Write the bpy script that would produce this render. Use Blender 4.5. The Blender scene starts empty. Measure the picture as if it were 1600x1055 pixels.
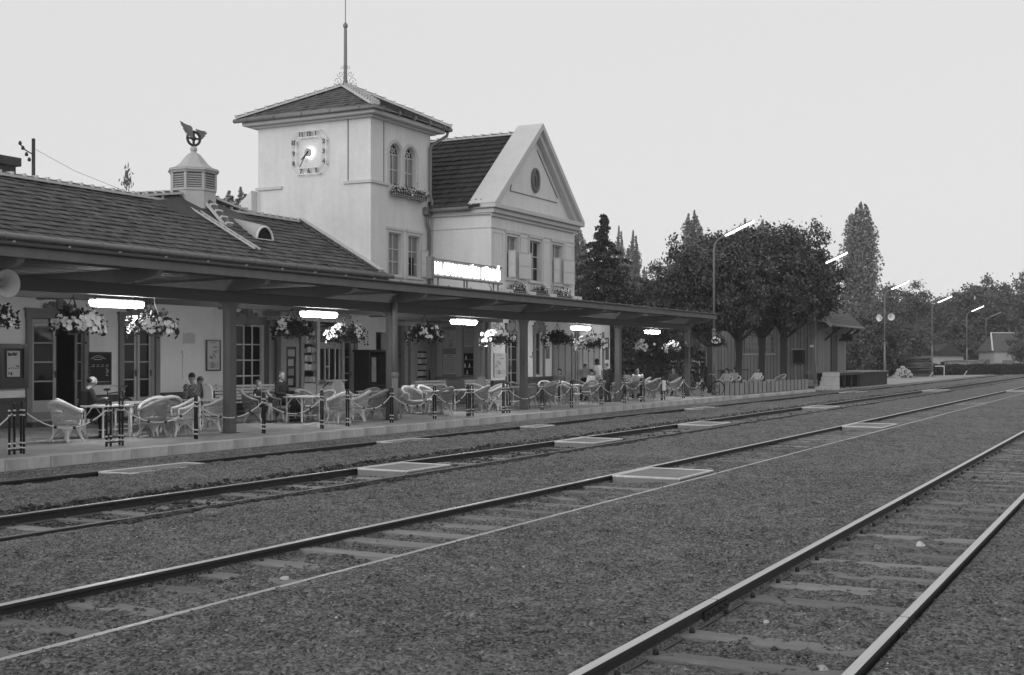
import bpy, bmesh, math, random
import numpy as np
from mathutils import Vector, Matrix
PI = math.pi; R = math.radians
scene = bpy.context.scene
col = scene.collection
rnd = random.Random(7)

# ---------------------------------------------------------------- camera, sky, sun, exposure
cam = bpy.data.cameras.new('camera'); camo = bpy.data.objects.new('camera', cam); col.objects.link(camo)
cam.sensor_width = 36.0; cam.lens = 43.49; cam.shift_y = 0.0203; cam.clip_start = 0.1; cam.clip_end = 4000
camo.location = (0, 0, 1.97); camo.rotation_euler = (R(90), 0, R(27.587 - 90))
scene.camera = camo
world = bpy.data.worlds.new('World'); scene.world = world; world.use_nodes = True
nt = world.node_tree; nt.nodes.clear()
sky = nt.nodes.new('ShaderNodeTexSky'); sky.sky_type = 'NISHITA'; sky.sun_disc = False
sky.sun_elevation = R(14); sky.sun_rotation = R(278); sky.air_density = 1.0; sky.dust_density = 1.0
bw = nt.nodes.new('ShaderNodeRGBToBW'); nt.links.new(sky.outputs[0], bw.inputs[0])
# a thin even cloud sheet over the clear sky, as in an evening with high overcast
mx = nt.nodes.new('ShaderNodeMix'); mx.data_type = 'FLOAT'; mx.inputs[0].default_value = 0.86
nt.links.new(bw.outputs[0], mx.inputs[2]); mx.inputs[3].default_value = 8.35
bg = nt.nodes.new('ShaderNodeBackground'); bg.inputs['Strength'].default_value = 0.1
nt.links.new(mx.outputs[0], bg.inputs['Color'])
wo = nt.nodes.new('ShaderNodeOutputWorld'); nt.links.new(bg.outputs[0], wo.inputs[0])
sun = bpy.data.lights.new('sun', 'SUN'); sun.energy = 1.15; sun.angle = R(42); sun.color = (1, 1, 1)
suno = bpy.data.objects.new('sun', sun); col.objects.link(suno)
suno.rotation_euler = Vector((-0.92, 0.13, 0.26)).to_track_quat('Z', 'Y').to_euler()
vs = scene.view_settings; vs.view_transform = 'Standard'; vs.look = 'None'; vs.exposure = 0.0; vs.gamma = 1.0
vs.use_curve_mapping = False
scene.render.engine = 'CYCLES'
scene.cycles.max_bounces = 5; scene.cycles.diffuse_bounces = 3; scene.cycles.transparent_max_bounces = 6

# ---------------------------------------------------------------- helpers
def link(o): col.objects.link(o); return o
def tag(o, label=None, cat=None, group=None, kind=None):
    if label: o['label'] = label
    if cat: o['category'] = cat
    if group: o['group'] = group
    if kind: o['kind'] = kind
    return o
def empty(name, loc=(0, 0, 0), rz=0.0, parent=None):
    o = bpy.data.objects.new(name, None); o.location = loc; o.rotation_euler = (0, 0, rz)
    o.empty_display_size = 0.2
    if parent: o.parent = parent
    return link(o)
def thing(name, label, cat, loc=(0, 0, 0), rz=0.0, group=None):
    return tag(empty(name, loc, rz), label, cat, group)
def kids(o): return [c for c in ALLCH.get(o.name, [])]
def copy_tree(o, parent=None):
    c = o.copy(); link(c)
    if parent: c.parent = parent
    for ch in list(o.children): copy_tree(ch, c)
    return c

MATS = {}
def mat(name, v, var=0.12, scale=6.0, rough=0.8, bump=0.0, bscale=60.0, metal=0.0, spec=0.3, island=0.0,
        obj=0.0, stain=0.0, stretch=(1, 1, 1), emit=0.0, detail=4.0, bdist=0.02, streak=0.0):
    """neutral grey procedural material; var: noise contrast, island: per piece contrast"""
    m = bpy.data.materials.new(name); m.use_nodes = True; n = m.node_tree.nodes; l = m.node_tree.links
    b = n['Principled BSDF']; b.inputs['Roughness'].default_value = rough; b.inputs['Metallic'].default_value = metal
    b.inputs['Specular IOR Level'].default_value = spec
    if emit > 0:
        b.inputs['Base Color'].default_value = (v, v, v, 1); b.inputs['Emission Color'].default_value = (1, 1, 1, 1)
        b.inputs['Emission Strength'].default_value = emit; MATS[name] = m; return m
    tc = n.new('ShaderNodeTexCoord'); mp = n.new('ShaderNodeMapping'); mp.inputs['Scale'].default_value = stretch
    l.new(tc.outputs['Object'], mp.inputs[0])
    def math_(op, a, c):
        k = n.new('ShaderNodeMath'); k.operation = op
        for i, x in enumerate((a, c)):
            if isinstance(x, (int, float)): k.inputs[i].default_value = x
            else: l.new(x, k.inputs[i])
        return k.outputs[0]
    def noise(sc, det, src=mp.outputs[0]):
        t = n.new('ShaderNodeTexNoise'); t.inputs['Scale'].default_value = sc; t.inputs['Detail'].default_value = det
        t.inputs['Roughness'].default_value = 0.6; l.new(src, t.inputs['Vector']); return t.outputs[0]
    f = math_('ADD', math_('MULTIPLY', math_('SUBTRACT', noise(scale, detail), 0.5), 2.4 * var), 1.0)
    if stain > 0:
        s = noise(scale * 0.13, 3.0); f = math_('ADD', f, math_('MULTIPLY', math_('SUBTRACT', s, 0.5), 2.4 * stain))
    if streak > 0:
        mp2 = n.new('ShaderNodeMapping'); mp2.inputs['Scale'].default_value = (2.2, 2.2, 0.3); l.new(tc.outputs['Object'], mp2.inputs[0])
        s = noise(1.5, 3.0, mp2.outputs[0]); f = math_('ADD', f, math_('MULTIPLY', math_('SUBTRACT', s, 0.5), 2.4 * streak))
    if island > 0:
        g = n.new('ShaderNodeNewGeometry'); f = math_('ADD', f, math_('MULTIPLY', math_('SUBTRACT', g.outputs['Random Per Island'], 0.5), 2 * island))
    if obj > 0:
        g = n.new('ShaderNodeObjectInfo'); f = math_('ADD', f, math_('MULTIPLY', math_('SUBTRACT', g.outputs['Random'], 0.5), 2 * obj))
    f = math_('MAXIMUM', math_('MULTIPLY', f, v), 0.003)
    c = n.new('ShaderNodeCombineColor')
    for i in range(3): l.new(f, c.inputs[i])
    l.new(c.outputs[0], b.inputs['Base Color'])
    if bump > 0:
        bp = n.new('ShaderNodeBump'); bp.inputs['Strength'].default_value = bump; bp.inputs['Distance'].default_value = bdist
        l.new(noise(bscale, 5.0), bp.inputs['Height']); l.new(bp.outputs[0], b.inputs['Normal'])
    MATS[name] = m; return m

class MB:
    def __init__(s): s.v = []; s.f = []; s.m = []; s.sm = []
    def add(s, vs, fs, mi=0, smooth=False):
        o = len(s.v); s.v += [tuple(p) for p in vs]
        for f in fs: s.f.append(tuple(o + i for i in f)); s.m.append(mi); s.sm.append(smooth)
        return s
    def box(s, x0, x1, y0, y1, z0, z1, mi=0):
        return s.add([(x0,y0,z0),(x1,y0,z0),(x1,y1,z0),(x0,y1,z0),(x0,y0,z1),(x1,y0,z1),(x1,y1,z1),(x0,y1,z1)],
              [(0,3,2,1),(4,5,6,7),(0,1,5,4),(1,2,6,5),(2,3,7,6),(3,0,4,7)], mi)
    def obox(s, c, ax, ay, az, mi=0):
        """box from centre and three half-extent vectors"""
        c = Vector(c); ax = Vector(ax); ay = Vector(ay); az = Vector(az)
        vs = [c + i*ax + j*ay + k*az for k in (-1, 1) for (i, j) in ((-1,-1),(1,-1),(1,1),(-1,1))]
        return s.add(vs, [(0,3,2,1),(4,5,6,7),(0,1,5,4),(1,2,6,5),(2,3,7,6),(3,0,4,7)], mi)
    def bar(s, a, b, w, h, mi=0, up=(0, 0, 1)):
        a = Vector(a); b = Vector(b); d = (b - a); L = d.length; d.normalize(); u = Vector(up)
        if abs(d.dot(u)) > 0.95: u = Vector((1, 0, 0))
        x = d.cross(u).normalized(); z = x.cross(d).normalized()
        return s.obox((a + b) / 2, x * w / 2, d * L / 2, z * h / 2, mi)
    def tube(s, pts, r, n=8, mi=0, caps=True, closed=False):
        pts = [Vector(p) for p in pts]; N = len(pts); rr = r if isinstance(r, (list, tuple)) else [r] * N
        rings = []; prev = None; base = len(s.v)
        for i, p in enumerate(pts):
            if closed: d = pts[(i + 1) % N] - pts[i - 1]
            else: d = pts[min(i + 1, N - 1)] - pts[max(i - 1, 0)]
            if d.length < 1e-9: d = Vector((0, 0, 1))
            d.normalize()
            if prev is None:
                u = Vector((0, 0, 1)) if abs(d.z) < 0.9 else Vector((1, 0, 0)); x = d.cross(u).normalized()
            else:
                x = (prev - d * prev.dot(d)); x = x.normalized() if x.length > 1e-6 else d.cross(Vector((0, 0, 1))).normalized()
            prev = x; y = d.cross(x)
            s.v += [tuple(p + (x * math.cos(2*PI*k/n) + y * math.sin(2*PI*k/n)) * rr[i]) for k in range(n)]
        M = N if closed else N - 1
        for i in range(M):
            for k in range(n):
                a = base + i*n + k; b = base + i*n + (k+1) % n; j = ((i + 1) % N)
                s.f.append((a, b, base + j*n + (k+1) % n, base + j*n + k)); s.m.append(mi); s.sm.append(n > 5)
        if caps and not closed:
            s.f.append(tuple(base + k for k in reversed(range(n)))); s.m.append(mi); s.sm.append(False)
            s.f.append(tuple(base + (N-1)*n + k for k in range(n))); s.m.append(mi); s.sm.append(False)
        return s
    def lathe(s, prof, n=16, c=(0, 0, 0), mi=0, smooth=True, rot=0.0):
        base = len(s.v); cx, cy, cz = c
        for (r, z) in prof:
            s.v += [(cx + r*math.cos(rot+2*PI*k/n), cy + r*math.sin(rot+2*PI*k/n), cz + z) for k in range(n)]
        for i in range(len(prof) - 1):
            for k in range(n):
                s.f.append((base+i*n+k, base+i*n+(k+1)%n, base+(i+1)*n+(k+1)%n, base+(i+1)*n+k)); s.m.append(mi); s.sm.append(smooth)
        s.f.append(tuple(base + k for k in reversed(range(n)))); s.m.append(mi); s.sm.append(False)
        s.f.append(tuple(base + (len(prof)-1)*n + k for k in range(n))); s.m.append(mi); s.sm.append(False)
        return s
    def prism(s, poly, a0, a1, plane='XZ', mi=0):
        """polygon extruded along the missing axis"""
        def P(p, a):
            if plane == 'XZ': return (p[0], a, p[1])
            if plane == 'YZ': return (a, p[0], p[1])
            return (p[0], p[1], a)
        n = len(poly); vs = [P(p, a0) for p in poly] + [P(p, a1) for p in poly]
        fs = [tuple(range(n)), tuple(reversed(range(n, 2*n)))] + [(i, i+n, (i+1)%n+n, (i+1)%n) for i in range(n)]
        return s.add(vs, fs, mi)
    def ball(s, c, r, mi=0, n=8, sq=(1, 1, 1)):
        base = len(s.v); cx, cy, cz = c; m = max(4, n // 2 + 1)
        s.v.append((cx, cy, cz - r*sq[2]))
        for i in range(1, m):
            t = -PI/2 + PI*i/m
            s.v += [(cx + r*sq[0]*math.cos(t)*math.cos(2*PI*k/n), cy + r*sq[1]*math.cos(t)*math.sin(2*PI*k/n), cz + r*sq[2]*math.sin(t)) for k in range(n)]
        s.v.append((cx, cy, cz + r*sq[2])); top = len(s.v) - 1
        for k in range(n):
            s.f.append((base, base+1+(k+1)%n, base+1+k)); s.m.append(mi); s.sm.append(True)
            for i in range(m - 2):
                a = base+1+i*n
                s.f.append((a+k, a+(k+1)%n, a+n+(k+1)%n, a+n+k)); s.m.append(mi); s.sm.append(True)
            a = base+1+(m-2)*n
            s.f.append((a+k, a+(k+1)%n, top)); s.m.append(mi); s.sm.append(True)
        return s
    def mesh(s, name, mats, off=None):
        me = bpy.data.meshes.new(name); v = s.v
        if off is not None: v = [(p[0]-off[0], p[1]-off[1], p[2]-off[2]) for p in v]
        me.from_pydata(v, [], s.f)
        if not isinstance(mats, (list, tuple)): mats = [mats]
        for m in mats: me.materials.append(m)
        me.polygons.foreach_set('material_index', s.m); me.polygons.foreach_set('use_smooth', s.sm)
        me.update(); return me
    def build(s, name, mats, parent=None, off=None, world=False, bevel=0.0, fix=False):
        if world and parent is not None: off = wloc(parent)
        me = s.mesh(name, mats, off)
        if fix or bevel > 0:
            bm = bmesh.new(); bm.from_mesh(me)
            bmesh.ops.recalc_face_normals(bm, faces=bm.faces)
            if bevel > 0:
                ed = [e for e in bm.edges if len(e.link_faces) == 2 and e.calc_face_angle(0) > 0.6]
                bmesh.ops.bevel(bm, geom=ed, offset=bevel, segments=1, affect='EDGES', clamp_overlap=True)
            bm.to_mesh(me); bm.free()
        o = bpy.data.objects.new(name, me)
        if parent: o.parent = parent
        return link(o)
def wloc(o):
    p = Vector((0, 0, 0))
    while o is not None: p = p + Vector(o.location); o = o.parent
    return p
def inst(name, me, parent=None, loc=(0, 0, 0), rot=(0, 0, 0), sc=(1, 1, 1)):
    o = bpy.data.objects.new(name, me); o.location = loc; o.rotation_euler = rot; o.scale = sc
    if parent: o.parent = parent
    return link(o)
def npmesh(name, V, F, mats, smooth=False, mi=None):
    """V (n,3), F (m,k) arrays -> mesh"""
    me = bpy.data.meshes.new(name); V = np.asarray(V, dtype=np.float32); F = np.asarray(F, dtype=np.int32)
    me.vertices.add(len(V)); me.vertices.foreach_set('co', V.ravel())
    k = F.shape[1]; me.loops.add(F.size); me.loops.foreach_set('vertex_index', F.ravel())
    me.polygons.add(len(F)); me.polygons.foreach_set('loop_start', np.arange(0, F.size, k, dtype=np.int32))
    if not isinstance(mats, (list, tuple)): mats = [mats]
    for m in mats: me.materials.append(m)
    if mi is not None: me.polygons.foreach_set('material_index', np.asarray(mi, dtype=np.int32))
    if smooth: me.polygons.foreach_set('use_smooth', np.ones(len(F), dtype=bool))
    me.update(calc_edges=True); me.validate(); return me
def text_mesh(name, s, size, depth, m, bold=0.0):
    cu = bpy.data.curves.new(name, 'FONT'); cu.body = s; cu.size = size; cu.extrude = depth; cu.offset = bold
    cu.align_x = 'CENTER'; cu.align_y = 'CENTER'; cu.resolution_u = 3
    o = bpy.data.objects.new(name, cu); link(o)
    dg = bpy.context.evaluated_depsgraph_get(); me = bpy.data.meshes.new_from_object(o.evaluated_get(dg))
    me.name = name; bpy.data.objects.remove(o); me.materials.clear(); me.materials.append(m)
    for p in me.polygons: p.material_index = 0
    return me

# ---------------------------------------------------------------- materials (real-world greys)
M_wall = mat('pale_render', 0.68, var=0.08, scale=9, stain=0.08, bump=0.45, bscale=60, rough=0.95, streak=0.09, spec=0.1)
M_wall2 = mat('render_ground_floor', 0.66, var=0.06, scale=7, stain=0.12, bump=0.3, bscale=60, rough=0.95, streak=0.05, spec=0.1)
M_trim = mat('render_trim', 0.55, var=0.05, scale=9, stain=0.06, bump=0.15, bscale=60, rough=0.9, streak=0.05, spec=0.1)
M_plinth = mat('dark_plinth', 0.075, var=0.25, scale=5, stain=0.2, bump=0.6, bscale=25, rough=0.9)
M_stone = mat('door_surround', 0.18, var=0.12, scale=8, bump=0.3, bscale=40, rough=0.85, stain=0.1)
M_tile = mat('roof_tile', 0.084, var=0.22, scale=14, island=0.38, obj=0.25, stain=0.25, bump=0.4, bscale=50, rough=0.85)
M_tile2 = mat('new_roof_tile', 0.042, var=0.2, scale=14, island=0.3, stain=0.12, bump=0.3, bscale=50, rough=0.75)
M_mortar = mat('ridge_mortar', 0.55, var=0.2, scale=25, bump=0.6, bscale=40, rough=0.95)
M_zinc = mat('zinc_sheet', 0.42, var=0.08, scale=6, stain=0.1, rough=0.6, spec=0.4)
M_gutter = mat('gutter_metal', 0.17, var=0.2, scale=5, rough=0.5, spec=0.5, stain=0.2)
M_iron = mat('dark_iron', 0.03, var=0.2, scale=15, rough=0.5, spec=0.4)
M_pipe = mat('painted_pipe', 0.2, var=0.12, scale=8, rough=0.6)
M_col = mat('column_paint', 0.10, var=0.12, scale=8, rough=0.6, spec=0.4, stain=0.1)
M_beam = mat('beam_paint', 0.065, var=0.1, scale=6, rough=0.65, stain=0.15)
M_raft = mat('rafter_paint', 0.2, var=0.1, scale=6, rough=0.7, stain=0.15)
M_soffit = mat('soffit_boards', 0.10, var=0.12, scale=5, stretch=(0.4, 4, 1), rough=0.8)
M_fascia = mat('fascia_paint', 0.14, var=0.14, scale=5, rough=0.7, stain=0.15, streak=0.15)
M_felt = mat('roofing_felt', 0.05, var=0.2, scale=6, rough=0.95, bump=0.4)
M_white = mat('white_paint', 0.72, var=0.06, scale=12, rough=0.6)
M_frame = mat('window_frame_paint', 0.50, var=0.08, scale=12, rough=0.6)
M_doorp = mat('door_paint', 0.20, var=0.12, scale=10, rough=0.6)
M_doorw = mat('open_door_paint', 0.33, var=0.1, scale=10, rough=0.6)
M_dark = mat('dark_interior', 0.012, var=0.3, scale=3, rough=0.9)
M_glass = mat('window_glass', 0.012, var=0.4, scale=1.2, rough=0.06, spec=0.22)
M_curt = mat('net_curtain', 0.26, var=0.2, scale=8, stretch=(6, 6, 0.3), rough=0.9)
M_black = mat('black_gloss_paint', 0.012, var=0.2, scale=10, rough=0.35, spec=0.5)
M_board = mat('blackboard', 0.014, var=0.3, scale=6, rough=0.7)
M_paper = mat('poster_paper', 0.46, var=0.08, scale=6, rough=0.8)
M_ink = mat('printing_ink', 0.07, var=0.3, scale=20, rough=0.8)
M_chalk = mat('chalk', 0.5, var=0.3, scale=80, rough=0.95)
M_woodd = mat('dark_wood', 0.035, var=0.25, scale=6, stretch=(1, 1, 0.2), rough=0.7)
M_woodm = mat('varnished_wood', 0.12, var=0.2, scale=8, stretch=(2, 2, 0.2), rough=0.6)
M_woodl = mat('bench_slat_paint', 0.46, var=0.12, scale=8, rough=0.6)
M_wick = mat('pale_wicker', 0.58, var=0.2, scale=60, bump=0.5, bscale=160, bdist=0.01, rough=0.7, obj=0.22)
M_wicks = mat('woven_wicker_shell', 0.33, var=0.3, scale=60, bump=0.5, bscale=160, bdist=0.01, rough=0.7, obj=0.22)
M_wickd = mat('brown_wicker', 0.20, var=0.3, scale=60, bump=0.5, bscale=160, bdist=0.01, rough=0.7, obj=0.25)
M_kerb = mat('kerb_concrete', 0.42, var=0.16, scale=8, obj=0.05, stain=0.12, bump=0.5, bscale=35, rough=0.95, streak=0.35)
M_pave = mat('platform_asphalt', 0.27, var=0.14, scale=10, stain=0.28, bump=0.4, bscale=50, rough=0.93)
M_rail = mat('rail_steel_side', 0.03, var=0.25, scale=6, rough=0.75, stain=0.2)
M_railfoot = mat('rail_foot_dusty', 0.10, var=0.25, scale=10, rough=0.85)
M_railtop = mat('rail_head_worn', 0.55, var=0.12, scale=10, stretch=(0.2, 3, 3), rough=0.4, metal=0.85)
M_sleeper = mat('sleeper_timber', 0.21, var=0.6, scale=10, stretch=(9, 0.5, 3), stain=.3, rough=0.95, bump=0.6, bscale=30, obj=0.3)
M_gravd = mat('coarse_ballast_stone', 0.05, var=0.35, scale=30, island=0.6, rough=0.95)
M_gravel = mat('ballast_stone', 0.10, var=0.35, scale=30, island=0.55, rough=0.9)
M_peb = mat('pale_pebble', 0.40, var=0.3, scale=30, island=0.6, rough=0.9)
M_skin = mat('skin', 0.27, var=0.06, scale=20, rough=0.6)
M_lamp = mat('fluorescent_diffuser', 0.9, emit=70.0)
M_tube = mat('street_lamp_tube', 0.9, emit=4.0)
M_neon = mat('neon_tube', 0.9, emit=5.0)
M_neonc = mat('clock_neon', 0.8, var=.02, rough=.4)
M_lit = mat('clock_backlight', 0.9, emit=14.0)
M_bark = mat('bark', 0.06, var=0.35, scale=12, stretch=(3, 3, 0.6), bump=0.8, bscale=20, rough=0.95)
M_leafA = mat('maple_leaves', 0.075, var=0.3, scale=1.2, island=0.75, rough=0.6, spec=0.35)
M_leafB = mat('poplar_leaves', 0.20, var=0.2, scale=0.7, island=0.45, rough=0.6)
M_leafC = mat('conifer_needles', 0.040, var=0.3, scale=1.0, island=0.4, rough=0.7)
M_leafD = mat('far_tree_leaves', 0.105, var=0.3, scale=0.35, island=0.4, rough=0.8)
M_leafE = mat('basket_leaves', 0.035, var=0.3, scale=9, island=0.4, rough=0.6)
M_petal = mat('white_petals', 0.92, var=0.08, scale=20, rough=0.7)
M_hedge = mat('hedge_leaves', 0.045, var=0.3, scale=1.0, island=0.5, rough=0.8)
M_shed = mat('shed_boards', 0.2, var=0.2, scale=5, stretch=(3, 3, 0.25), obj=0.14, rough=0.9, bump=0.3)
M_brick = mat('dark_brickwork', 0.05, var=0.3, scale=12, island=0.3, rough=0.95, bump=0.5)
M_slab = mat('concrete_slab_fence', 0.28, var=0.12, scale=7, stain=0.15, obj=.12, rough=0.95)
M_rope = mat('pale_rope', 0.62, var=0.25, scale=120, rough=0.9)
M_rubber = mat('black_rubber', 0.015, var=0.2, scale=20, rough=0.8)
M_chrome = mat('bicycle_chrome', 0.5, var=0.1, scale=20, rough=0.3, metal=0.8)
def ground_mat(name, v, light=0.35, gsc=45.0):
    m = bpy.data.materials.new(name); m.use_nodes = True; n = m.node_tree.nodes; l = m.node_tree.links
    b = n['Principled BSDF']; b.inputs['Roughness'].default_value = 1.0; b.inputs['Specular IOR Level'].default_value = 0.05
    tc = n.new('ShaderNodeTexCoord')
    def noise(sc, det, rg=0.6):
        t = n.new('ShaderNodeTexNoise'); t.inputs['Scale'].default_value = sc; t.inputs['Detail'].default_value = det
        t.inputs['Roughness'].default_value = rg; l.new(tc.outputs['Object'], t.inputs['Vector']); return t.outputs[0]
    def mth(op, a, c):
        k = n.new('ShaderNodeMath'); k.operation = op
        for i, x in enumerate((a, c)):
            if isinstance(x, (int, float)): k.inputs[i].default_value = x
            else: l.new(x, k.inputs[i])
        return k.outputs[0]
    vo = n.new('ShaderNodeTexVoronoi'); vo.inputs['Scale'].default_value = gsc; l.new(tc.outputs['Object'], vo.inputs['Vector'])
    sep = n.new('ShaderNodeSeparateColor'); l.new(vo.outputs['Color'], sep.inputs[0])
    grain = mth('SUBTRACT', sep.outputs[0], 0.5)
    spk = mth('MULTIPLY', mth('MULTIPLY', mth('MAXIMUM', mth('SUBTRACT', sep.outputs[1], 0.94), 0.0), 16.0), light * 3)
    f = mth('ADD', mth('ADD', mth('MULTIPLY', grain, 1.2), mth('MULTIPLY', mth('SUBTRACT', noise(2.8, 9.0, 0.75), 0.5), 2.0)),
            mth('MULTIPLY', mth('SUBTRACT', noise(0.35, 3.0), 0.5), 0.8))
    f = mth('ADD', mth('ADD', f, 1.0), spk)
    f = mth('MAXIMUM', mth('MULTIPLY', f, v), 0.01)
    c = n.new('ShaderNodeCombineColor')
    for i in range(3): l.new(f, c.inputs[i])
    l.new(c.outputs[0], b.inputs['Base Color'])
    vo2 = n.new('ShaderNodeTexVoronoi'); vo2.inputs['Scale'].default_value = 19; l.new(tc.outputs['Object'], vo2.inputs['Vector'])
    h = mth('ADD', mth('ADD', mth('MULTIPLY', noise(8.0, 8.0, 0.72), 1.3), mth('MULTIPLY', mth('SUBTRACT', 1.0, vo.outputs['Distance']), 0.22)), mth('MULTIPLY', mth('SUBTRACT', 1.0, vo2.outputs['Distance']), 0.35))
    bp = n.new('ShaderNodeBump'); bp.inputs['Strength'].default_value = 1.0; bp.inputs['Distance'].default_value = 0.13
    l.new(h, bp.inputs['Height']); l.new(bp.outputs[0], b.inputs['Normal'])
    return m
M_ground = ground_mat('cinder_gravel', 0.235)
M_yard = mat('pale_yard_ground', 0.33, var=0.15, scale=3, stain=0.2, bump=0.3, rough=0.95)
M_field = mat('far_ground', 0.09, var=0.3, scale=0.3, rough=0.95)
# ================================================================ GROUND
def vnoise(x, y, sc, seed):
    rs = np.random.RandomState(seed); G = rs.rand(256, 256)
    u = x * sc; v = y * sc; i = np.floor(u).astype(int); j = np.floor(v).astype(int); fu = u - i; fv = v - j
    fu = fu*fu*(3-2*fu); fv = fv*fv*(3-2*fv); i &= 255; j &= 255; i1 = (i+1) & 255; j1 = (j+1) & 255
    return (G[i, j]*(1-fu)*(1-fv) + G[i1, j]*fu*(1-fv) + G[i, j1]*(1-fu)*fv + G[i1, j1]*fu*fv) - 0.5
RAILS = {'4': (1.72, 3.23), '3': (6.72, 8.22), '2': (11.29, 12.80), '1': (14.93, 16.44)}
PY = [-12, -3, -0.5, 1.2, 1.66, 1.68, 1.80, 2.1, 3.0, 3.15, 3.17, 3.28, 3.30, 6.68, 6.708, 6.80, 6.95, 7.9, 8.12, 8.14, 8.26, 8.28,
      11.0, 11.2, 11.22, 11.4, 12.72, 12.85, 13.42, 13.52, 14.8, 14.93, 15.1, 15.80, 15.84, 16.38, 16.49, 16.51, 17.9]
PZ = [-.05, -.05, -.05, -.07, -.06, -.15, -.145, -.135, -.135, -.145, -.15, -.05, -.018, .002, -.14, -.125, -.115, -.12, -.145, -.15, -.05, -.012,
      -.012, -.03, -.15, -.15, -.15, -.12, -.10, -.006, .004, .014, .004, -.006, -.13, -.13, -.05, -.004, .0]
def gh(x, y):
    h = np.interp(y, PY, PZ); ins = ((y > 1.85) & (y < 3.1)) | ((y > 6.85) & (y < 8.1)); h = h + ins * (0.05 * vnoise(x, y, 5.1, 8) + 0.03 * vnoise(x, y, 11.0, 9))
    a = 0.030 * vnoise(x, y, 3.1, 1) + 0.032 * vnoise(x, y, 7.3, 2) + 0.040 * vnoise(x, y, 15.7, 3) + 0.045 * vnoise(x, y, 0.45, 4)
    near = np.ones_like(y)
    for a0, b0 in list(RAILS.values())[:3] + [(16.44, 16.44)]:
        near = np.minimum(near, np.clip((np.minimum(abs(y-a0), abs(y-b0)) - 0.05) * 5, 0.1, 1))
    far = np.clip((17.75 - y) * 5, 0.05, 1)
    return h + a * near * far
xs = np.concatenate([np.arange(-4, 5, 0.35), np.arange(5, 16, 0.042), np.arange(16, 24, .08), 24 * np.geomspace(1, 6.5, 300)])
ys = np.unique(np.concatenate([np.arange(-12, 0, 0.4), np.arange(0, 10.5, 0.042), np.arange(10.5, 17.85, 0.07), np.array(PY)]))
Xg, Yg = np.meshgrid(xs, ys, indexing='ij'); Zg = gh(Xg, Yg)
V = np.stack([Xg.ravel(), Yg.ravel(), Zg.ravel()], 1); nx, ny = len(xs), len(ys)
I, J = np.meshgrid(np.arange(nx-1), np.arange(ny-1), indexing='ij'); q = (I*ny + J).ravel()
tag(link(bpy.data.objects.new('ground', npmesh('ground', V, np.stack([q, q+ny, q+ny+1, q+1], 1), M_ground, True))), kind='structure')
b = MB(); b.add([(-29, -59, -.2), (329, -59, -.2), (329, 299, -.2), (-29, 299, -.2)], [(0, 1, 2, 3)])
tag(b.build("far_ground", M_field), kind='structure')
b = MB(); b.add([(155, -59, -.06), (329, -59, -.06), (329, 18, -.02), (155, 18, -.02)], [(0, 1, 2, 3)])
b.add([(155, 18, -.02), (329, 18, -.02), (329, 60, -.02), (155, 60, -.02)], [(0, 1, 2, 3)])
tag(b.build('track_field_beyond', M_ground), kind='structure')

# ---- loose stones
def stone_cloud(n, fx, fy, smin, smax, m, name, seed, zoff=0.0):
    rs = np.random.RandomState(seed)
    x = fx(rs, n); y = fy(rs, n, x); z = gh(x, y) + zoff
    base = np.array([(1,0,0),(-1,0,0),(0,1,0),(0,-1,0),(0,0,1),(0,0,-.6)], float)
    F0 = np.array([(0,2,4),(2,1,4),(1,3,4),(3,0,4),(2,0,5),(1,2,5),(3,1,5),(0,3,5)])
    s = rs.uniform(smin, smax, (n, 1)) * (0.5 + rs.rand(n, 1)**3)
    a = rs.rand(n) * 6.28; ca, sa = np.cos(a), np.sin(a)
    P = base[None] * s[:, None, :] * rs.uniform(.6, 1.2, (n, 6, 3)) * np.array([1, .8, .6])
    Q = np.stack([P[..., 0]*ca[:, None] - P[..., 1]*sa[:, None], P[..., 0]*sa[:, None] + P[..., 1]*ca[:, None], P[..., 2]], -1)
    Q += np.stack([x, y, z], -1)[:, None, :]
    F = (F0[None] + (np.arange(n)*6)[:, None, None]).reshape(-1, 3)
    return tag(link(bpy.data.objects.new(name, npmesh(name, Q.reshape(-1, 3), F, m))), kind='stuff')
geo = lambda a, b_: (lambda rs, n: a * (b_/a) ** rs.rand(n))
st = stone_cloud(70000, geo(5, 40), lambda rs, n, x: rs.uniform(0, 17.4, n), .009, .020, M_gravel, 'loose_gravel', 3, .004)
tag(st, 'loose dark gravel grains strewn over the ground between the tracks', 'gravel')
st = stone_cloud(2200, geo(5, 45), lambda rs, n, x: rs.uniform(0, 17.4, n), .007, .014, M_peb, 'pale_pebble', 4, .006)
tag(st, 'scattered pale pebbles and chips on the dark gravel', 'pebbles')
st = stone_cloud(34000, geo(11, 110), lambda rs, n, x: np.where(rs.rand(n) < .62, rs.uniform(12.88, 13.5, n), rs.uniform(10.98, 11.2, n)*0 + np.where(rs.rand(n) < .5, rs.uniform(11.0, 11.24, n), rs.uniform(11.4, 12.7, n))),
                 .028, .055, M_gravd, 'coarse_ballast', 5, .010)
tag(st, 'coarse dark ballast stones along the second track from the platform', 'ballast')
st = stone_cloud(700, geo(6, 30), lambda rs, n, x: np.where(rs.rand(n) < .5, rs.uniform(1.85, 3.1, n), rs.uniform(6.9, 8.1, n)), .018, .04, M_gravel, 'stray_stone', 6, .012)
tag(st, 'stray stones lying between the rails of the two near tracks', 'stones')

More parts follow.
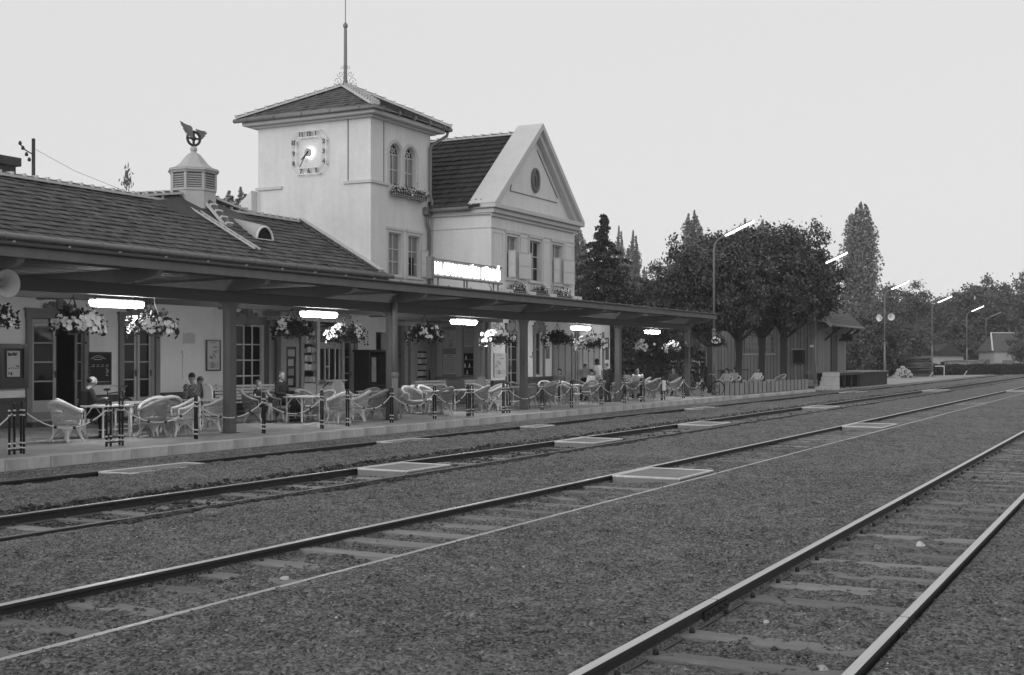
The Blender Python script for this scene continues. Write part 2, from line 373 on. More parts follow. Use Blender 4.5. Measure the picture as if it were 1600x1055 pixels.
# ================================================================ TRACKS
def rail_profile_mesh(x0, x1, y, dark_top):
    b = MB(); h = .036
    prof = [(-.062, -.150), (.062, -.150), (.062, -.140), (.010, -.122), (.008, -.045), (h, -.034), (h, -.006), (h - .006, 0.0),
            (-h + .006, 0.0), (-h, -.006), (-h, -.034), (-.008, -.045), (-.010, -.122), (-.062, -.140)]
    xsx = [x0]
    while xsx[-1] < x1: xsx.append(min(x1, xsx[-1] + max(6, (xsx[-1]) * .25)))
    n = len(prof); vs = [(x, y + p[0], p[1]) for x in xsx for p in prof]; b.add(vs, [])
    for i in range(len(xsx) - 1):
        for k in range(n):
            k2 = (k + 1) % n
            mi = 1 if k in ((7,) if dark_top else (6, 7, 8)) else (2 if k in (1, 2, 12) else 0)
            b.f.append((i*n+k, i*n+k2, (i+1)*n+k2, (i+1)*n+k)); b.m.append(mi); b.sm.append(False)
    return b
def track(num, label, panels, joints, sleepers, top, top_near=None):
    ya, yb = RAILS[num]; t = thing('railway_track', label, 'track', (0, (ya+yb)/2, 0))
    t['kind'] = 'structure'
    for y in (ya, yb):
        r = rail_profile_mesh(-8, 328, y, False).build("rail", [M_rail, (top_near or top) if y == ya else top, M_railfoot], t, world=True, fix=True)
    o0 = (0, (ya+yb)/2, 0)
    # fishplates on the joints
    for jx in joints:
        for y in (ya, yb):
            b = MB(); b.box(jx-.30, jx+.30, y-.034, y-.012, -.12, -.05); b.box(jx-.003, jx+.003, y-.038, y+.038, -.05, .0012)
            for k in (-.22, -.08, .08, .22): b.lathe([(.018, 0), (.018, .02)], 6, (jx+k, y-.045, -.085))
            b.build('fishplate', M_rail, t, world=True)
    x = sleepers[0]; rs = random.Random(int(num)); lst = []
    while x < 130: lst.append(x); x += sleepers[1] * rs.uniform(.93, 1.07)
    b = MB(); b.box(-.125, .125, -1.22, 1.22, -.11, 0)
    sm = b.mesh('sleeper', M_sleeper); bm = bmesh.new(); bm.from_mesh(sm)
    bmesh.ops.bevel(bm, geom=list(bm.edges), offset=.014, segments=1, affect='EDGES'); bm.to_mesh(sm); bm.free()
    far = MB()
    for x in lst:
        z = -.098 + rs.uniform(-.016, .016) + sleepers[2]
        if x < 62: inst('sleeper', sm, t, (x, 0, z - 0.0), (rs.uniform(-.006, .006), rs.uniform(-.05, .05), rs.uniform(-.02, .02)))
        else: far.box(x-.12, x+.12, ya-.4, yb+.4, z-.1, z)
    fo = far.build('sleeper', M_sleeper, t, world=True); fo['kind'] = 'stuff'
    # screws holding the rail foot
    sp = MB()
    for x in lst:
        if x > 30: break
        for y in (ya, yb):
            for dy in (-.085, .085): sp.lathe([(.022, 0), (.022, .03), (.012, .045)], 6, (x + rs.uniform(-.03, .03), y + dy, -.125))
    s_ = sp.build('rail_screw', M_rail, t, world=True); s_['kind'] = 'stuff'
    return t
M_railtop3 = mat('rail_head_rusty', 0.16, var=0.2, scale=10, rough=0.6, metal=0.3)
M_railtop2 = mat('rail_head_dull', 0.42, var=0.1, scale=10, rough=0.45, metal=0.7)
track('4', 'nearest track, its worn bright rails crossing the lower right corner', [], [9.74, 18.5], (4.6, .76, -.036), M_railtop)
track('3', 'second nearest track, far rail standing proud, near rail a thin bright line', [], [17.8, 29.3, 42], (4.4, .82, -.006), M_railtop, M_railtop2)
track('2', 'track with coarse dark ballast, second from the platform', [], [17.4, 29.5, 41.5], (6, .8, -.03), M_railtop2, M_railtop3)
track('1', 'track beside the platform edge with its near rail buried in gravel', [], [21.6, 33.5], (8, .8, -.04), M_railtop3)

# foot crossing panels between the rails
M_panel = mat('crossing_slab', 0.22, var=0.2, scale=6, stain=0.25, bump=0.5, bscale=40, rough=0.95)
M_whtw = mat('whitewash', 0.55, var=0.3, scale=14, stain=0.2, bump=0.4, bscale=30, rough=0.95)
def panel(num, x0, x1, y0, y1, label, z=-.004):
    t = thing('crossing_panel', label, 'crossing panel', ((x0+x1)/2, (y0+y1)/2, -.12), 0, 'foot crossing panels between the rails')
    sk = (y1 - y0) * .0
    MB().box(x0+.01, x1-.01, y0+.01, y1-.01, -.14, z-.012).build('slab', M_panel, t, world=True)
    for k, (a, c, d, e) in enumerate([(x0, x1, y0, y0+.06), (x0, x1, y1-.05, y1), (x0, x0+.06, y0+.062, y1-.052), (x1-.06, x1, y0+.062, y1-.052)]):
        MB().box(a, c, d, e, -.035, z + rnd.uniform(0, .004)).build('border', M_whtw, t, world=True, bevel=.012, fix=True)
for k, (n, x0, x1, y0, y1, l) in enumerate([
    ('3', 19.25, 21.0, 6.95, 8.16, 'white edged crossing panel in the second nearest track, centre of the picture'),
    ('3', 36.3, 38.4, 6.95, 8.16, 'white edged crossing panel farther along the second nearest track'),
    ('3', 80.0, 83.0, 6.95, 8.16, 'farthest white panel in the second nearest track, at the right edge'),
    ('2', 18.35, 19.85, 11.65, 12.72, 'pale crossing panel in the dark ballasted track below the hedge of chairs'),
    ('2', 26.5, 28.2, 11.65, 12.72, 'second pale crossing panel along the dark ballasted track'),
    ('2', 35.0, 36.9, 11.65, 12.72, 'third pale crossing panel along the dark ballasted track'),
    ('2', 49.5, 51.6, 11.65, 12.72, 'fourth pale crossing panel along the dark ballasted track'),
    ('2', 78.0, 82.0, 11.65, 12.72, 'farthest pale crossing panel along the dark ballasted track'),
    ('1', 15.75, 17.95, 15.6, 16.37, 'pale crossing panel beside the platform at the far left'),
    ('1', 24.4, 26.0, 15.7, 16.37, 'pale crossing panel beside the platform below the seated officer'),
    ('1', 31.8, 33.0, 15.8, 16.37, 'pale crossing panel beside the platform near the newspaper kiosk'),
    ('1', 45.8, 48.2, 15.7, 16.37, 'pale crossing panel beside the platform below the glass doors'),
    ('1', 72.0, 76.0, 15.5, 16.37, 'pale crossing panel near the concrete steps')]):
    panel(n, x0, x1, y0, y1, l, .002)
# a pale rock and a chip lying in the nearest track
def rock(x, y, s, label, m=M_peb, seed=1):
    b = MB(); b.ball((0, 0, 0), s, 0, 7, (1, .75, .6)); r_ = random.Random(seed)
    b.v = [tuple(c * r_.uniform(.7, 1.2) for c in v) for v in b.v]; b.sm = [False]*len(b.sm)
    o = b.build('rock', m); z = float(gh(np.array([x]), np.array([y]))[0]); o.location = (x, y, z + s*.3); tag(o, label, 'rock')
rock(14.3, 2.35, .075, 'pale crumbly rock between the rails of the nearest track', mat('pale_rock', .5, var=.2, rough=.9), 2)
rock(8.35, 2.0, .05, 'pale flat stone beside the near rail at lower right', mat('pale_flat_rock', .36, var=.2, rough=.9), 3)
rock(9.35, 7.3, .06, 'grey stone beside the rail foot at lower left', M_peb, 5)
rock(9.6, 2.75, .035, 'small angular stone between sleepers of the nearest track', M_peb, 6)

# ================================================================ PLATFORM
PZT = .19
b = MB(); b.box(-12, 57.3, 18.12, 60, -.3, PZT); tag(b.build('platform', M_pave), kind='structure')
kerb = thing('platform_kerb', 'pale concrete kerb along the edge of the platform', 'kerb', (20, 17.95, 0)); kerb['kind'] = 'structure'
km = []
for k in range(3):
    b = MB(); b.box(-.4985, .4985, -.16, .16, -.35, PZT + .006)
    me = b.mesh('kerb_stone', M_kerb); bm = bmesh.new(); bm.from_mesh(me)
    bmesh.ops.bevel(bm, geom=list(bm.edges), offset=.009, segments=2, affect='EDGES'); bm.to_mesh(me); bm.free(); km.append(me)
for k in range(63):
    x = -5 + k + .5
    if x > 57.3: break
    inst('kerb_stone', km[k % 3], kerb, (x - 20, rnd.uniform(-.006, .006), rnd.uniform(-.004, .004)), (0, 0, rnd.uniform(-.003, .003)))
b = MB(); b.box(57.3, 76.5, 18.72, 60, -.3, .12); tag(b.build('garden_terrace', M_pave), kind='structure')
k2 = thing('low_kerb', 'low whitewashed kerb below the slab fence of the garden', 'kerb', (66, 18.55, 0)); k2['kind'] = 'structure'
for k in range(19):
    x = 57.4 + k * .97 + .48
    if x > 75.2: break
    MB().box(x-.48, x+.48, 18.45 - (k*.004), 18.70, -.3, .10).build('kerb_stone', M_whtw if k % 3 else M_kerb, k2, world=True, bevel=.02, fix=True)
b = MB(); b.box(76.6, 260, 17.55, 60, -.25, .02); tag(b.build('yard', M_yard), kind='structure')
# ================================================================ STATION BUILDING
def FY(y): return lambda u, v, w=0.0: (u, y + w, v)          # wall facing the tracks, w goes inwards
def FX(x): return lambda u, v, w=0.0: (x + w, u, v)          # wall facing the left end of the station
def fbox(b, F, u0, u1, v0, v1, w0, w1, mi=0):
    p = F(u0, v0, w0); q = F(u1, v1, w1)
    lo = [min(p[i], q[i]) for i in range(3)]; hi = [max(p[i], q[i]) for i in range(3)]
    return b.box(lo[0], hi[0], lo[1], hi[1], lo[2], hi[2], mi)
def gridwall(b, F, u0, u1, v0, v1, ops, depth=.24):
    us = sorted({u0, u1, *[o[0] for o in ops], *[o[1] for o in ops]}); vv = sorted({v0, v1, *[o[2] for o in ops], *[o[3] for o in ops]})
    for i in range(len(us)-1):
        for j in range(len(vv)-1):
            uc = (us[i]+us[i+1])/2; vc = (vv[j]+vv[j+1])/2
            if any(o[0] < uc < o[1] and o[2] < vc < o[3] for o in ops): continue
            b.add([F(us[i], vv[j]), F(us[i+1], vv[j]), F(us[i+1], vv[j+1]), F(us[i], vv[j+1])], [(0, 1, 2, 3)])
    for (a, c, d, e) in [o[:4] for o in ops]:
        for (p, q) in (((a, d), (c, d)), ((c, d), (c, e)), ((c, e), (a, e)), ((a, e), (a, d))):
            b.add([F(*p), F(*q), F(q[0], q[1], depth), F(p[0], p[1], depth)], [(0, 1, 2, 3)])
    return b
def window(F, u0, u1, v0, v1, parent, cols=2, rows=(.35, .65), w=.14, fm=None, pm=None, name='window', fw=.05, label=None, glaz=None):
    """frame mesh with one pane object per light; rows = heights as fractions from the bottom"""
    fm = fm or M_frame; pm = pm or M_glass; b = MB(); fbox(b, F, u0, u0+fw, v0, v1, w, w+.06); fbox(b, F, u1-fw, u1, v0, v1, w, w+.06)
    fbox(b, F, u0+fw, u1-fw, v0, v0+fw, w+.002, w+.06); fbox(b, F, u0+fw, u1-fw, v1-fw, v1, w+.002, w+.06)
    hs = [v0+fw]; tot = sum(rows)
    for r in rows: hs.append(hs[-1] + (v1-v0-2*fw) * r / tot)
    cw = (u1-u0-2*fw) / cols
    for h in hs[1:-1]: fbox(b, F, u0+fw, u1-fw, h-.02, h+.02, w-.004, w+.055)
    for k in range(1, cols): fbox(b, F, u0+fw+k*cw-.022, u0+fw+k*cw+.022, v0+fw, v1-fw, w-.008, w+.05)
    o = b.build(name, fm, parent, world=True)
    if label: o['label'] = label
    for i in range(len(hs)-1):
        for k in range(cols):
            p = MB(); fbox(p, F, u0+fw+k*cw+.02, u0+fw+(k+1)*cw-.02, hs[i]+.018, hs[i+1]-.018, w+.03, w+.04)
            p.build('pane', pm, o, world=True)
    return o
M_cpane = mat('curtained_pane', 0.20, var=0.25, scale=5, stretch=(5, 5, .5), rough=0.12, spec=0.5)
st_ = thing('station_building', 'pale rendered station building with tiled roofs, square clock tower and gabled block', 'building', (40, 28, 0))
ZP = PZT
# ---- wing wall
ops = [(22.72, 24.48, ZP+.08, 3.02), (25.95, 27.2, ZP+.08, 3.02), (30.4, 32.2, .97, 3.05), (36.0, 37.3, ZP+.02, 2.75)]
b = gridwall(MB(), FY(26.0), 6, 38.398, ZP-.1, 5.1, ops); b.box(5.8, 6, 26, 34, 0, 5.1)
b.build('wing_wall', M_wall2, st_, world=True)
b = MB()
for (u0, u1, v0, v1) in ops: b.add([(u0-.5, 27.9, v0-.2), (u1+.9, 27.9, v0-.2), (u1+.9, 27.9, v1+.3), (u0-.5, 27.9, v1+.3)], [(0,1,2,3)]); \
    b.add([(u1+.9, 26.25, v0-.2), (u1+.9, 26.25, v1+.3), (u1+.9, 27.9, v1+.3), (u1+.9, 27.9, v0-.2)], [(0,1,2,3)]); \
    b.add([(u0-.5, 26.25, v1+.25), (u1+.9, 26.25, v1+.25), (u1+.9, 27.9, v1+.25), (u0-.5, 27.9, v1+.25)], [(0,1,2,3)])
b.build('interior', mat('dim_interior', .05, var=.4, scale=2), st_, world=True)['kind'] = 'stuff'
# plinth blocks (stone base, each block to be told apart) and cap course
F = FY(26.0)
def plinth(F, u0, u1, skip, hh=.86):
    u = u0; k = 0
    for (row0, row1) in ((ZP-.02, ZP+.42), (ZP+.44, hh-.04)):
        u = u0 - (.3 if k else 0)
        while u < u1:
            L = rnd.uniform(.75, 1.1); a, c = max(u, u0), min(u + L - .015, u1)
            for s in skip:
                if a < s[1] and c > s[0]:
                    if a < s[0]: c = min(c, s[0])
                    else: a = s[1]; c = max(c, a)
            if c - a > .06:
                b = MB(); fbox(b, F, a, c, row0, row1, -.07 - rnd.uniform(0, .015), -.001); b.build('stone_block', M_plinth, st_, world=True)
            u += L
        k += 1
    cuts = [u0] + [x for s in skip for x in s] + [u1]
    for i in range(0, len(cuts), 2):
        if cuts[i+1] > cuts[i]:
            b = MB(); fbox(b, F, cuts[i], cuts[i+1], hh-.03, hh+.10, -.12, .001); b.build('plinth_cap', M_plinth, st_, world=True, bevel=.02, fix=True)
plinth(FY(26.0), 12, 32.3, [(22.5, 24.7), (25.73, 27.42)])
# ---- door surrounds with carved crest
def surround(F, u0, u1, v0, v1, wd=.17, crest=True, thick=.07):
    b = MB(); fbox(b, F, u0-wd, u0, v0, v1, -thick, -.001); fbox(b, F, u1, u1+wd, v0, v1, -thick, -.001)
    fbox(b, F, u0-wd-.02, u1+wd+.02, v1, v1+.2, -thick-.01, -.001); fbox(b, F, u0-wd-.06, u1+wd+.06, v1+.2, v1+.26, -thick-.05, -.001)
    b.build('door_surround', M_stone, st_, world=True)
    if crest:
        c = (u0+u1)/2; hw = min(.36, (u1-u0)*.4); z = v1+.26; b = MB(); poly = [(c-hw, z)]
        poly += [(c - hw*math.cos(t)*.95, z + .30*math.sin(t)) for t in np.linspace(.1, PI-.1, 12)] + [(c+hw, z)]
        pr = [F(p[0], p[1], -.06) for p in poly] + [F(p[0], p[1], -.001) for p in poly]; n = len(poly)
        b.add(pr, [tuple(range(n))] + [(i, i+n, (i+1) % n+n, (i+1) % n) for i in range(n)])
        for s in (-1, 1):
            x, y, zz = F(c + s*(hw+.07), z+.07, -.05); b.ball((x, y, zz), .075, 0, 8)
            x, y, zz = F(c + s*hw*.5, z+.13, -.06); b.ball((x, y, zz), .07, 0, 8)
        fbox(b, F, c-.09, c+.09, v1-.05, z+.31, -.12, -.001)
        b.build('crest', M_stone, st_, world=True, fix=True)
surround(F, 22.72, 24.48, ZP, 3.02); surround(F, 25.95, 27.2, ZP, 3.02); surround(F, 30.4, 32.2, .9, 3.05)
surround(F, 36.0, 37.3, ZP, 2.75, crest=False); 
for u0, u1 in ((22.5, 24.7), (25.75, 27.4)):
    b = MB(); fbox(b, F, u0, u1, ZP, ZP+.12, -.34, .2); b.build('door_step', M_plinth, st_, world=True, bevel=.015, fix=True)
def leaf(hu, hv0, hv1, wid, ang, y, rows=4, m=None, panelh=.55, name='door', label=None, kick=True):
    """door leaf hinged at x=hu on plane y, opened by ang (0 = closed, towards +x)"""
    m = m or M_doorw; F = lambda u, v, w=0.0: (u, w, v)
    b = MB(); fbox(b, F, 0, .10, hv0, hv1, 0, .045); fbox(b, F, wid-.10, wid, hv0, hv1, 0, .045); fbox(b, F, .10, wid-.10, hv1-.12, hv1, .001, .044)
    fbox(b, F, .10, wid-.10, hv0, hv0+panelh, .004, .04)
    hh = (hv1-.12-hv0-panelh) / rows
    for k in range(1, rows): fbox(b, F, .10, wid-.10, hv0+panelh+k*hh-.018, hv0+panelh+k*hh+.018, .003, .042)
    o = b.build(name, m, st_); o.location = Vector((hu, y, 0)) - wloc(st_); o.rotation_euler = (0, 0, ang)
    if label: o['label'] = label
    for k in range(rows):
        p = MB(); fbox(p, F, .09, wid-.09, hv0+panelh+k*hh+.017, hv0+panelh+(k+1)*hh-.017, .018, .026); p.build('pane', M_glass, o)
    h = MB(); h.bar((wid-.05, -.03, (hv0+hv1)/2-.2), (wid-.05, -.03, (hv0+hv1)/2-.02), .02, .03); h.bar((wid-.05, -.05, (hv0+hv1)/2-.08), (wid-.16, -.05, (hv0+hv1)/2-.08), .018, .018)
    h.build('handle', M_iron, o)
    if kick:
        p = MB(); fbox(p, F, .06, wid-.06, hv0+.05, hv0+.25, -.006, .0); p.build('kick_plate', M_pipe, o)
    return o
leaf(22.74, ZP+.12, 3.0, .80, -.06, 26.02, label='white glazed door leaf standing closed')
leaf(24.46, ZP+.12, 3.0, .80, PI+.62, 26.05, m=M_doorp, label='grey glazed door leaf standing ajar')
leaf(25.98, ZP+.12, 3.0, .62, 0.02, 26.10, kick=False); leaf(26.62, ZP+.12, 3.0, .56, 0.0, 26.10, kick=False)
window(F, 30.4, 32.2, .97, 3.05, st_, cols=4, rows=(.25, .33, .33, .38), w=.1)
leaf(36.5, ZP+.1, 2.72, .78, .16, 25.98, rows=3, m=M_doorp, kick=False)
# ---- tower
tf = [(39.69, 40.5, 8.62, 9.84), (40.77, 41.57, 8.62, 9.84), (39.6, 40.54, 5.17, 6.8), (41.0, 41.9, 5.17, 6.8)]
gops = [(38.75, 39.45, ZP+.02, 2.95)]
def arch_top(b, F, u0, u1, v, depth=.24, n=10, h=None):
    """turns the square head of an opening (height = half width) into a round arch"""
    c = (u0+u1)/2; r = (u1-u0)/2; top = v + r
    arc = [(c + r*math.cos(t), v + r*math.sin(t)) for t in np.linspace(0, PI, 2*n+1)]
    for i in range(2*n):
        p, q = arc[i], arc[i+1]
        b.add([F(p[0], p[1]), F(p[0], top), F(q[0], top), F(q[0], q[1])], [(0, 1, 2, 3)])
        b.add([F(p[0], p[1]), F(q[0], q[1]), F(q[0], q[1], depth), F(p[0], p[1], depth)], [(0, 1, 2, 3)])
rr = .405
b = gridwall(MB(), FY(26.0), 38.4, 42.64, ZP-.1, 11.2, [(o[0], o[1], o[2], 9.84+rr) if o[2] > 8 else o for o in tf] + gops)
for o in tf[:2]: arch_top(b, FY(26.0), o[0], o[1], 9.84)
b.add([(38.4, 26, 0), (38.4, 31.3, 0), (38.4, 31.3, 11.2), (38.4, 26, 11.2)], [(0, 3, 2, 1)])
b.add([(42.64, 26, 0), (42.64, 31.3, 0), (42.64, 31.3, 11.2), (42.64, 26, 11.2)], [(0, 1, 2, 3)])
b.add([(38.4, 31.3, 0), (42.64, 31.3, 0), (42.64, 31.3, 11.2), (38.4, 31.3, 11.2)], [(0, 1, 2, 3)])
b.build('tower_wall', M_wall, st_, world=True)
F = FY(26.0)
for o in tf[:2]:
    wn = window(F, o[0], o[1], o[2], 9.84, st_, cols=2, rows=(.5, .5), w=.14, pm=M_cpane, label='round arched tower window')
    b = MB(); c = (o[0]+o[1])/2; r = (o[1]-o[0])/2
    for rad in (r-.03, r*.5): b.tube([F(c+rad*math.cos(t), 9.86+rad*math.sin(t), .17) for t in np.linspace(0, PI, 13)], .022, 5)
    for t in (PI/4, PI/2, 3*PI/4): b.bar(F(c, 9.86, .17), F(c+r*math.cos(t), 9.86+r*math.sin(t), .17), .03, .03)
    b.build('fanlight_bars', M_frame, wn, world=True)
    b = MB(); pts = [F(c+(r-.01)*math.cos(t), 9.84+(r-.01)*math.sin(t), .19) for t in np.linspace(0, PI, 17)]; b.add(pts, [tuple(range(17))]); b.build('pane', M_glass, wn, world=True)
    b = MB(); ro, ri = r+.14, r+.05
    for a0, a1 in zip(np.linspace(0, PI, 17)[:-1], np.linspace(0, PI, 17)[1:]):
        P = lambda rad, t, w: F(c+rad*math.cos(t), 9.84+rad*math.sin(t), w)
        b.add([P(ri, a0, -.03), P(ro, a0, -.03), P(ro, a1, -.03), P(ri, a1, -.03), P(ri, a0, 0), P(ro, a0, 0), P(ro, a1, 0), P(ri, a1, 0)], [(0,1,2,3), (1,5,6,2), (0,3,7,4)])
    fbox(b, F, c-ro, c-ri, 8.72, 9.838, -.03, 0); fbox(b, F, c+ri, c+ro, 8.72, 9.838, -.03, 0)
    b.build('arch_moulding', M_trim, st_, world=True, fix=True)
def wframe(F, u0, u1, v0, v1):
    b = MB(); fbox(b, F, u0-.13, u0-.03, v0-.04, v1+.1, -.028, -.0005); fbox(b, F, u1+.03, u1+.13, v0-.04, v1+.1, -.028, -.0005)
    fbox(b, F, u0-.17, u1+.17, v1+.1, v1+.2, -.06, -.0005); fbox(b, F, u0-.15, u1+.15, v0-.1, v0-.04, -.07, -.0005)
    b.build('window_moulding', M_trim, st_, world=True)
window(F, 39.6, 40.54, 5.17, 6.8, st_, pm=M_cpane, rows=(.3, .3, .36)); wframe(F, 39.6, 40.54, 5.17, 6.8)
w2 = window(F, 41.0, 41.9, 5.17, 6.8, st_, pm=M_cpane, rows=(.3, .3, .36), label='tower window with its lower right casement open'); wframe(F, 41.0, 41.9, 5.17, 6.8)
def casement(x, y, z0, z1, wid, ang, par, rows=2):
    b = MB(); Fl = lambda u, v, w=0.0: (u, w, v)
    fbox(b, Fl, 0, .04, z0, z1, 0, .035); fbox(b, Fl, wid-.04, wid, z0, z1, 0, .035); fbox(b, Fl, .04, wid-.04, z0, z0+.05, .001, .034); fbox(b, Fl, .04, wid-.04, z1-.04, z1, .001, .034)
    for k in range(1, rows): fbox(b, Fl, .04, wid-.04, z0+(z1-z0)*k/rows-.015, z0+(z1-z0)*k/rows+.015, .002, .033)
    o = b.build('casement', M_frame, par); o.location = Vector((x, y, 0)) - wloc(par); o.rotation_euler = (0, 0, ang); o['label'] = 'glazed casement swung open'
    p = MB(); fbox(p, Fl, .03, wid-.03, z0+.04, z1-.03, .014, .02); p.build('pane', M_walltone, o)
M_walltone = mat('pane_painted_wall_tone', .58, var=.1, scale=3, rough=.1, spec=.6)  # opaque pane
casement(41.9, 25.95, 5.2, 6.28, .72, -.12, st_)
b = MB(); fbox(b, F, 41.28, 41.62, 5.25, 5.95, .135, .155); b.build('gap_shade_plate', M_dark, w2, world=True)  # near-black plate; its colour stands in for the unlit room
# string courses on the tower
b = MB(); b.box(38.32, 39.62, 25.92, 25.999, 8.53, 8.64); b.box(41.65, 42.64, 25.92, 25.999, 8.53, 8.64)
b.box(38.32, 38.399, 26.0, 27.2, 8.53, 8.64); b.box(38.32, 38.399, 30.1, 31.38, 8.53, 8.64)
b.build('string_course', M_trim, st_, world=True)
b = MB(); b.box(38.37, 38.399, 27.0, 27.03, 8.64, 11.0); b.box(39.25, 39.28, 25.98, 25.999, 8.64, 11.0); b.build('render_joint', M_stone, st_, world=True)
# ---- tower cornice, gutter and roof
b = MB()
b.box(38.2, 42.84, 25.8, 31.5, 10.95, 11.03); b.box(37.95, 43.09, 25.55, 31.75, 11.03, 11.2); b.build('tower_cornice', M_trim, st_, world=True, bevel=.03, fix=True)
def gutter(pts, r=.085, name='gutter', m=None, clips=1.0):
    b = MB(); b.tube(pts, r, 10); o = b.build(name, m or M_gutter, st_, world=True)
    for a, c in zip(pts[:-1], pts[1:]):
        a = Vector(a); c = Vector(c); L = (c-a).length; n = max(1, int(L/clips))
        for k in range(n):
            p = a.lerp(c, (k+.5)/n); d = (c-a).normalized(); q = MB(); q.tube([p-d*.02, p+d*.02], r+.014, 10); q.build('gutter_clip', M_gutter, o, world=True)
gutter([(37.80, 32.0, 11.22), (37.80, 25.42, 11.22), (43.3, 25.42, 11.22), (43.3, 32.0, 11.22)], .085, clips=1.1)
def tiles(P0, U, W, L, Hh, tw, th, inside, m, nobj, name, key=None, lift=.03, jag=.012, waves=False):
    """overlapping tiles as real wedges; the first nobj (nearest) become objects, the rest one joined part"""
    P0 = Vector(P0); U = Vector(U).normalized(); W = Vector(W).normalized(); N = U.cross(W).normalized()
    if N.z < 0: N = -N
    lst = []
    for j in range(int(Hh/th)+1):
        for i in range(int(L/tw)+2):
            u = i*tw - (tw/2 if j % 2 and not waves else 0); v = j*th
            if v + th*.5 > Hh: continue
            if inside(u+tw/2, v+th/2): lst.append((u, v))
    R3 = Matrix((U, W, N)).transposed()
    g = .006
    hw = tw/2 - g
    V = [(-hw, 0, lift), (hw, 0, lift), (hw, th*1.12, .006), (-hw, th*1.12, .006), (-hw, 0, lift-.026), (hw, 0, lift-.026)]
    Fq = [(0, 1, 2, 3), (4, 5, 1, 0), (1, 5, 2), (0, 3, 4)]
    if waves:   # roll tiles: a raised roll along one edge
        V = [(-hw, 0, lift), (-hw*.2, 0, lift-.01), (hw*.3, 0, lift+.022), (hw, 0, lift+.012), (-hw, th*1.1, .006), (-hw*.2, th*1.1, 0), (hw*.3, th*1.1, .03), (hw, th*1.1, .016),
             (-hw, 0, 0), (hw, 0, 0)]
        Fq = [(0, 1, 5, 4), (1, 2, 6, 5), (2, 3, 7, 6), (8, 9, 3, 2, 1, 0)]
    lst.sort(key=key or (lambda t: 0)); me = MB().add(V, Fq).mesh('tile', m)
    roof = bpy.data.objects.new(name, MB().mesh(name, m)); roof.parent = st_; link(roof)
    rest = MB(); rr_ = random.Random(5)
    rot = R3.to_4x4().to_euler()
    for k, (u, v) in enumerate(lst):
        p = P0 + U*(u+tw/2) + W*v + N*rr_.uniform(0, jag) + W*rr_.uniform(-.02, .02)
        if k < nobj: inst('tile', me, roof, p - wloc(st_), rot)
        else: rest.add([p + R3 @ Vector(q) for q in V], Fq)
    if rest.v:
        o = rest.build('tile', m, roof, world=True); o['kind'] = 'stuff'
    return roof
def deck(pts, th, m, name='roof_deck'):
    n = len(pts); b = MB(); b.add([tuple(p) for p in pts] + [(p[0], p[1], p[2]-th) for p in pts], [tuple(range(n)), tuple(reversed(range(n, 2*n)))] + [(i, i+n, (i+1) % n+n, (i+1) % n) for i in range(n)])
    return b.build(name, m, st_, world=True, fix=True)
def ridge(a, b_, step=.40, r=.13, name='ridge_tile', mortar=True, m=None):
    a = Vector(a); b_ = Vector(b_); d = (b_-a); L = d.length; d.normalize(); n = max(1, int(L/step))
    side = d.cross(Vector((0, 0, 1))).normalized(); up = side.cross(d).normalized()
    b = MB(); pr = [(r*math.cos(t), r*.75*math.sin(t)) for t in np.linspace(0, PI, 7)]
    vs = []
    for y, s in ((0, 1.1), (step*1.04, .9)): vs += [(p[0]*s, y, p[1]*s) for p in pr]
    b.add(vs, [(i, i+1, i+8, i+7) for i in range(6)] + [tuple(range(7))], 0, True); me = b.mesh(name, m or M_tile)
    par = bpy.data.objects.new('ridge', MB().mesh('ridge', M_mortar)); par.parent = st_; link(par)
    rot = Matrix((side, d, up)).transposed().to_euler()
    for k in range(n):
        p = a + d * (k * L/n) + up*rnd.uniform(0, .015)
        inst('ridge_tile', me, par, p - wloc(st_), rot)
        if mortar:
            mm = MB(); q = a + d*(k*L/n); mm.obox(q + up*.03, side*(r*1.28), d*.035, up*(r*.72)); mm.build('mortar', M_mortar, par, world=True)
    if mortar:
        mm = MB(); mm.obox(a + d*L/2 - up*.01, side*(r*1.7), d*L/2, up*.035); mm.build('mortar', M_mortar, par, world=True)
ax, ay, az = 40.53, 28.65, 12.78; E0 = [(37.82, 25.42), (43.26, 25.42), (43.26, 31.9), (37.82, 31.9)]
for k in range(4):
    p, q = E0[k], E0[(k+1) % 4]; P0 = Vector((p[0], p[1], 11.27)); Q0 = Vector((q[0], q[1], 11.27)); A = Vector((ax, ay, az))
    deck([P0, Q0, A], .05, M_tile)
    U = (Q0-P0); L = U.length; U.normalize(); ua = (A-P0).dot(U); Wv = (A-P0) - U*ua; Hh = Wv.length
    if k in (0, 3, 1):
        ins = lambda u, v, L=L, ua=ua, Hh=Hh: (ua*v/Hh) <= u <= (L - (L-ua)*v/Hh) and v < Hh
        tiles(P0, U, Wv, L, Hh, .22, .30, ins, M_tile, 0, 'tower_roof', lift=.035)
for p in E0: ridge((p[0], p[1], 11.33), (ax, ay, az+.07), .38, .12)
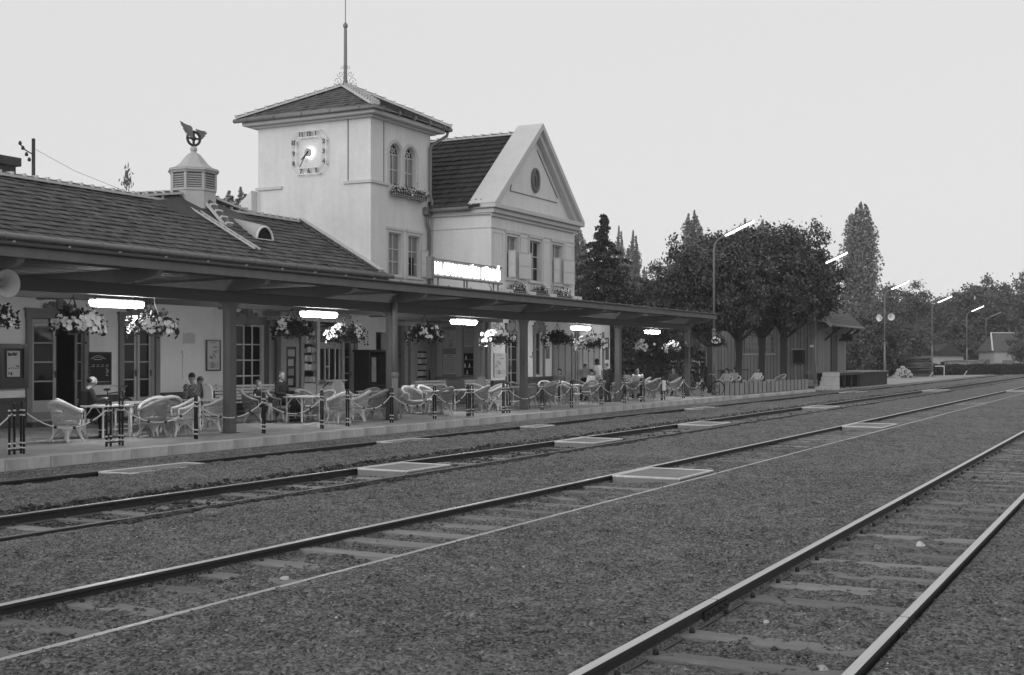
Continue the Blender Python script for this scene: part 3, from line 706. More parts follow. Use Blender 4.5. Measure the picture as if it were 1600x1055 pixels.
# spire mast with scrolls
b = MB(); b.lathe([(.16, 0), (.10, .15), (.075, .25), (.065, 2.3), (.05, 2.38)], 10, (ax, ay, az-.05)); b.build('mast', M_pipe, st_, world=True)
b = MB(); b.lathe([(.05, 0), (.10, .08), (.10, .14), (.02, .26), (.018, 2.6), (.004, 2.7)], 10, (ax, ay, az+2.3)); b.build('spire_rod', M_pipe, st_, world=True)
for k in range(4):
    b = MB(); t0 = k*PI/2 + .4; dx, dy = math.cos(t0), math.sin(t0)
    def sp(cx, cz, r0, turns, sgn, st0):
        return [(ax + dx*(cx + r0*(1-i/26)*math.cos(st0 + sgn*turns*2*PI*i/24)), ay + dy*(cx + r0*(1-i/26)*math.cos(st0 + sgn*turns*2*PI*i/24)), az + cz + r0*(1-i/26)*math.sin(st0 + sgn*turns*2*PI*i/24)) for i in range(24)]
    b.tube(sp(.27, .20, .16, 1.3, 1, 0), .011, 5); b.tube(sp(.21, .50, .13, 1.3, -1, 0), .010, 5); b.tube(sp(.42, .03, .09, 1.2, 1, 1), .010, 5); b.tube(sp(.14, .76, .08, 1.2, 1, 2), .009, 5)
    b.build('scroll', M_pipe, st_, world=True)
b = MB(); b.box(42.2, 42.65, 29.2, 29.7, 11.3, 12.0); b.box(42.12, 42.73, 29.12, 29.78, 12.0, 12.08); b.build('roof_vent', M_gutter, st_, world=True)
# ---- gabled block
gy = 23.2
go = [(43.95, 44.92, 5.2, 6.9), (46.0, 47.05, 5.2, 6.9), (48.15, 49.2, 5.2, 6.9), (43.96, 45.2, ZP+.05, 3.12), (46.42, 47.2, 1.25, 3.1), (48.3, 50.4, ZP+.05, 3.0)]
b = gridwall(MB(), FY(gy), 42.64, 50.45, ZP-.1, 7.75, go)
b.add([(42.64, gy, 0), (42.64, 26, 0), (42.64, 26, 7.75), (42.64, gy, 7.75)], [(0, 3, 2, 1)])
b.add([(50.45, gy, 0), (50.45, 32, 0), (50.45, 32, 7.75), (50.45, gy, 7.75)], [(0, 1, 2, 3)])
b.build('gabled_block_wall', M_wall, st_, world=True)
b = gridwall(MB(), FY(gy), 50.451, 54.5, ZP-.1, 3.7, [(50.9, 53.5, ZP+.05, 3.0)]); b.add([(54.5, gy, 0), (54.5, 30, 0), (54.5, 30, 3.7), (54.5, gy, 3.7)], [(0, 1, 2, 3)])
b.add([(50.45, gy, 3.7), (54.5, gy, 3.7), (54.5, 30, 3.7), (50.45, 30, 3.7)], [(0,1,2,3)]); b.build('annex_wall', M_wall2, st_, world=True)
F = FY(gy)
for k, o in enumerate(go[:3]):
    w_ = window(F, *o, st_, rows=(.33, .33, .4), pm=M_cpane if k != 1 else M_glass, label='upper gable window with open casements' if k != 1 else 'closed upper gable window')
    wframe(F, *o)
    if k != 1:
        b = MB(); fbox(b, F, o[0]+.33, o[1]-.1, o[2]+.06, o[2]+1.08, .13, .15); b.build('gap_shade_plate', M_dark, w_, world=True)  # dark plate painted as the shade inside the opened sash
        casement(o[1]-.02, gy-.05, o[2]+.02, o[2]+1.12, .85, -.22, st_); casement(o[0]+.03, gy-.05, o[2]+.02, o[2]+1.12, .30, -1.2, st_)
b = MB()
for (u0, u1) in ((42.75, 43.6), (45.15, 45.75), (47.3, 47.95), (49.45, 50.3)):
    for (a, c, d, e) in ((u0, u1, 6.93, 6.96), (u0, u0+.025, 4.6, 6.93), (u1-.025, u1, 6.0, 6.93)): fbox(b, F, a, c, d, e, -.015, -.0005)
fbox(b, F, 42.62, 50.47, 7.10, 7.14, -.03, -.0005); b.box(42.61, 42.639, gy, 26, 7.10, 7.14)
b.build('panel_moulding', M_trim, st_, world=True)
# ground floor openings of the gabled block
leaf(43.98, ZP+.1, 3.1, .58, .0, gy+.1, m=M_doorp, kick=False); leaf(45.18, ZP+.1, 3.1, .55, PI-.9, gy+.1, m=M_doorp, kick=False)
surround(F, 43.96, 45.2, ZP, 3.12, wd=.14); surround(F, 46.42, 47.2, 1.2, 3.1, wd=.14)
window(F, 46.42, 47.2, 1.25, 3.1, st_, cols=2, rows=(.6, .4), w=.12, fm=M_doorp)
for (u0, u1, cc) in ((48.3, 50.4, 3), (50.9, 53.5, 4)):
    window(F, u0, u1, ZP+.05, 3.0, st_, cols=cc, rows=(.3, .33, .38), w=.08, fm=M_doorp, pm=M_curt, name='glass_door', label='glazed doors hung with pale curtains')
for u in (48.12, 50.45, 50.72, 53.55): MB().box(u, u+.16, gy-.06, gy-.002, ZP, 3.2).build('pilaster', M_stone, st_, world=True)
b = MB(); fbox(b, F, 45.4, 48.1, .2, 1.1, -.05, -.001); fbox(b, F, 45.38, 48.1, 1.1, 1.2, -.1, -.001); b.build('plinth', M_plinth, st_, world=True); b = MB(); fbox(b, F, 42.7, 43.8, .2, 1.0, -.05, -.001); fbox(b, F, 42.62, 43.8, 1.0, 1.1, -.1, -.001)
b.box(42.58, 42.639, gy-.05, 23.55, .2, 1.0); b.build('plinth', M_plinth, st_, world=True)
# cornice and pediment
b = MB(); b.box(42.55, 50.54, gy-.1, gy-.002, 7.55, 7.68)
b.box(42.45, 50.64, gy-.22, gy+.9, 7.68, 7.86); b.box(42.30, 50.78, gy-.36, gy+.9, 7.86, 8.04)
b.box(42.5, 42.639, gy-.1, 25.99, 7.62, 7.86); b.build('cornice', M_trim, st_, world=True, bevel=.02, fix=True)
apx, apz = 46.55, 11.62; e0, e1 = 42.5, 50.6
b = MB(); b.add([(e0+.3, gy+.05, 8.0), (e1-.3, gy+.05, 8.0), (apx, gy+.05, apz-.2)], [(0, 1, 2)]); b.build('tympanum', M_wall, st_, world=True)
for s in (-1, 1):
    ex = e0-.22 if s < 0 else e1+.22
    A = Vector((ex, 0, 8.04)); T = Vector((apx, 0, apz+.2)); d = (T-A).normalized(); nn = Vector((-d.z*(-s)*-1, 0, abs(d.x)))
    nn = Vector((d.z if s > 0 else -d.z, 0, abs(d.x)))
    for (o0, o1, y0, y1, nm) in ((0.0, -.20, gy-.36, gy+.85, 'raking_cornice'), (-.201, -.42, gy-.20, gy+.05, 'raking_moulding')):
        def PQ(base, off): return base + nn*off
        cut = lambda off: Vector((apx, 0, (T + nn*off + d*((apx - (T+nn*off).x)/d.x)).z))
        low = lambda off: (A + nn*off) + d*((8.04-(A+nn*off).z)/d.z)
        poly = [low(o0), cut(o0), cut(o1), low(o1)]
        b = MB(); b.prism([(p.x, p.z) for p in poly], y0, y1, 'XZ'); b.build(nm, M_trim, st_, world=True, fix=True)
b = MB(); Fp = FY(gy+.05)
for (p, q) in (((44.3, 8.75), (48.7, 8.75)), ((44.3, 8.75), (44.42, 9.0)), ((48.75, 8.95), (46.75, 10.75))): b.bar(Fp(p[0], p[1], -.012), Fp(q[0], q[1], -.012), .03, .04, up=(0, 1, 0))
b.build('tympanum_moulding', M_stone, st_, world=True)
b = MB(); c = (46.55, gy+.02, 9.45); pts = [(c[0]+.29*math.cos(t), c[1]-.03, c[2]+.46*math.sin(t)) for t in np.linspace(0, 2*PI, 25)[:-1]]
b.tube(pts, .07, 7, closed=True); b.add([(c[0]+.27*math.cos(t), c[1]-.0, c[2]+.44*math.sin(t)) for t in np.linspace(0, 2*PI, 25)[:-1]], [tuple(range(24))])
b.tube([(c[0], c[1]-.03, c[2]-.25), (c[0]+.02, c[1]-.04, c[2]), (c[0]-.03, c[1]-.03, c[2]+.2)], [.03, .05, .06], 6); b.build('oval_medallion', M_stone, st_, world=True)
# gable roof
rz = apz - .22; P0 = Vector((42.25, 31.9, 7.86)); sl = Vector((apx-42.25, 0, rz-7.86)); Hh = sl.length
deck([(42.25, 23.95, 7.86), (apx, 23.95, rz), (apx, 32, rz), (42.25, 32, 7.86)], .06, M_tile2); deck([(50.85, 23.95, 7.86), (50.85, 32, 7.86), (apx, 32, rz), (apx, 23.95, rz)], .06, M_tile2)
tiles((42.22, 31.9, 7.89), (0, -1, 0), sl, 7.95, Hh, .24, .37, lambda u, v: not (u < 5.9 and v < .3), M_tile2, 0, 'gabled_block_roof', lift=.075, waves=True)
ridge((apx, 31.9, rz+.06), (apx, 23.95, rz+.06), .42, .13)
b = MB()
for k in range(15):
    t = k/15; b.ball((42.35 + (apx-42.35)*t, 23.93, 7.98 + (rz-7.98)*t), .085, 0, 6, (1.1, .9, .6))
b.build('verge_mortar', M_mortar, st_, world=True)
gutter([(42.2, 26.0, 7.86), (42.2, 23.95, 7.86)], .08)
b = MB(); b.box(42.05, 42.45, 25.78, 25.99, 7.68, 8.0); b.build('rain_hopper', M_gutter, st_, world=True, bevel=.03, fix=True)
# down pipes
def pipe(pts, r=.055, m=None, nm='downpipe', par=None):
    b = MB(); b.tube(pts, r, 10); return b.build(nm, m or M_gutter, par or st_, world=True)
pipe([(43.22, 25.5, 11.18), (43.2, 25.55, 10.98), (42.6, 25.86, 10.55), (42.5, 25.9, 10.4), (42.5, 25.9, 8.45), (42.5, 25.82, 8.25), (42.3, 25.72, 8.05)], .06)
pipe([(42.25, 25.88, 7.7), (42.25, 25.88, 7.3), (42.42, 25.9, 7.1), (42.42, 25.9, 3.9)], .06)
pipe([(42.48, 23.3, 3.6), (42.48, 23.3, ZP)], .07, M_pipe)
# ---- wing roof
ey, ez, ry, rz2 = 25.3, 5.03, 29.1, 7.14; sl = Vector((0, ry-ey, rz2-ez)); Hs = sl.length
deck([(6, ey, ez-.02), (38.3, ey, ez-.02), (38.3, ry, rz2-.02), (6, ry, rz2-.02)], .07, M_tile)
deck([(38.3, ey, ez-.03), (38.66, ey, ez-.03), (38.66, 25.99, ez+.35), (38.3, 25.99, ez+.35)], .07, M_tile)
deck([(6, ry, rz2-.02), (38.3, ry, rz2-.02), (38.3, 33, ez-.02), (6, 33, ez-.02)], .07, M_tile)
x0r = 14.0
tiles((x0r, ey, ez), (1, 0, 0), sl, 24.66, Hs, .21, .31, lambda u, v: (x0r+u) < (38.66 if v < .72 else 38.16), M_tile, 300, 'wing_roof',
      key=lambda t: (abs(t[0] - 8.0) + (0 if t[0] > 6 else 50)) + t[1]*.3, lift=.042, jag=.02)
ridge((14, ry, rz2+.04), (38.35, ry, rz2+.04), .42, .125)
# low hipped rise under the cupola
cx, cy = 32.3, 29.1
for (p, q, r_) in (((29.4, 29.1, 7.16), (32.3, 27.4, 6.22), (cx, cy, 7.62)), ((32.3, 27.4, 6.22), (35.3, 29.1, 7.16), (cx, cy, 7.62)), ((35.3, 29.1, 7.16), (32.3, 30.8, 6.22), (cx, cy, 7.62)), ((32.3, 30.8, 6.22), (29.4, 29.1, 7.16), (cx, cy, 7.62))):
    deck([p, q, r_], .03, M_tile)
ridge((35.3, 29.1, 7.2), (33.0, 29.1, 7.56), .38, .12); ridge((32.3, 27.6, 6.42), (32.3, 28.5, 7.3), .3, .13); ridge((29.6, 29.1, 7.2), (31.5, 29.1, 7.5), .38, .12)
b = MB(); b.bar((38.22, ey+.1, ez+.15), (38.22, ry, rz2+.13), .34, .14); b.build('mortar_fillet', M_mortar, st_, world=True)
for k in range(11):
    t = (k+.5)/11; MB().obox((38.02, ey+.1+(ry-ey-.1)*t, ez+.16+(rz2-ez)*t), (.10, 0, 0), Vector((0, .15, .083)), (0, -.01, .03)).build('verge_tile', M_tile, st_, world=True)
gutter([(8, ey-.1, ez-.03), (38.68, ey-.1, ez-.03)], .085, clips=1.05)
b = MB(); b.box(6, 38.6, ey+.02, 25.99, ez-.16, ez-.10); b.build('eaves_soffit', M_raft, st_, world=True)
# light raking wall piece behind the wing, left of the tower
b = MB(); b.prism([(31.31, 7.0), (33.2, 7.0), (31.31, 8.5)], 38.0, 38.39, 'YZ'); b.build('raking_wall', M_wall, st_, world=True, fix=True)
# roof ladder
ld = thing('roof_ladder', 'pale wooden ladder lying down the tiled slope below the cupola', 'ladder', (31.6, 28.9, 7.1))
for dx in (0, .26):
    b = MB(); b.bar((31.5+dx, 28.75, 7.11), (31.62+dx, 25.9, 5.52), .05, .05); b.build('rail', M_mortar, ld, world=True)
for k in range(11):
    t = (k+.5)/11; p = Vector((31.5, 28.75, 7.11)).lerp(Vector((31.62, 25.9, 5.52)), t); MB().bar(p, p + Vector((.26, 0, 0)), .03, .03).build('rung', M_mortar, ld, world=True)
# eyebrow dormer
b = MB(); n = 14
back = (33.9, 28.5, 6.87)
ctr = (33.45, 27.0, 5.98)
arc = [(ctr[0] + .47*math.cos(t), ctr[1], ctr[2] + .52*math.sin(t)) for t in np.linspace(PI, 0, n)]
b.add(arc + [(33.45, 28.55, 6.86)], [(i, i+1, n) for i in range(n-1)], 0, True); dm = b.build('dormer', M_zinc, st_, world=True, fix=True)
b = MB(); b.tube([(ctr[0] + .43*math.cos(t), ctr[1]-.02, ctr[2] + .47*math.sin(t)) for t in np.linspace(PI, 0, n)] , .045, 6); b.bar((ctr[0]-.45, ctr[1]-.02, ctr[2]+.02), (ctr[0]+.45, ctr[1]-.02, ctr[2]+.02), .07, .06); b.build('dormer_frame', M_white, dm, world=True)
b = MB(); b.add([(ctr[0] + .41*math.cos(t), ctr[1]+.0, ctr[2] + .44*math.sin(t)) for t in np.linspace(PI, 0, n)], [tuple(range(n))]); b.build('pane', M_dark, dm, world=True)
# chimney at the left edge
ch = MB(); ch.box(27.1, 27.9, 32.6, 33.4, 5, 8.15); ch.box(26.98, 28.02, 32.48, 33.52, 8.15, 8.42); ch.build('chimney', M_plinth, st_, world=True)

# ---- cupola with winged wheel
cp = thing('roof_cupola', 'pale octagonal louvred cupola on the ridge carrying a winged wheel', 'cupola', (cx, cy, 7.2))
def octo(b, r0, r1, z0, z1, mi=0): b.lathe([(r0, z0), (r1, z1)], 8, (cx, cy, 0), mi, False, PI/8)
b = MB(); octo(b, .80, .76, 7.0, 7.62); octo(b, .80, .80, 7.62, 7.70); b.build('base', M_zinc, cp, world=True)
b = MB(); b.lathe([(.66, 7.7), (.66, 8.22)], 8, (cx, cy, 0), 0, False, PI/8); b.build('core', M_gutter, cp, world=True)
for k in range(8):
    a = PI/8 + k*PI/4; b = MB(); b.bar((cx+.745*math.cos(a), cy+.745*math.sin(a), 7.70), (cx+.745*math.cos(a), cy+.745*math.sin(a), 8.24), .09, .09); b.build('corner_post', M_zinc, cp, world=True)
    am = k*PI/4; p = Vector((cx + .69*math.cos(am), cy + .69*math.sin(am), 0)); tg_ = Vector((-math.sin(am), math.cos(am), 0)); nr = Vector((math.cos(am), math.sin(am), 0))
    for j in range(6): MB().obox(p + Vector((0, 0, 7.76 + j*.078)), tg_*.225, nr*.035 + Vector((0, 0, -.026)), Vector((0, 0, .008)) + nr*.006).build('louvre', M_zinc, cp, world=True)
b = MB(); octo(b, .82, .86, 8.22, 8.30); octo(b, .90, .86, 8.30, 8.36); b.build('eaves', M_zinc, cp, world=True)
b = MB(); b.lathe([(.88, 8.36), (.66, 8.44), (.50, 8.56), (.36, 8.74), (.22, 8.90), (.10, 8.97), (.09, 9.02)], 8, (cx, cy, 0), 0, False, PI/8); b.build('dome', M_zinc, cp, world=True)
b = MB(); b.lathe([(.09, 9.0), (.12, 9.05), (.12, 9.12), (.06, 9.18)], 10, (cx, cy, 0)); b.build('finial', M_zinc, cp, world=True)
M_wing = mat('weathered_wing_metal', .2, var=.2, scale=20)
wh = thing('winged_wheel', 'dark spoked wheel with two grey feathered wings on top of the cupola', 'emblem', (cx, cy, 9.17))
wz = 9.45; ca = -.35; dxv = Vector((math.cos(ca), math.sin(ca), 0))
b = MB(); c0 = Vector((cx, cy, wz)); b.tube([c0 + (dxv*math.cos(t) + Vector((0, 0, 1))*math.sin(t))*.235 for t in np.linspace(0, 2*PI, 25)[:-1]], .045, 8, closed=True)
for t in (0, PI/2): 
    dd = dxv*math.cos(t) + Vector((0, 0, 1))*math.sin(t); b.bar(c0 - dd*.23, c0 + dd*.23, .06, .06)
b.ball(tuple(c0), .09, 0, 8); b.build('wheel', M_iron, wh, world=True)
WL = [(115,68),(150,85),(190,97),(240,105),(262,125),(265,180),(270,235),(245,232),(225,210),(200,190),(175,170),(150,150),(155,135),(130,110)]
WR = [(318,125),(350,130),(400,140),(455,150),(450,170),(430,180),(435,195),(415,205),(410,220),(385,235),(365,190),(340,160)]
nrm_ = Vector((dxv.y, -dxv.x, 0))
for poly, off in ((WL, .07), (WR, -.03)):
    w0 = MB(); pp = [c0 + dxv*((q[0]-290)/324) + Vector((0, 0, (235-q[1])/320)) + nrm_*off for q in poly]; n = len(pp)
    w0.add([p + nrm_*.015 for p in pp] + [p - nrm_*.015 for p in pp], [tuple(range(n)), tuple(reversed(range(n, 2*n)))] + [(i, i+n, (i+1) % n+n, (i+1) % n) for i in range(n)])
    tip, root = (pp[0], pp[6]) if poly is WL else (pp[3], pp[11])
    for k in range(4):
        d_ = Vector((0, 0, -.045*(k-1))) - dxv*.02*k
        w0.bar(root.lerp(tip, .15) + d_ + nrm_*.02, root.lerp(tip, .86-.1*k) + d_ + nrm_*.02, .012, .02)
    w0.build('wing', M_wing, wh, world=True, fix=True)
# electric mast behind the ridge
em = thing('electric_mast', 'thin electric mast with insulators and a stay wire behind the roof ridge', 'mast', (27.2, 31, 5.5))
MB().tube([(27.2, 31, 5.5), (27.2, 31, 8.8)], .055, 8).build('pole', M_iron, em, world=True)
b = MB(); b.bar((27.2, 31, 8.3), (26.98, 31.1, 8.42), .03, .03); b.bar((26.98, 31.1, 8.42), (26.82, 31.15, 8.58), .03, .03)
for p in ((26.82, 31.15, 8.56), (26.9, 31.12, 8.42), (27.02, 31.1, 8.24), (27.08, 31.05, 8.08)): b.lathe([(.04, 0), (.055, .05), (.03, .12)], 8, p)
b.build('insulators', M_iron, em, world=True)
MB().tube([(27.2, 31, 8.5), (28.3, 30.4, 7.9), (30.3, 29.3, 7.15)], .006, 4).build('stay_wire', M_iron, em, world=True)
MB().tube([(27.3, 34.5, 6.5), (27.3, 34.5, 8.6)], .015, 5).build('aerial_rod', M_iron, em, world=True)

# ================================================================ CLOCK
ck = thing('station_clock', 'octagonal neon framed wall clock with open dial on the tower side', 'clock', (38.39, 28.77, 9.83))
Fc = lambda u, v, w: (38.40 - w, 28.77 - u, 9.83 + v)      # u to the right as seen, v up, w out of the wall
def octp(h, cut, w): return [Fc(*p, w) for p in ((-h+cut, -h), (h-cut, -h), (h, -h+cut), (h, h-cut), (h-cut, h), (-h+cut, h), (-h, h-cut), (-h, -h+cut))]
for h, cut in ((.83, .30), (.585, .13)): MB().tube(octp(h, cut, .14), .019, 6, closed=True).build('neon_frame', M_neonc, ck, world=True)
b = MB()
for u, v in ((-.5, .83), (.5, .83), (.83, -.5), (-.5, -.83), (.5, -.83), (-.83, .4), (.83, .4)): b.bar(Fc(u, v, 0), Fc(u, v, .14), .02, .02)
b.build('bracket', M_iron, ck, world=True)
M_num = mat('clock_numerals', .12, var=.1, rough=.6); M_hand = mat('clock_hand', .015, var=.1, rough=.5)
pos = {12: (0, .705), 1: (.33, .705), 2: (.71, .38), 3: (.71, 0), 4: (.71, -.38), 5: (.36, -.705), 6: (0, -.705), 7: (-.36, -.705), 8: (-.71, -.38), 9: (-.71, 0), 10: (-.71, .42), 11: (-.36, .705)}
for k, (u, v) in pos.items():
    me = text_mesh('numeral', str(k), .235, .012, M_num, .010); o = inst('numeral', me, ck); M = Matrix(((0, 0, -1), (-1, 0, 0), (0, 1, 0)))
    o.location = Vector(Fc(u, v, .12)) - wloc(ck); o.rotation_euler = M.to_euler(); o['label'] = 'numeral %d' % k
b = MB(); 
def disc(b, r, w0, w1, n=20):
    pts = [Fc(r*math.cos(t), r*math.sin(t), w0) for t in np.linspace(0, 2*PI, n+1)[:-1]] + [Fc(r*math.cos(t), r*math.sin(t), w1) for t in np.linspace(0, 2*PI, n+1)[:-1]]
    b.add(pts, [tuple(range(n)), tuple(range(n, 2*n))] + [(i, (i+1) % n, (i+1) % n+n, i+n) for i in range(n)])
disc(b, .155, .10, .18); b.build('hub', M_zinc, ck, world=True, fix=True)
b = MB(); b.tube([Fc(.13*math.cos(t), .13*math.sin(t), .055) for t in np.linspace(0, 2*PI, 17)[:-1]], .016, 5, closed=True); b.build('ring_lamp', M_lit, ck, world=True)
def hand(ang, ln, wd, w, nm):
    u, v = math.sin(ang), math.cos(ang); a = Vector(Fc(-u*.06, -v*.06, w)); c = Vector(Fc(u*ln, v*ln, w)); b = MB(); d = (c-a); sd = d.cross(Vector((1, 0, 0))).normalized()
    b.obox((a+c)/2, d/2, sd*wd/2, Vector((.004, 0, 0))); b.build(nm, M_hand, ck, world=True)
hand(R(213), .64, .035, .21, 'minute_hand'); hand(R(226), .40, .05, .195, 'hour_hand')

# ================================================================ STATION NAME SIGN
sg = thing('name_sign', 'glowing neon station name on a framed board above the canopy', 'sign', (39.4, 22.4, 4.1))
b = MB(); b.box(36.86, 41.98, 22.44, 22.47, 4.86, 5.42); b.build('backing', M_zinc, sg, world=True)
b = MB(); b.box(36.82, 42.02, 22.36, 22.50, 5.42, 5.46); b.box(36.82, 42.02, 22.36, 22.50, 4.80, 4.86); b.box(36.66, 36.86, 22.30, 22.52, 4.74, 5.50)
for x in (36.95, 37.3, 39.15, 39.35, 41.4, 41.75): b.bar((x, 22.42, 4.8), (x, 22.42, 3.95), .045, .045)
b.bar((39.35, 22.42, 4.8), (39.15, 22.3, 3.95), .03, .03); b.bar((41.0, 22.42, 4.8), (41.4, 22.3, 4.2), .02, .02)
b.build('sign_frame', M_gutter, sg, world=True)
for s, x0, x1 in (('BALATONALMÁDI', 36.97, 40.30), ('FÜRDŐ', 40.52, 41.92)):
    me = text_mesh('lettering', s, .5, .015, M_neon, .012); co = np.array([v.co for v in me.vertices]); w = co[:, 0].max() - co[:, 0].min(); capc = 0
    o = inst('lettering', me, sg); sc = (x1-x0)/w; capz = .42/.36
    o.scale = (sc, 1.16, 1); o.rotation_euler = (PI/2, 0, 0); o.location = Vector(((x0+x1)/2, 22.42, 5.12)) - wloc(sg); o['label'] = 'glowing letters reading ' + s
# ================================================================ CANOPY
cn = thing('platform_canopy', 'long grey platform canopy on steel columns with tapered rafter ends', 'canopy', (30, 19.6, ZP))
X0, X1 = 4.0, 55.6
b = MB(); b.prism([(18.34, 3.90), (18.34, 4.02), (26.0, 3.90), (26.0, 3.80)], X0, 42.6, 'YZ'); b.prism([(18.34, 3.90), (18.34, 4.02), (23.19, 3.95), (23.19, 3.84)], 42.6, X1, 'YZ'); b.build('roof_deck', M_felt, cn, world=True, fix=True)
nb = 12
for k in range(nb):
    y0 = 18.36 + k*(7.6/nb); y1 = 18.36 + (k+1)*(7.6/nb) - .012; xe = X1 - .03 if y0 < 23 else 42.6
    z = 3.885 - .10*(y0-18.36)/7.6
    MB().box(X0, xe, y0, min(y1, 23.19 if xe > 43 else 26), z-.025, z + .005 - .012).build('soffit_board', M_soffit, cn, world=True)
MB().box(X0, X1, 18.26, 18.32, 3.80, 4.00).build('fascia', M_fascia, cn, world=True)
b = MB(); b.box(X0, X1+.02, 18.20, 18.42, 4.022, 4.05); b.tube([(X0, 18.22, 4.02), (X1+.02, 18.22, 4.02)], .035, 8); b.build('edge_flashing', M_iron, cn, world=True)
for k in range(34):
    x = 13 + k*1.28
    if x < X1: MB().ball((x, 18.22, 4.06), .035, 0, 6, (1, 1, .8)).build('edge_clip', M_gutter, cn, world=True)
MB().box(X1-.06, X1, 18.33, 23.1, 3.78, 4.0).build('end_fascia', M_fascia, cn, world=True)
def rafter_mesh(yb):
    poly = [(18.40, 3.855), (18.40, 3.80), (18.455, 3.775), (18.47, 3.73), (18.54, 3.69), (18.70, 3.645), (19.05, 3.595), (19.5, 3.562), (yb, 3.50), (yb, 3.755)]
    return MB().prism(poly, -.085, .085, 'YZ')
rm = {}
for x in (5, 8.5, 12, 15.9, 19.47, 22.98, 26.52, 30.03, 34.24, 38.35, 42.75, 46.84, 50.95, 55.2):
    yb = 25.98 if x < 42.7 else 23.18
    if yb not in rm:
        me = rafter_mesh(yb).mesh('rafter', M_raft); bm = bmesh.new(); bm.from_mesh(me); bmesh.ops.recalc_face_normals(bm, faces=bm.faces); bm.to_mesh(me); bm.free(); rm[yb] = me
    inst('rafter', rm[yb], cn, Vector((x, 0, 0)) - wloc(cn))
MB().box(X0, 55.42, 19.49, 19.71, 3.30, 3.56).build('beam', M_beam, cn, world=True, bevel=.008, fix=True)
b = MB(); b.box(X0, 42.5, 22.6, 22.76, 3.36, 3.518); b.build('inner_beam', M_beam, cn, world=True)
for x in (8.0, 16.0, 23.0, 30.0, 38.4, 46.9, 55.3):
    b = MB(); b.box(x-.12, x+.12, 19.50, 19.53, ZP, 3.3); b.box(x-.12, x+.12, 19.68, 19.71, ZP, 3.3); b.box(x-.03, x+.03, 19.53, 19.68, ZP, 3.3)
    b.box(x-.10, x-.09, 19.53, 19.68, ZP, 3.3); b.box(x+.09, x+.10, 19.53, 19.68, ZP, 3.3)
    for s in (-1, 1): b.prism([(x+s*.12, 3.05), (x+s*.14, 3.18), (x+s*.20, 3.26), (x+s*.30, 3.298), (x+s*.12, 3.298)], 19.50, 19.71, 'XZ')
    b.build('column', M_col, cn, world=True, fix=True)
    MB().box(x-.17, x+.17, 19.44, 19.77, ZP, ZP+.012).build('base_plate', M_iron, cn, world=True)
b = MB(); b.tube([(29.85, 19.38, 3.75), (29.85, 19.38, 3.35), (29.85, 19.38, 1.5)], .075, 12); b.lathe([(.09, 0), (.105, .03), (.105, .12), (.09, .15)], 12, (29.85, 19.38, 1.42)); b.tube([(29.85, 19.38, 1.5), (29.85, 19.38, ZP)], .085, 12)
b.build('downpipe', M_pipe, cn, world=True)
for x in (23.0, 30.05, 38.45): # coat hooks on the columns
    MB().tube([(x+.13, 19.47, 2.05), (x+.17, 19.4, 1.98), (x+.2, 19.4, 2.02), (x+.22, 19.4, 2.2)], .012, 5).build('hook', M_iron, cn, world=True)
# ---- fluorescent lamps
def canopy_lamp(x, y, ln, label):
    t = thing('canopy_lamp', label, 'lamp', (x, y, 3.2), 0, 'fluorescent lamps under the canopy')
    b = MB(); hh = ln/2
    for z0, z1, i0, i1, mi in ((.0, -.17, 0, .10, 0),):
        sec = [(-.13, 0), (.13, 0), (.12, -.06), (.08, -.115), (-.08, -.115), (-.12, -.06)]
        for xx in (-hh, hh):
            pass
        rings = [(-hh, .45), (-hh+.05, .85), (-hh+.12, 1), (hh-.12, 1), (hh-.05, .85), (hh, .45)]
        vs = [(xx, p[0]*s, p[1]*s) for xx, s in rings for p in sec]; n = 6
        fs = [(i*n+k, i*n+(k+1) % n, (i+1)*n+(k+1) % n, (i+1)*n+k) for i in range(5) for k in range(n)] + [tuple(range(n)), tuple(range(5*n, 6*n))]
        b.add(vs, fs, 0, True)
    b.build('diffuser', M_lamp, t, fix=True)
    MB().box(-hh+.02, hh-.02, -.10, .10, .001, .07).build('housing', M_gutter, t, bevel=.015, fix=True)
    for s in (-.5, .5): MB().tube([(s, 0, .07), (s, 0, .62)], .012, 6).build('hanger', M_iron, t)
for x, y, l in ((20.0, 20.2, 'glowing fluorescent lamp above the man reading at the far left'), (27.35, 20.2, 'second glowing canopy lamp, above the seated officer and first kiosk'),
                (35.25, 20.2, 'third glowing canopy lamp, before the poster kiosk'), (44.5, 20.2, 'fourth glowing canopy lamp, above the curtained glass doors'),
                (52.3, 20.2, 'fifth and farthest glowing canopy lamp, at the open end')): canopy_lamp(x, y, 1.5, l)
# ================================================================ KIOSKS, SIGNS AND NOTICES ON THE WALLS
M_kwood = mat('kiosk_paint', 0.22, var=0.12, scale=6, rough=0.7, stain=.1); M_kpan = mat('kiosk_panel', 0.40, var=0.1, scale=8, rough=0.8)
M_goods = mat('printed_goods', 0.30, var=0.2, scale=20, island=0.9, obj=.5, rough=.7)
k1 = thing('newspaper_kiosk', 'wooden newspaper kiosk with ticket window and flat cornice under the canopy lamp', 'kiosk', (34, 25.6, ZP))
F = FY(25.4)
MB().box(32.1, 36.1, 25.24, 25.99, 3.36, 3.50).build('cornice', M_kwood, k1, world=True, bevel=.02, fix=True)
MB().box(32.2, 36.0, 25.34, 25.99, 3.22, 3.36).build('frieze', M_kpan, k1, world=True)
for x in (32.3, 33.38, 34.26, 35.7): MB().box(x, x+.16, 25.38, 25.56, ZP, 3.22).build('post', M_kwood if x != 34.26 else M_kpan, k1, world=True)
MB().box(32.46, 33.38, 25.50, 25.55, 2.55, 3.22).build('transom_panel', M_kwood, k1, world=True)
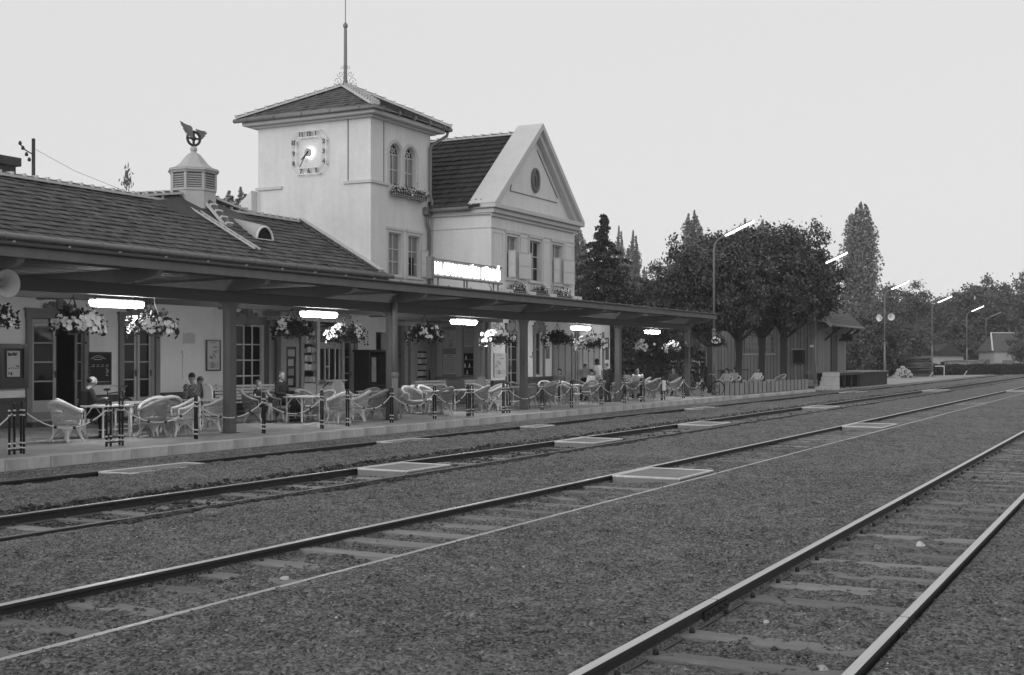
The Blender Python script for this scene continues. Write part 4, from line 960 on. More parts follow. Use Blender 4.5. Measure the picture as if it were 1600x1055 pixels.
b = MB(); b.box(32.5, 32.68, 25.46, 25.52, ZP, 2.55); b.box(33.2, 33.36, 25.46, 25.52, ZP, 2.55); b.box(32.68, 33.2, 25.46, 25.52, ZP, 1.0); b.box(32.68, 33.2, 25.46, 25.52, 2.35, 2.55)
kd = b.build('door', M_kwood, k1, world=True)
MB().box(32.68, 33.2, 25.50, 25.51, 1.0, 2.35).build('pane', M_glass, kd, world=True)
for j in range(4): MB().box(32.70+rnd.uniform(0, .1), 33.18-rnd.uniform(0, .15), 25.475, 25.49, 1.08+j*.32, 1.30+j*.32).build('magazine', M_goods, kd, world=True)
MB().box(33.54, 34.26, 25.42, 25.5, ZP, 1.12).build('lower_panel', M_kpan, k1, world=True)
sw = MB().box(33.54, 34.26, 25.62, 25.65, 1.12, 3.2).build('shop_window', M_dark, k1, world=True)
for z in (1.55, 1.85, 2.15, 2.45, 2.75): MB().box(33.54, 34.26, 25.44, 25.62, z, z+.022).build('shelf', M_kwood, sw, world=True)
for z in (1.16, 1.58, 1.88, 2.18, 2.48, 2.78):
    x = 33.57
    while x < 34.2:
        w_ = rnd.uniform(.08, .22); h_ = rnd.uniform(.12, .25)
        if rnd.random() < .75: MB().box(x, min(x+w_, 34.25), 25.45, 25.47+rnd.uniform(0, .05), z, z+h_).build('goods', M_goods, sw, world=True)
        x += w_ + .02
MB().box(34.42, 35.7, 25.42, 25.5, ZP, 1.18).build('lower_panel', M_kpan, k1, world=True)
MB().box(34.36, 35.62, 25.10, 25.5, 1.18, 1.23).build('counter', M_kpan, k1, world=True)
for x in (34.6, 35.35): MB().bar((x, 25.40, .95), (x, 25.15, 1.16), .03, .03).build('counter_bracket', M_iron, k1, world=True)
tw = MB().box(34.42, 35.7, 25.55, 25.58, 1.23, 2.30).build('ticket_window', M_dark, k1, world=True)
for x in (34.42, 34.78, 35.02, 35.38, 35.64): MB().box(x, x+.05, 25.45, 25.5, 1.23, 2.30).build('glazing_bar', M_kpan, tw, world=True)
MB().box(34.78, 35.06, 25.44, 25.5, 1.66, 1.71).build('glazing_bar', M_kpan, tw, world=True)
MB().box(34.42, 35.7, 25.42, 25.5, 2.30, 2.52).build('name_board', M_kwood, k1, world=True)
MB().box(34.42, 35.7, 25.5, 25.53, 2.52, 3.22).build('upper_pane', M_glass, k1, world=True)
# poster kiosk in the inner corner
k2_ = thing('poster_kiosk', 'panelled corner kiosk with two pasted timetables and a glazed book door', 'kiosk', (41.5, 25.4, ZP))
b = MB(); b.box(39.75, 42.63, 25.32, 25.99, 3.36, 3.44); b.box(42.25, 42.63, 23.55, 25.32, 3.36, 3.44); b.build('cornice', M_kwood, k2_, world=True, fix=True)
b = MB(); b.box(39.85, 42.33, 25.42, 25.99, 3.22, 3.36); b.box(42.30, 42.63, 23.62, 25.42, 3.22, 3.36); b.build('frieze', M_kpan, k2_, world=True)
for x in (39.86, 40.3, 41.95): MB().box(x, x+.24, 25.44, 25.6, ZP, 3.22).build('post', M_kwood, k2_, world=True)
b = MB(); b.box(40.56, 40.9, 25.50, 25.56, ZP, 2.5); b.box(41.62, 41.94, 25.50, 25.56, ZP, 2.5); b.box(40.9, 41.62, 25.50, 25.56, ZP, .75); b.box(40.9, 41.62, 25.50, 25.56, 2.24, 2.5)
kd = b.build('door', M_kwood, k2_, world=True)
MB().box(40.9, 41.62, 25.55, 25.56, .75, 2.24).build('pane', M_glass, kd, world=True)
for j in range(6):
    x = 40.93
    while x < 41.55:
        w_ = rnd.uniform(.07, .2); MB().box(x, min(x+w_, 41.6), 25.515, 25.54, .8+j*.24, .98+j*.24).build('book', M_goods, kd, world=True); x += w_+.015
b = MB(); b.bar((40.75, 25.46, 1.22), (41.75, 25.46, 1.22), .03, .03); b.bar((41.7, 25.45, .95), (41.7, 25.45, 1.5), .05, .04); b.build('handle', M_iron, kd, world=True)
MB().box(40.56, 41.94, 25.52, 25.56, 2.5, 3.22).build('transom_panel', M_kwood, k2_, world=True)
F2 = FX(42.34)
for (y0, y1) in ((25.26, 25.50), (24.36, 24.60), (23.62, 23.80)):
    b = MB(); fbox(b, F2, y0, y1, ZP, 3.22, -.04, .28); b.build('post', M_kpan, k2_, world=True)
for (y0, y1) in ((24.60, 25.26), (23.80, 24.36)):
    b = MB(); fbox(b, F2, y0, y1, ZP, 1.2, 0, .28); b.build('lower_panel', M_kpan, k2_, world=True)
    b = MB(); fbox(b, F2, y0, y1, 1.24, 3.22, .04, .28); b.build('wall_panel', M_kwood, k2_, world=True)
b = MB(); fbox(b, F2, 24.3, 25.5, 1.20, 1.25, -.28, .02); b.build('counter', M_kwood, k2_, world=True)
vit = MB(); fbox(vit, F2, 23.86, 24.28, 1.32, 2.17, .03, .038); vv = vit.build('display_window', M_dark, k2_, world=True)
for z in (1.6, 1.9): b = MB(); fbox(b, F2, 23.86, 24.28, z, z+.02, -.01, .03); b.build('shelf', M_kwood, vv, world=True)
for z, y in ((1.34, 24.1), (1.62, 24.0), (1.92, 24.15), (1.62, 24.2)): MB().lathe([(.03, 0), (.035, .05), (.02, .1), (.015, .16)], 8, (42.32, y, z)).build('figurine', M_white, vv, world=True)
def poster(Fp, u0, u1, v0, v1, label, cat='poster', frame=True, style='text', seed=1, fm=None, paper=None, w=-.02, name='poster', group=None):
    """a flat print: paper, optional frame, printed blocks and lines"""
    rs = random.Random(seed); c = Fp((u0+u1)/2, v0, w); t = thing(name, label, cat, c, 0, group)
    b = MB(); fbox(b, Fp, u0, u1, v0, v1, w, w+.012); b.build('sheet', paper or M_paper, t, world=True)
    ins = .0
    if frame:
        f = .045
        for (a, q, d, e) in ((u0-f, u0, v0-f, v1+f), (u1, u1+f, v0-f, v1+f), (u0, u1, v0-f, v0), (u0, u1, v1, v1+f)):
            b = MB(); fbox(b, Fp, a, q, d, e, w-.02, w+.014); b.build('frame_bar', fm or M_black, t, world=True)
    W, Hh = u1-u0, v1-v0; ink = MB(); X = lambda a: u0+W*a; Z = lambda a: v0+Hh*a
    def ln(a, q, z, h=.012): fbox(ink, Fp, X(a), X(q), Z(z)-Hh*h/2, Z(z)+Hh*h/2, w-.003, w-.0005)
    if style in ('text', 'table'):
        ln(.3, .7, .93, .03)
        n = 11 if style == 'text' else 9
        for k in range(n):
            z = .84 - k*.78/n; a = .08
            while a < .9:
                q = a + rs.uniform(.05, .2); ln(a, min(q, .92), z, .018); a = q + .03
    if style == 'map':
        ln(.25, .7, .95, .02); ln(.5, .85, .80, .02); ln(.52, .75, .77, .01)
        p = (.3, .4)
        for k in range(26):
            q = (min(.9, max(.1, p[0]+rs.uniform(-.13, .16))), min(.68, max(.36, p[1]+rs.uniform(-.13, .13))))
            a = Vector(Fp(X(p[0]), Z(p[1]), w-.002)); c_ = Vector(Fp(X(q[0]), Z(q[1]), w-.002)); 
            if (c_-a).length > .01: ink.bar(a, c_, .012, .003, up=(0, 1, 0))
            p = q if k % 5 else (rs.uniform(.15, .6), rs.uniform(.38, .6))
        for k in range(6): ln(.06, .94, .25-.035*k, .006); ln(.35, .35+rs.uniform(.1, .3), .26-.035*k, .014)
        ln(.34, .345, .16, .2)
    if style == 'travel':
        pr = [(.05, .80), (.06, .94), (.2, .92), (.33, .88), (.5, .95), (.65, .91), (.82, .93), (.7, .8), (.4, .82), (.2, .79)]
        ink.add([Fp(X(a), Z(z), w-.002) for a, z in pr], [tuple(range(10))]); 
        for k in range(5): ln(.1+.17*k, .2+.17*k, .32+rs.uniform(0, .02), .04)
        ln(.7, .78, .42, .07); ln(.82, .92, .40, .07); ln(.1, .2, .13, .08); ln(.26, .4, .12, .12)
    if style == 'chalk':
        for s in (-1, 1):
            pts = [Fp(X(.42+s*.36*t), Z(.93-.12*t*t), w-.004) for t in np.linspace(0, 1, 7)]; ink.tube(pts, .006, 4)
            pts = [Fp(X(.42+s*.30*t), Z(.88-.05*t), w-.004) for t in np.linspace(0, 1, 5)]; ink.tube(pts, .005, 4)
        ln(.22, .6, .80, .02)
        for k in range(4): ln(.15+.22*k, .27+.22*k, .62, .012); ln(.12+.22*k, .26+.22*k, .57, .012)
        for k in range(4): ln(.0, .06, .55-.11*k, .012)
        for k in range(5): ln(.8, .8+rs.uniform(.05, .17), .5-.06*k, .02)
        ln(.3, .98, .05, .012)
    if ink.v: ink.build('print', M_chalk if style == 'chalk' else M_ink, t, world=True)
    return t
F = FY(26.0)
# display case at the left edge
dc = thing('display_case', 'dark wooden display case with two travel posters beside the open doors', 'display case', (21.9, 25.93, 1.2))
b = MB(); b.box(20.9, 22.46, 25.86, 25.99, 1.24, 2.30); b.build('case', M_woodd, dc, world=True)
for (x0, x1) in ((20.86, 20.98), (21.62, 21.74), (22.36, 22.5)): MB().box(x0, x1, 25.82, 25.86, 1.20, 2.34).build('frame_bar', M_black, dc, world=True)
for (z0, z1) in ((1.20, 1.46), (2.22, 2.34)): MB().box(20.98, 22.36, 25.825, 25.859, z0, z1).build('frame_bar', M_black, dc, world=True)
poster(FY(25.855), 21.84, 22.24, 1.50, 2.16, 'pale travel poster in the right half of the dark display case', frame=False, style='travel', w=-.02)
poster(FY(25.855), 21.1, 21.58, 1.50, 2.16, 'pale poster in the left half of the dark display case', frame=False, style='travel', seed=4, w=-.02)
poster(F, 24.66, 25.42, 1.28, 2.10, 'blackboard menu with chalk writing above the reading man', 'menu board', style='chalk', paper=M_board, fm=M_black, w=-.05, name='menu_board')
poster(F, 28.40, 28.92, 2.40, 2.74, 'small grey stone plaque on the wall above the couple', 'plaque', frame=False, style='text', paper=M_trim, w=-.02, name='plaque')
poster(F, 29.42, 30.0, 1.62, 2.5, 'framed map poster on the wall left of the big window', style='map', seed=3, w=-.03)
poster(FY(23.2), 42.86, 43.8, 1.28, 2.14, 'framed plan poster right of the downpipe and poster kiosk', style='map', seed=8, w=-.03, fm=M_frame)
poster(FX(42.38), 24.64, 25.22, 2.37, 3.10, 'pasted timetable, upper one on the corner kiosk', 'timetable', frame=False, style='map', seed=5, w=-.01)
poster(FX(42.38), 24.64, 25.22, 1.33, 2.13, 'pasted timetable, lower one on the corner kiosk', 'timetable', frame=False, style='table', seed=6, w=-.01)
poster(FX(42.38), 23.88, 24.26, 2.42, 3.15, 'grey notice above the little display window of the corner kiosk', 'notice', frame=False, style='text', seed=7, w=-.01, paper=M_kpan)
poster(FY(23.2), 47.5, 47.85, 1.95, 2.5, 'small black sign plate between window and curtained doors', 'sign', frame=False, style='none', paper=M_black, w=-.03, name='sign_plate')
poster(FY(23.2), 53.9, 54.3, 1.9, 2.95, 'tall black glass plate at the end corner of the building', 'sign', frame=False, style='none', paper=M_black, w=-.03, name='sign_plate')
poster(F, 23.08, 23.68, 3.52, 3.66, 'small illegible framed sign over the crest of the open doors', 'sign', style='text', seed=9, fm=M_white, w=-.05, name='door_sign')
poster(F, 27.5, 27.72, 3.28, 3.4, 'tiny number plate over the closed doors', 'sign', frame=False, style='none', w=-.03, name='number_plate')
hb = thing('wall_hatch', 'pale flush hatch door in the wall above the couple', 'hatch', (28.75, 26, 1.3)); MB().box(28.36, 29.1, 25.97, 25.998, 1.34, 2.1).build('hatch_leaf', M_wall, hb, world=True); MB().box(28.33, 29.13, 25.96, 25.998, 2.105, 2.2).build('hatch_head', M_wall, hb, world=True)
# dark glazed cabinet
cb = thing('dark_cabinet', 'tall dark wooden cabinet with a pale sheet in its open front, beside the doors', 'cabinet', (37.9, 25.5, ZP))
b = MB(); b.box(37.2, 38.5, 25.25, 25.29, 2.2, 2.26); b.box(37.2, 37.26, 25.25, 25.9, ZP, 2.2); b.box(38.46, 38.52, 25.25, 25.9, ZP, 2.2); b.box(37.26, 38.46, 25.8, 25.86, ZP, 2.2); b.box(37.26, 38.46, 25.27, 25.8, ZP, .9); b.build('carcass', M_woodd, cb, world=True)
MB().box(37.12, 38.6, 25.18, 25.92, 2.20, 2.28).build('cornice', M_woodd, cb, world=True); MB().box(38.05, 38.32, 25.7, 25.74, 1.1, 2.0).build('sheet', M_kpan, cb, world=True)
MB().box(37.24, 38.5, 25.15, 25.6, .95, 1.0).build('shelf', M_woodd, cb, world=True)

# ================================================================ FLOWER BOXES ON WINDOWS
def foliage_mesh(name, pts, size, m, seed=1, mi=None, flat=False):
    rs = np.random.RandomState(seed); n = len(pts); P = np.asarray(pts, float)
    a = rs.normal(size=(n, 3)); a /= np.linalg.norm(a, axis=1)[:, None]; c = rs.normal(size=(n, 3)); c -= a*np.sum(a*c, 1)[:, None]; c /= np.linalg.norm(c, axis=1)[:, None]
    s = (size * rs.uniform(.6, 1.3, n))[:, None]; a = a*s; c = c*s*.62
    V = np.stack([P - a, P + c*.9 - a*.1, P + a, P - c*.9 - a*.1], 1).reshape(-1, 3); F = (np.arange(n)*4)[:, None] + np.array([[0, 1, 2, 3]])
    return npmesh(name, V, F, m)
def blossom_mesh(pts, nrm, size, seed=1):
    """five petalled blossoms, each a shallow cone facing outwards"""
    rs = random.Random(seed); b = MB()
    for p, nn in zip(pts, nrm):
        nn = Vector(nn).normalized(); x = nn.orthogonal().normalized(); y = nn.cross(x); s = size*rs.uniform(.7, 1.2); p = Vector(p)
        ring = [p + (x*math.cos(t) + y*math.sin(t))*s*(1 if k % 2 else .78) + nn*s*.18 for k, t in enumerate(np.linspace(0, 2*PI, 11)[:-1])]
        b.add(ring + [p - nn*s*.15], [(k, (k+1) % 10, 10) for k in range(10)])
    return b
def flower_box(x0, x1, y, z, label, seed, white=6, dens=260):
    t = thing('flower_box', label, 'flower box', ((x0+x1)/2, y, z), 0, 'window flower boxes'); rs = random.Random(seed)
    MB().box(x0+.03, x1-.03, y-.10, y+.10, z, z+.13).build('trough', M_woodd, t, world=True)
    b = MB()
    for zz in (z-.02, z+.05, z+.17): b.tube([(x0, y+.14, zz), (x0, y-.14, zz), (x1, y-.14, zz), (x1, y+.14, zz)], .010, 5)
    k = x0
    while k < x1: b.tube([(k, y-.14, z-.02), (k, y-.14, z+.17)], .007, 4); k += .16
    b.build('iron_basket', M_zinc, t, world=True)
    pts = [(rs.uniform(x0, x1), y + rs.uniform(-.17, .13), z + .12 + abs(rs.gauss(0, .12)) + (0.06*math.sin(7*i))) for i in range(dens)]
    o = link(bpy.data.objects.new('foliage', foliage_mesh('foliage', np.array(pts) - np.array(wloc(t)), .045, M_leafE, seed))); o.parent = t
    bp = [(rs.uniform(x0, x1), y - rs.uniform(.08, .2), z + rs.uniform(.08, .38)) for _ in range(white)]
    if white: blossom_mesh(bp, [(rs.uniform(-.4, .4), -1, rs.uniform(-.2, .6)) for _ in bp], .05, seed).build('blossoms', M_petal, t, world=True)
flower_box(39.62, 40.68, 25.84, 8.2, 'iron window box of geraniums under the left arched tower window', 1, 4)
flower_box(40.78, 42.0, 25.84, 8.2, 'iron window box of geraniums under the right arched tower window', 2, 3)
MB().bar((40.9, 25.8, 8.15), (40.35, 25.7, 7.7), .16, .02).build('loose_wire', M_zinc, None) if False else None
flower_box(43.9, 45.1, 23.02, 4.62, 'green window box left of three above the canopy on the gabled block', 3, 5)
flower_box(45.95, 47.2, 23.02, 4.62, 'green window box in the middle of three on the gabled block', 4, 4)
flower_box(47.95, 49.5, 23.02, 4.62, 'window box full of white petunias at the right end of the gabled block', 5, 34)
for x0, x1, pl in ((42.7, 43.85, 'leftmost one, behind the end of the name sign'), (45.15, 45.9, 'between left and middle window boxes'), (47.25, 47.9, 'between middle and right window boxes'), (49.55, 50.5, 'at the right corner')):
    tag(MB().box(x0, x1, 22.85, 23.19, 4.2, 4.72).build('parapet_block', M_wall, None), 'pale parapet block above the canopy, ' + pl, 'parapet', 'parapet blocks above the canopy')

# ================================================================ HANGING BASKETS
def basket(x, y, z, R_, seed, label, lean=0.0, nfl=44):
    t = thing('hanging_basket', label, 'flower basket', (x, y, z), 0, 'hanging baskets of petunias'); rs = random.Random(seed)
    b = MB(); r = .27
    for rr_, zz in ((r, 0), (r, .05), (r*.62, -.13), (r*.3, -.19)): b.tube([(rr_*math.cos(a), rr_*math.sin(a), zz) for a in np.linspace(0, 2*PI, 19)[:-1]], .009, 5, closed=True)
    for k in range(10):
        a = k*2*PI/10; b.tube([(r*math.cos(a), r*math.sin(a), .05), (r*1.0*math.cos(a), r*math.sin(a), -.02), (r*.8*math.cos(a), r*.8*math.sin(a), -.10), (r*.3*math.cos(a), r*.3*math.sin(a), -.19)], .007, 4)
    b.lathe([(.10, -.21), (.10, -.19)], 10); b.build('wire_basket', M_pipe, t)
    MB().lathe([(.08, -.16), (.2, -.09), (.245, .0), (.2, .03)], 12).build('soil_liner', M_woodd, t)
    top = 3.30 - z
    for k in range(3):
        a = .4 + k*2*PI/3; MB().tube([(r*math.cos(a), r*math.sin(a), .04), (0, 0, top - .06)], .009, 5).build('chain', M_iron, t)
    MB().tube([(0, 0, top-.08), (.02, 0, top-.04), (0, 0, top+.01)], .010, 5).build('hook', M_iron, t)
    pts = []
    for i in range(1000):
        a = rs.uniform(0, 2*PI); q = abs(rs.gauss(0, 1)); rad = min(R_, .12 + R_*.55*q*.8); zz = .07 + rs.gauss(0, .085) - max(0, rad-.25)*.7*rs.random() + (.14 if rs.random() < .35 else 0)*rs.random()*(1-rad/R_)*2
        pts.append((rad*math.cos(a) + lean*rad, rad*math.sin(a), zz))
    o = link(bpy.data.objects.new('foliage', foliage_mesh('foliage', pts, .050, M_leafE, seed))); o.parent = t
    bp, bn = [], []; cl = [(rs.uniform(0, 2*PI), rs.uniform(.6, 1.0)) for _ in range(6)]
    for i in range(int(nfl*1.9)):
        a0, q0 = cl[i % 6]; a = a0 + rs.gauss(0, .30); rad = R_*q0*rs.uniform(.75, 1.05); zz = .10 - (rad-.25)*.75*rs.random() + rs.gauss(0, .05) + (.12 if rad < R_*.7 else 0)
        bp.append((rad*math.cos(a) + lean*rad, rad*math.sin(a), zz)); bn.append((math.cos(a)+rs.uniform(-.5, .1), math.sin(a) - .7, rs.uniform(.0, .9)))
    b = blossom_mesh(bp, bn, .062, seed); o = b.build('blossoms', M_petal, t)
    return t
for k, (x, z, R_, l, lean, nf) in enumerate([
    (16.15, 2.72, .52, 'petunia basket cut by the left edge of the picture', 0, 26), (18.2, 2.66, .56, 'petunia basket with a long white trail, left of the first lamp', .25, 60),
    (20.5, 2.66, .55, 'petunia basket right of the first lamp', -.12, 52), (25.35, 2.66, .54, 'petunia basket left of the second lamp', .1, 54), (27.8, 2.60, .58, 'petunia basket right of the second lamp', -.05, 50),
    (31.8, 2.66, .60, 'dark leafed petunia basket before the corner kiosk door', .05, 44), (36.5, 2.63, .62, 'petunia basket hanging before the downpipe', 0, 40), (41.1, 2.66, .60, 'dark leafy petunia basket right of the third column', 0, 22),
    (44.2, 2.56, .68, 'bushy petunia basket below the fourth lamp', 0, 80), (50.4, 2.52, .75, 'petunia basket below the fifth lamp', .2, 52), (54.0, 2.5, .62, 'sparse petunia basket just before the last column', 0, 20)]):
    basket(x, 19.6, z, R_, 20+k, l, lean, nf)
t = basket(58.0, 19.0, 2.72, .42, 44, 'small petunia basket hung on the street lamp post beyond the canopy', 0, 14)

# ================================================================ ROPE POSTS
def hairpin(b, x, y, h, ang):
    dx, dy = math.cos(ang)*.062, math.sin(ang)*.062
    b.tube([(x-dx, y-dy, 0), (x-dx, y-dy, h-.06)] + [(x - dx*math.cos(t), y - dy*math.cos(t), h-.06 + .06*math.sin(t)) for t in np.linspace(.2, PI-.2, 7)] + [(x+dx, y+dy, h-.06), (x+dx, y+dy, 0)], .023, 7)
def post(x, label, kind, ang=PI/2):
    t = thing('rope_post', label, 'barrier post', (x, 18.8, PZT), 0, 'black hairpin posts of the rope barrier'); h = .96
    def one(px, py, a):
        b = MB(); hairpin(b, px, py, h, a); b.build('hairpin', M_black, t)
        for z in (.10, .19, h-.16, h-.25):
            for s in (-1, 1):
                MB().lathe([(.0245, 0), (.0245, .028)], 8, (px + s*math.cos(a)*.062, py + s*math.sin(a)*.062, z)).build('white_band', M_white, t)
    if kind == 1: one(0, 0, ang)
    else:
        w = .12 if kind == 2 else .17; one(-w, 0, 0.1); one(w, 0, PI/2 - .3)
        for z in (.08, h-.18): MB().bar((-w-.06, .0, z), (w+.05, .0, z), .022, .03).build('cross_bar', M_black, t)
PX = [(16.12, 2, 'double post at the far left edge'), (18.55, 3, 'wide double post in front of the reader'), (20.94, 1, 'single post before the couple at the bench'), (23.27, 1, 'single post right of the first column'),
      (25.57, 1, 'single post right of the seated officer'), (26.69, 1, 'single post left of the round downpipe'), (28.79, 1, 'single post right before the second column'), (31.08, 1, 'single post below the corner kiosk'),
      (33.17, 2, 'double post before the striped benches'), (35.55, 3, 'wide double post left of the third column'), (38.22, 1, 'single post right of the third column'), (40.63, 1, 'slightly leaning post before the round table'),
      (43.3, 1, 'single post left of the standing man'), (45.6, 1, 'single post at the fourth column'), (47.5, 2, 'double post behind the standing people'), (49.9, 2, 'double post hung with a white cloth'), (52.52, 1, 'single post before the last column'), (55.06, 1, 'last single post at the bicycle')]
for x, k, l in PX: post(x, 'black hairpin barrier ' + l, k, PI/2 - .5)
def rope(xa, xb, sag, label, za=.76):
    t = thing('barrier_rope', label, 'rope', (xa, 18.8, PZT), 0, 'pale ropes slung between the posts'); L = xb - xa
    f = lambda u: (L*u, -.03*math.sin(PI*u), za - sag*4*u*(1-u))
    MB().tube([f(u) for u in np.linspace(0, 1, 15)], .013, 6).build('rope', M_rope, t)
    for u in (.33, .56, .78): MB().ball(f(u), .038, 0, 8, (1.15, .9, .9)).build('knot', M_black, t)
    MB().bar((0, 0, za), (0, 0, za-.1), .03, .03).build('cleat', M_black, t)
rope(14.0, 16.0, .42, 'pale rope leaving the picture at the left edge')
for (xa, k1_, l1), (xb, k2v, l2) in zip(PX[:-1], PX[1:]):
    if k1_ == 1 and k2v == 1 and xb - xa < 1.3: continue
    rope(xa + (.2 if k1_ > 1 else .03), xb - (.2 if k2v > 1 else .03), .34 if xb-xa > 2 else .22, 'pale rope right of the ' + l1)

# ================================================================ WICKER FURNITURE
M_wickm = mat('mid_wicker', 0.32, var=0.2, scale=60, bump=0.5, bscale=160, bdist=0.01, rough=0.7, obj=0.25)
def chair_parts(style):
    """tub armchair facing +x; returns list of (name, mesh)"""
    mw = M_wick if style != 'dark' else M_wickm; ms = M_wicks if style != 'dark' else M_wickd; parts = []
    seat_z = .40; rx, ry = .27, .28
    # plan curve of the shell: open at the front, from right arm round the back to left arm
    def plan(t, s=1.0):   # t in 0..1
        a = -PI*.5 - .30 + 0; th = R(62) + t*R(236)
        return math.cos(th)*rx*s - .02, math.sin(th)*ry*s
    def topz(t):
        c = 1 - abs(2*t-1); hb = .86 if style != 'high' else 1.06
        return .64 + (hb-.64) * (3*c*c - 2*c*c*c if c < 1 else 1)
    def flare(t): c = 1-abs(2*t-1); return 1.10 + .16*c
    n = 34
    # woven shell: solid bands and an open lattice between
    b = MB()
    def pt(t, z):
        k = (z-seat_z)/(topz(t)-seat_z); s = 1 + (flare(t)-1)*k; x, y = plan(t, s); return (x, y, z)
    def ring(t, f): return pt(t, seat_z + f*(topz(t)-seat_z))
    for (f0, f1) in ((-.02, .14), (.46, .54), (.92, 1.0)):
        vs = []; 
        for i in range(n+1): t = i/n; vs += [ring(t, f0), ring(t, f1)]
        b.add(vs, [(2*i, 2*i+2, 2*i+3, 2*i+1) for i in range(n)], 0, True)
    for i in range(42):
        t = (i+.5)/42
        for (f0, f1, dd) in ((.14, .46, .012), (.54, .92, .014)):
            p, q = Vector(ring(t, f0)), Vector(ring(min(1, t+dd), f1)); b.bar(p, q, .0085, .0085)
            p, q = Vector(ring(t, f0)), Vector(ring(max(0, t-dd), f1)); b.bar(p, q, .0085, .0085)
    for f in (.30, .38, .68, .76): b.tube([ring(i/n, f) for i in range(n+1)], .004, 4)
    parts.append(('backrest', b.mesh('backrest', ms)))
    b = MB(); rim = [pt(i/n, topz(i/n)) for i in range(n+1)]
    f0 = Vector(rim[0]); f1 = Vector(rim[-1])
    front = [tuple(Vector(f0) + Vector((.05, .0, -.02)))]; back = [tuple(Vector(f1) + Vector((.05, .0, -.02)))]
    b.tube(front + rim + back, [.026] + [.033 + .014*(1-abs(2*i/n-1)) for i in range(n+1)] + [.026], 8)
    parts.append(('rim', b.mesh('rim', mw)))
    b = MB(); sx = np.linspace(0, 2*PI, 25)[:-1]; b.add([(rx*1.05*math.cos(a)-.01, ry*1.0*math.sin(a), seat_z+.03) for a in sx] + [(rx*1.02*math.cos(a)-.01, ry*math.sin(a), seat_z-.01) for a in sx], [tuple(range(24)), tuple(range(24, 48))] + [(i, (i+1) % 24, (i+1) % 24+24, i+24) for i in range(24)])
    b.tube([(.25, -.25, seat_z-.0), (.27, -.1, seat_z), (.27, .1, seat_z), (.25, .25, seat_z-.0)], .042, 8)
    parts.append(('seat', b.mesh('seat', mw)))
    # skirt lattice below the seat
    b = MB()
    for k in range(4):
        a0 = PI/4 + k*PI/2; p0 = Vector((.235*math.cos(a0)*1.15, .235*math.sin(a0)*1.15, 0)); a1 = a0 + PI/2; p1 = Vector((.235*math.cos(a1)*1.15, .235*math.sin(a1)*1.15, 0))
        arc = [p0.lerp(p1, t) * 1.04 + Vector((0, 0, .10 + .20*math.sin(PI*t))) for t in np.linspace(0, 1, 11)]
        b.tube(arc, .011, 5)
        for t in np.linspace(.06, .94, 9):
            q = p0.lerp(p1, t)*1.04; zz = .10 + .20*math.sin(PI*t)
            if seat_z-.02-zz > .03:
                b.bar(q + Vector((0, 0, zz)), p0.lerp(p1, min(1, t+.14))*1.08 + Vector((0, 0, seat_z-.02)), .010, .010); b.bar(q + Vector((0, 0, zz)), p0.lerp(p1, max(0, t-.14))*1.08 + Vector((0, 0, seat_z-.02)), .010, .010)
    b.tube([(.30*math.cos(a), .30*math.sin(a), seat_z-.06) for a in np.linspace(0, 2*PI, 21)[:-1]], .008, 4, closed=True)
    parts.append(('apron', b.mesh('apron', mw)))
    for k in range(4):
        a = PI/4 + k*PI/2; s = 1.12; b = MB(); c_, s_ = math.cos(a)*.27, math.sin(a)*.27
        b.tube([(c_*.95, s_*.95, seat_z), (c_*.98, s_*.98, .16), (c_*1.22, s_*1.18, .045), (c_*1.24, s_*1.2, 0)], [.022, .022, .028, .018], 7)
        parts.append(('leg', b.mesh('leg', mw)))
    if style != 'high':
        for s in (0, 1):
            q = Vector(pt(float(s), topz(float(s)))); b = MB(); b.tube([(q.x+.05, q.y, q.z-.02), (q.x+.045, q.y*.97, seat_z)], .016, 6); parts.append(('arm_post', b.mesh('arm_post', mw)))
    return parts
CH = {s: chair_parts(s) for s in ('pale', 'dark')}
# tall chair with an oval back ring, facing +x
def high_parts():
    p = []; b = MB(); ov = [(-.26 - .04*math.sin(t)*.5, .22*math.cos(t), .80 + .30*math.sin(t)) for t in np.linspace(0, 2*PI, 25)[:-1]]
    b.tube(ov, .035, 8, closed=True); p.append(('back_ring', b.mesh('back_ring', M_wick)))
    b = MB(); b.add([(-.255, .20*math.cos(t), .80+.28*math.sin(t)) for t in np.linspace(0, 2*PI, 25)[:-1]], [tuple(range(24))]); p.append(('back_panel', b.mesh('back_panel', M_wick)))
    b = MB(); b.lathe([(.25, .40), (.26, .43), (.25, .45)], 16); p.append(('seat', b.mesh('seat', M_wick)))
    for sx in (-1, 1):
        for sy in (-1, 1):
            b = MB(); b.tube([(.19*sx, .19*sy, .41), (.23*sx, .22*sy, 0)], .017, 6); p.append(('leg', b.mesh('leg', M_wick)))
    b = MB(); b.tube([(.2, .2, .2), (.2, -.2, .2), (-.2, -.2, .2), (-.2, .2, .2)], .01, 5, closed=True); p.append(('stretcher', b.mesh('stretcher', M_wick)))
    return p
CH['high'] = high_parts()
def chair(x, y, deg, style, label, group='wicker chairs of the station terrace'):
    t = thing('wicker_chair', label, 'chair', (x, y, PZT if x < 57.3 else .12), R(deg), group)
    for nm, me in CH[style]: inst(nm, me, t)
    return t
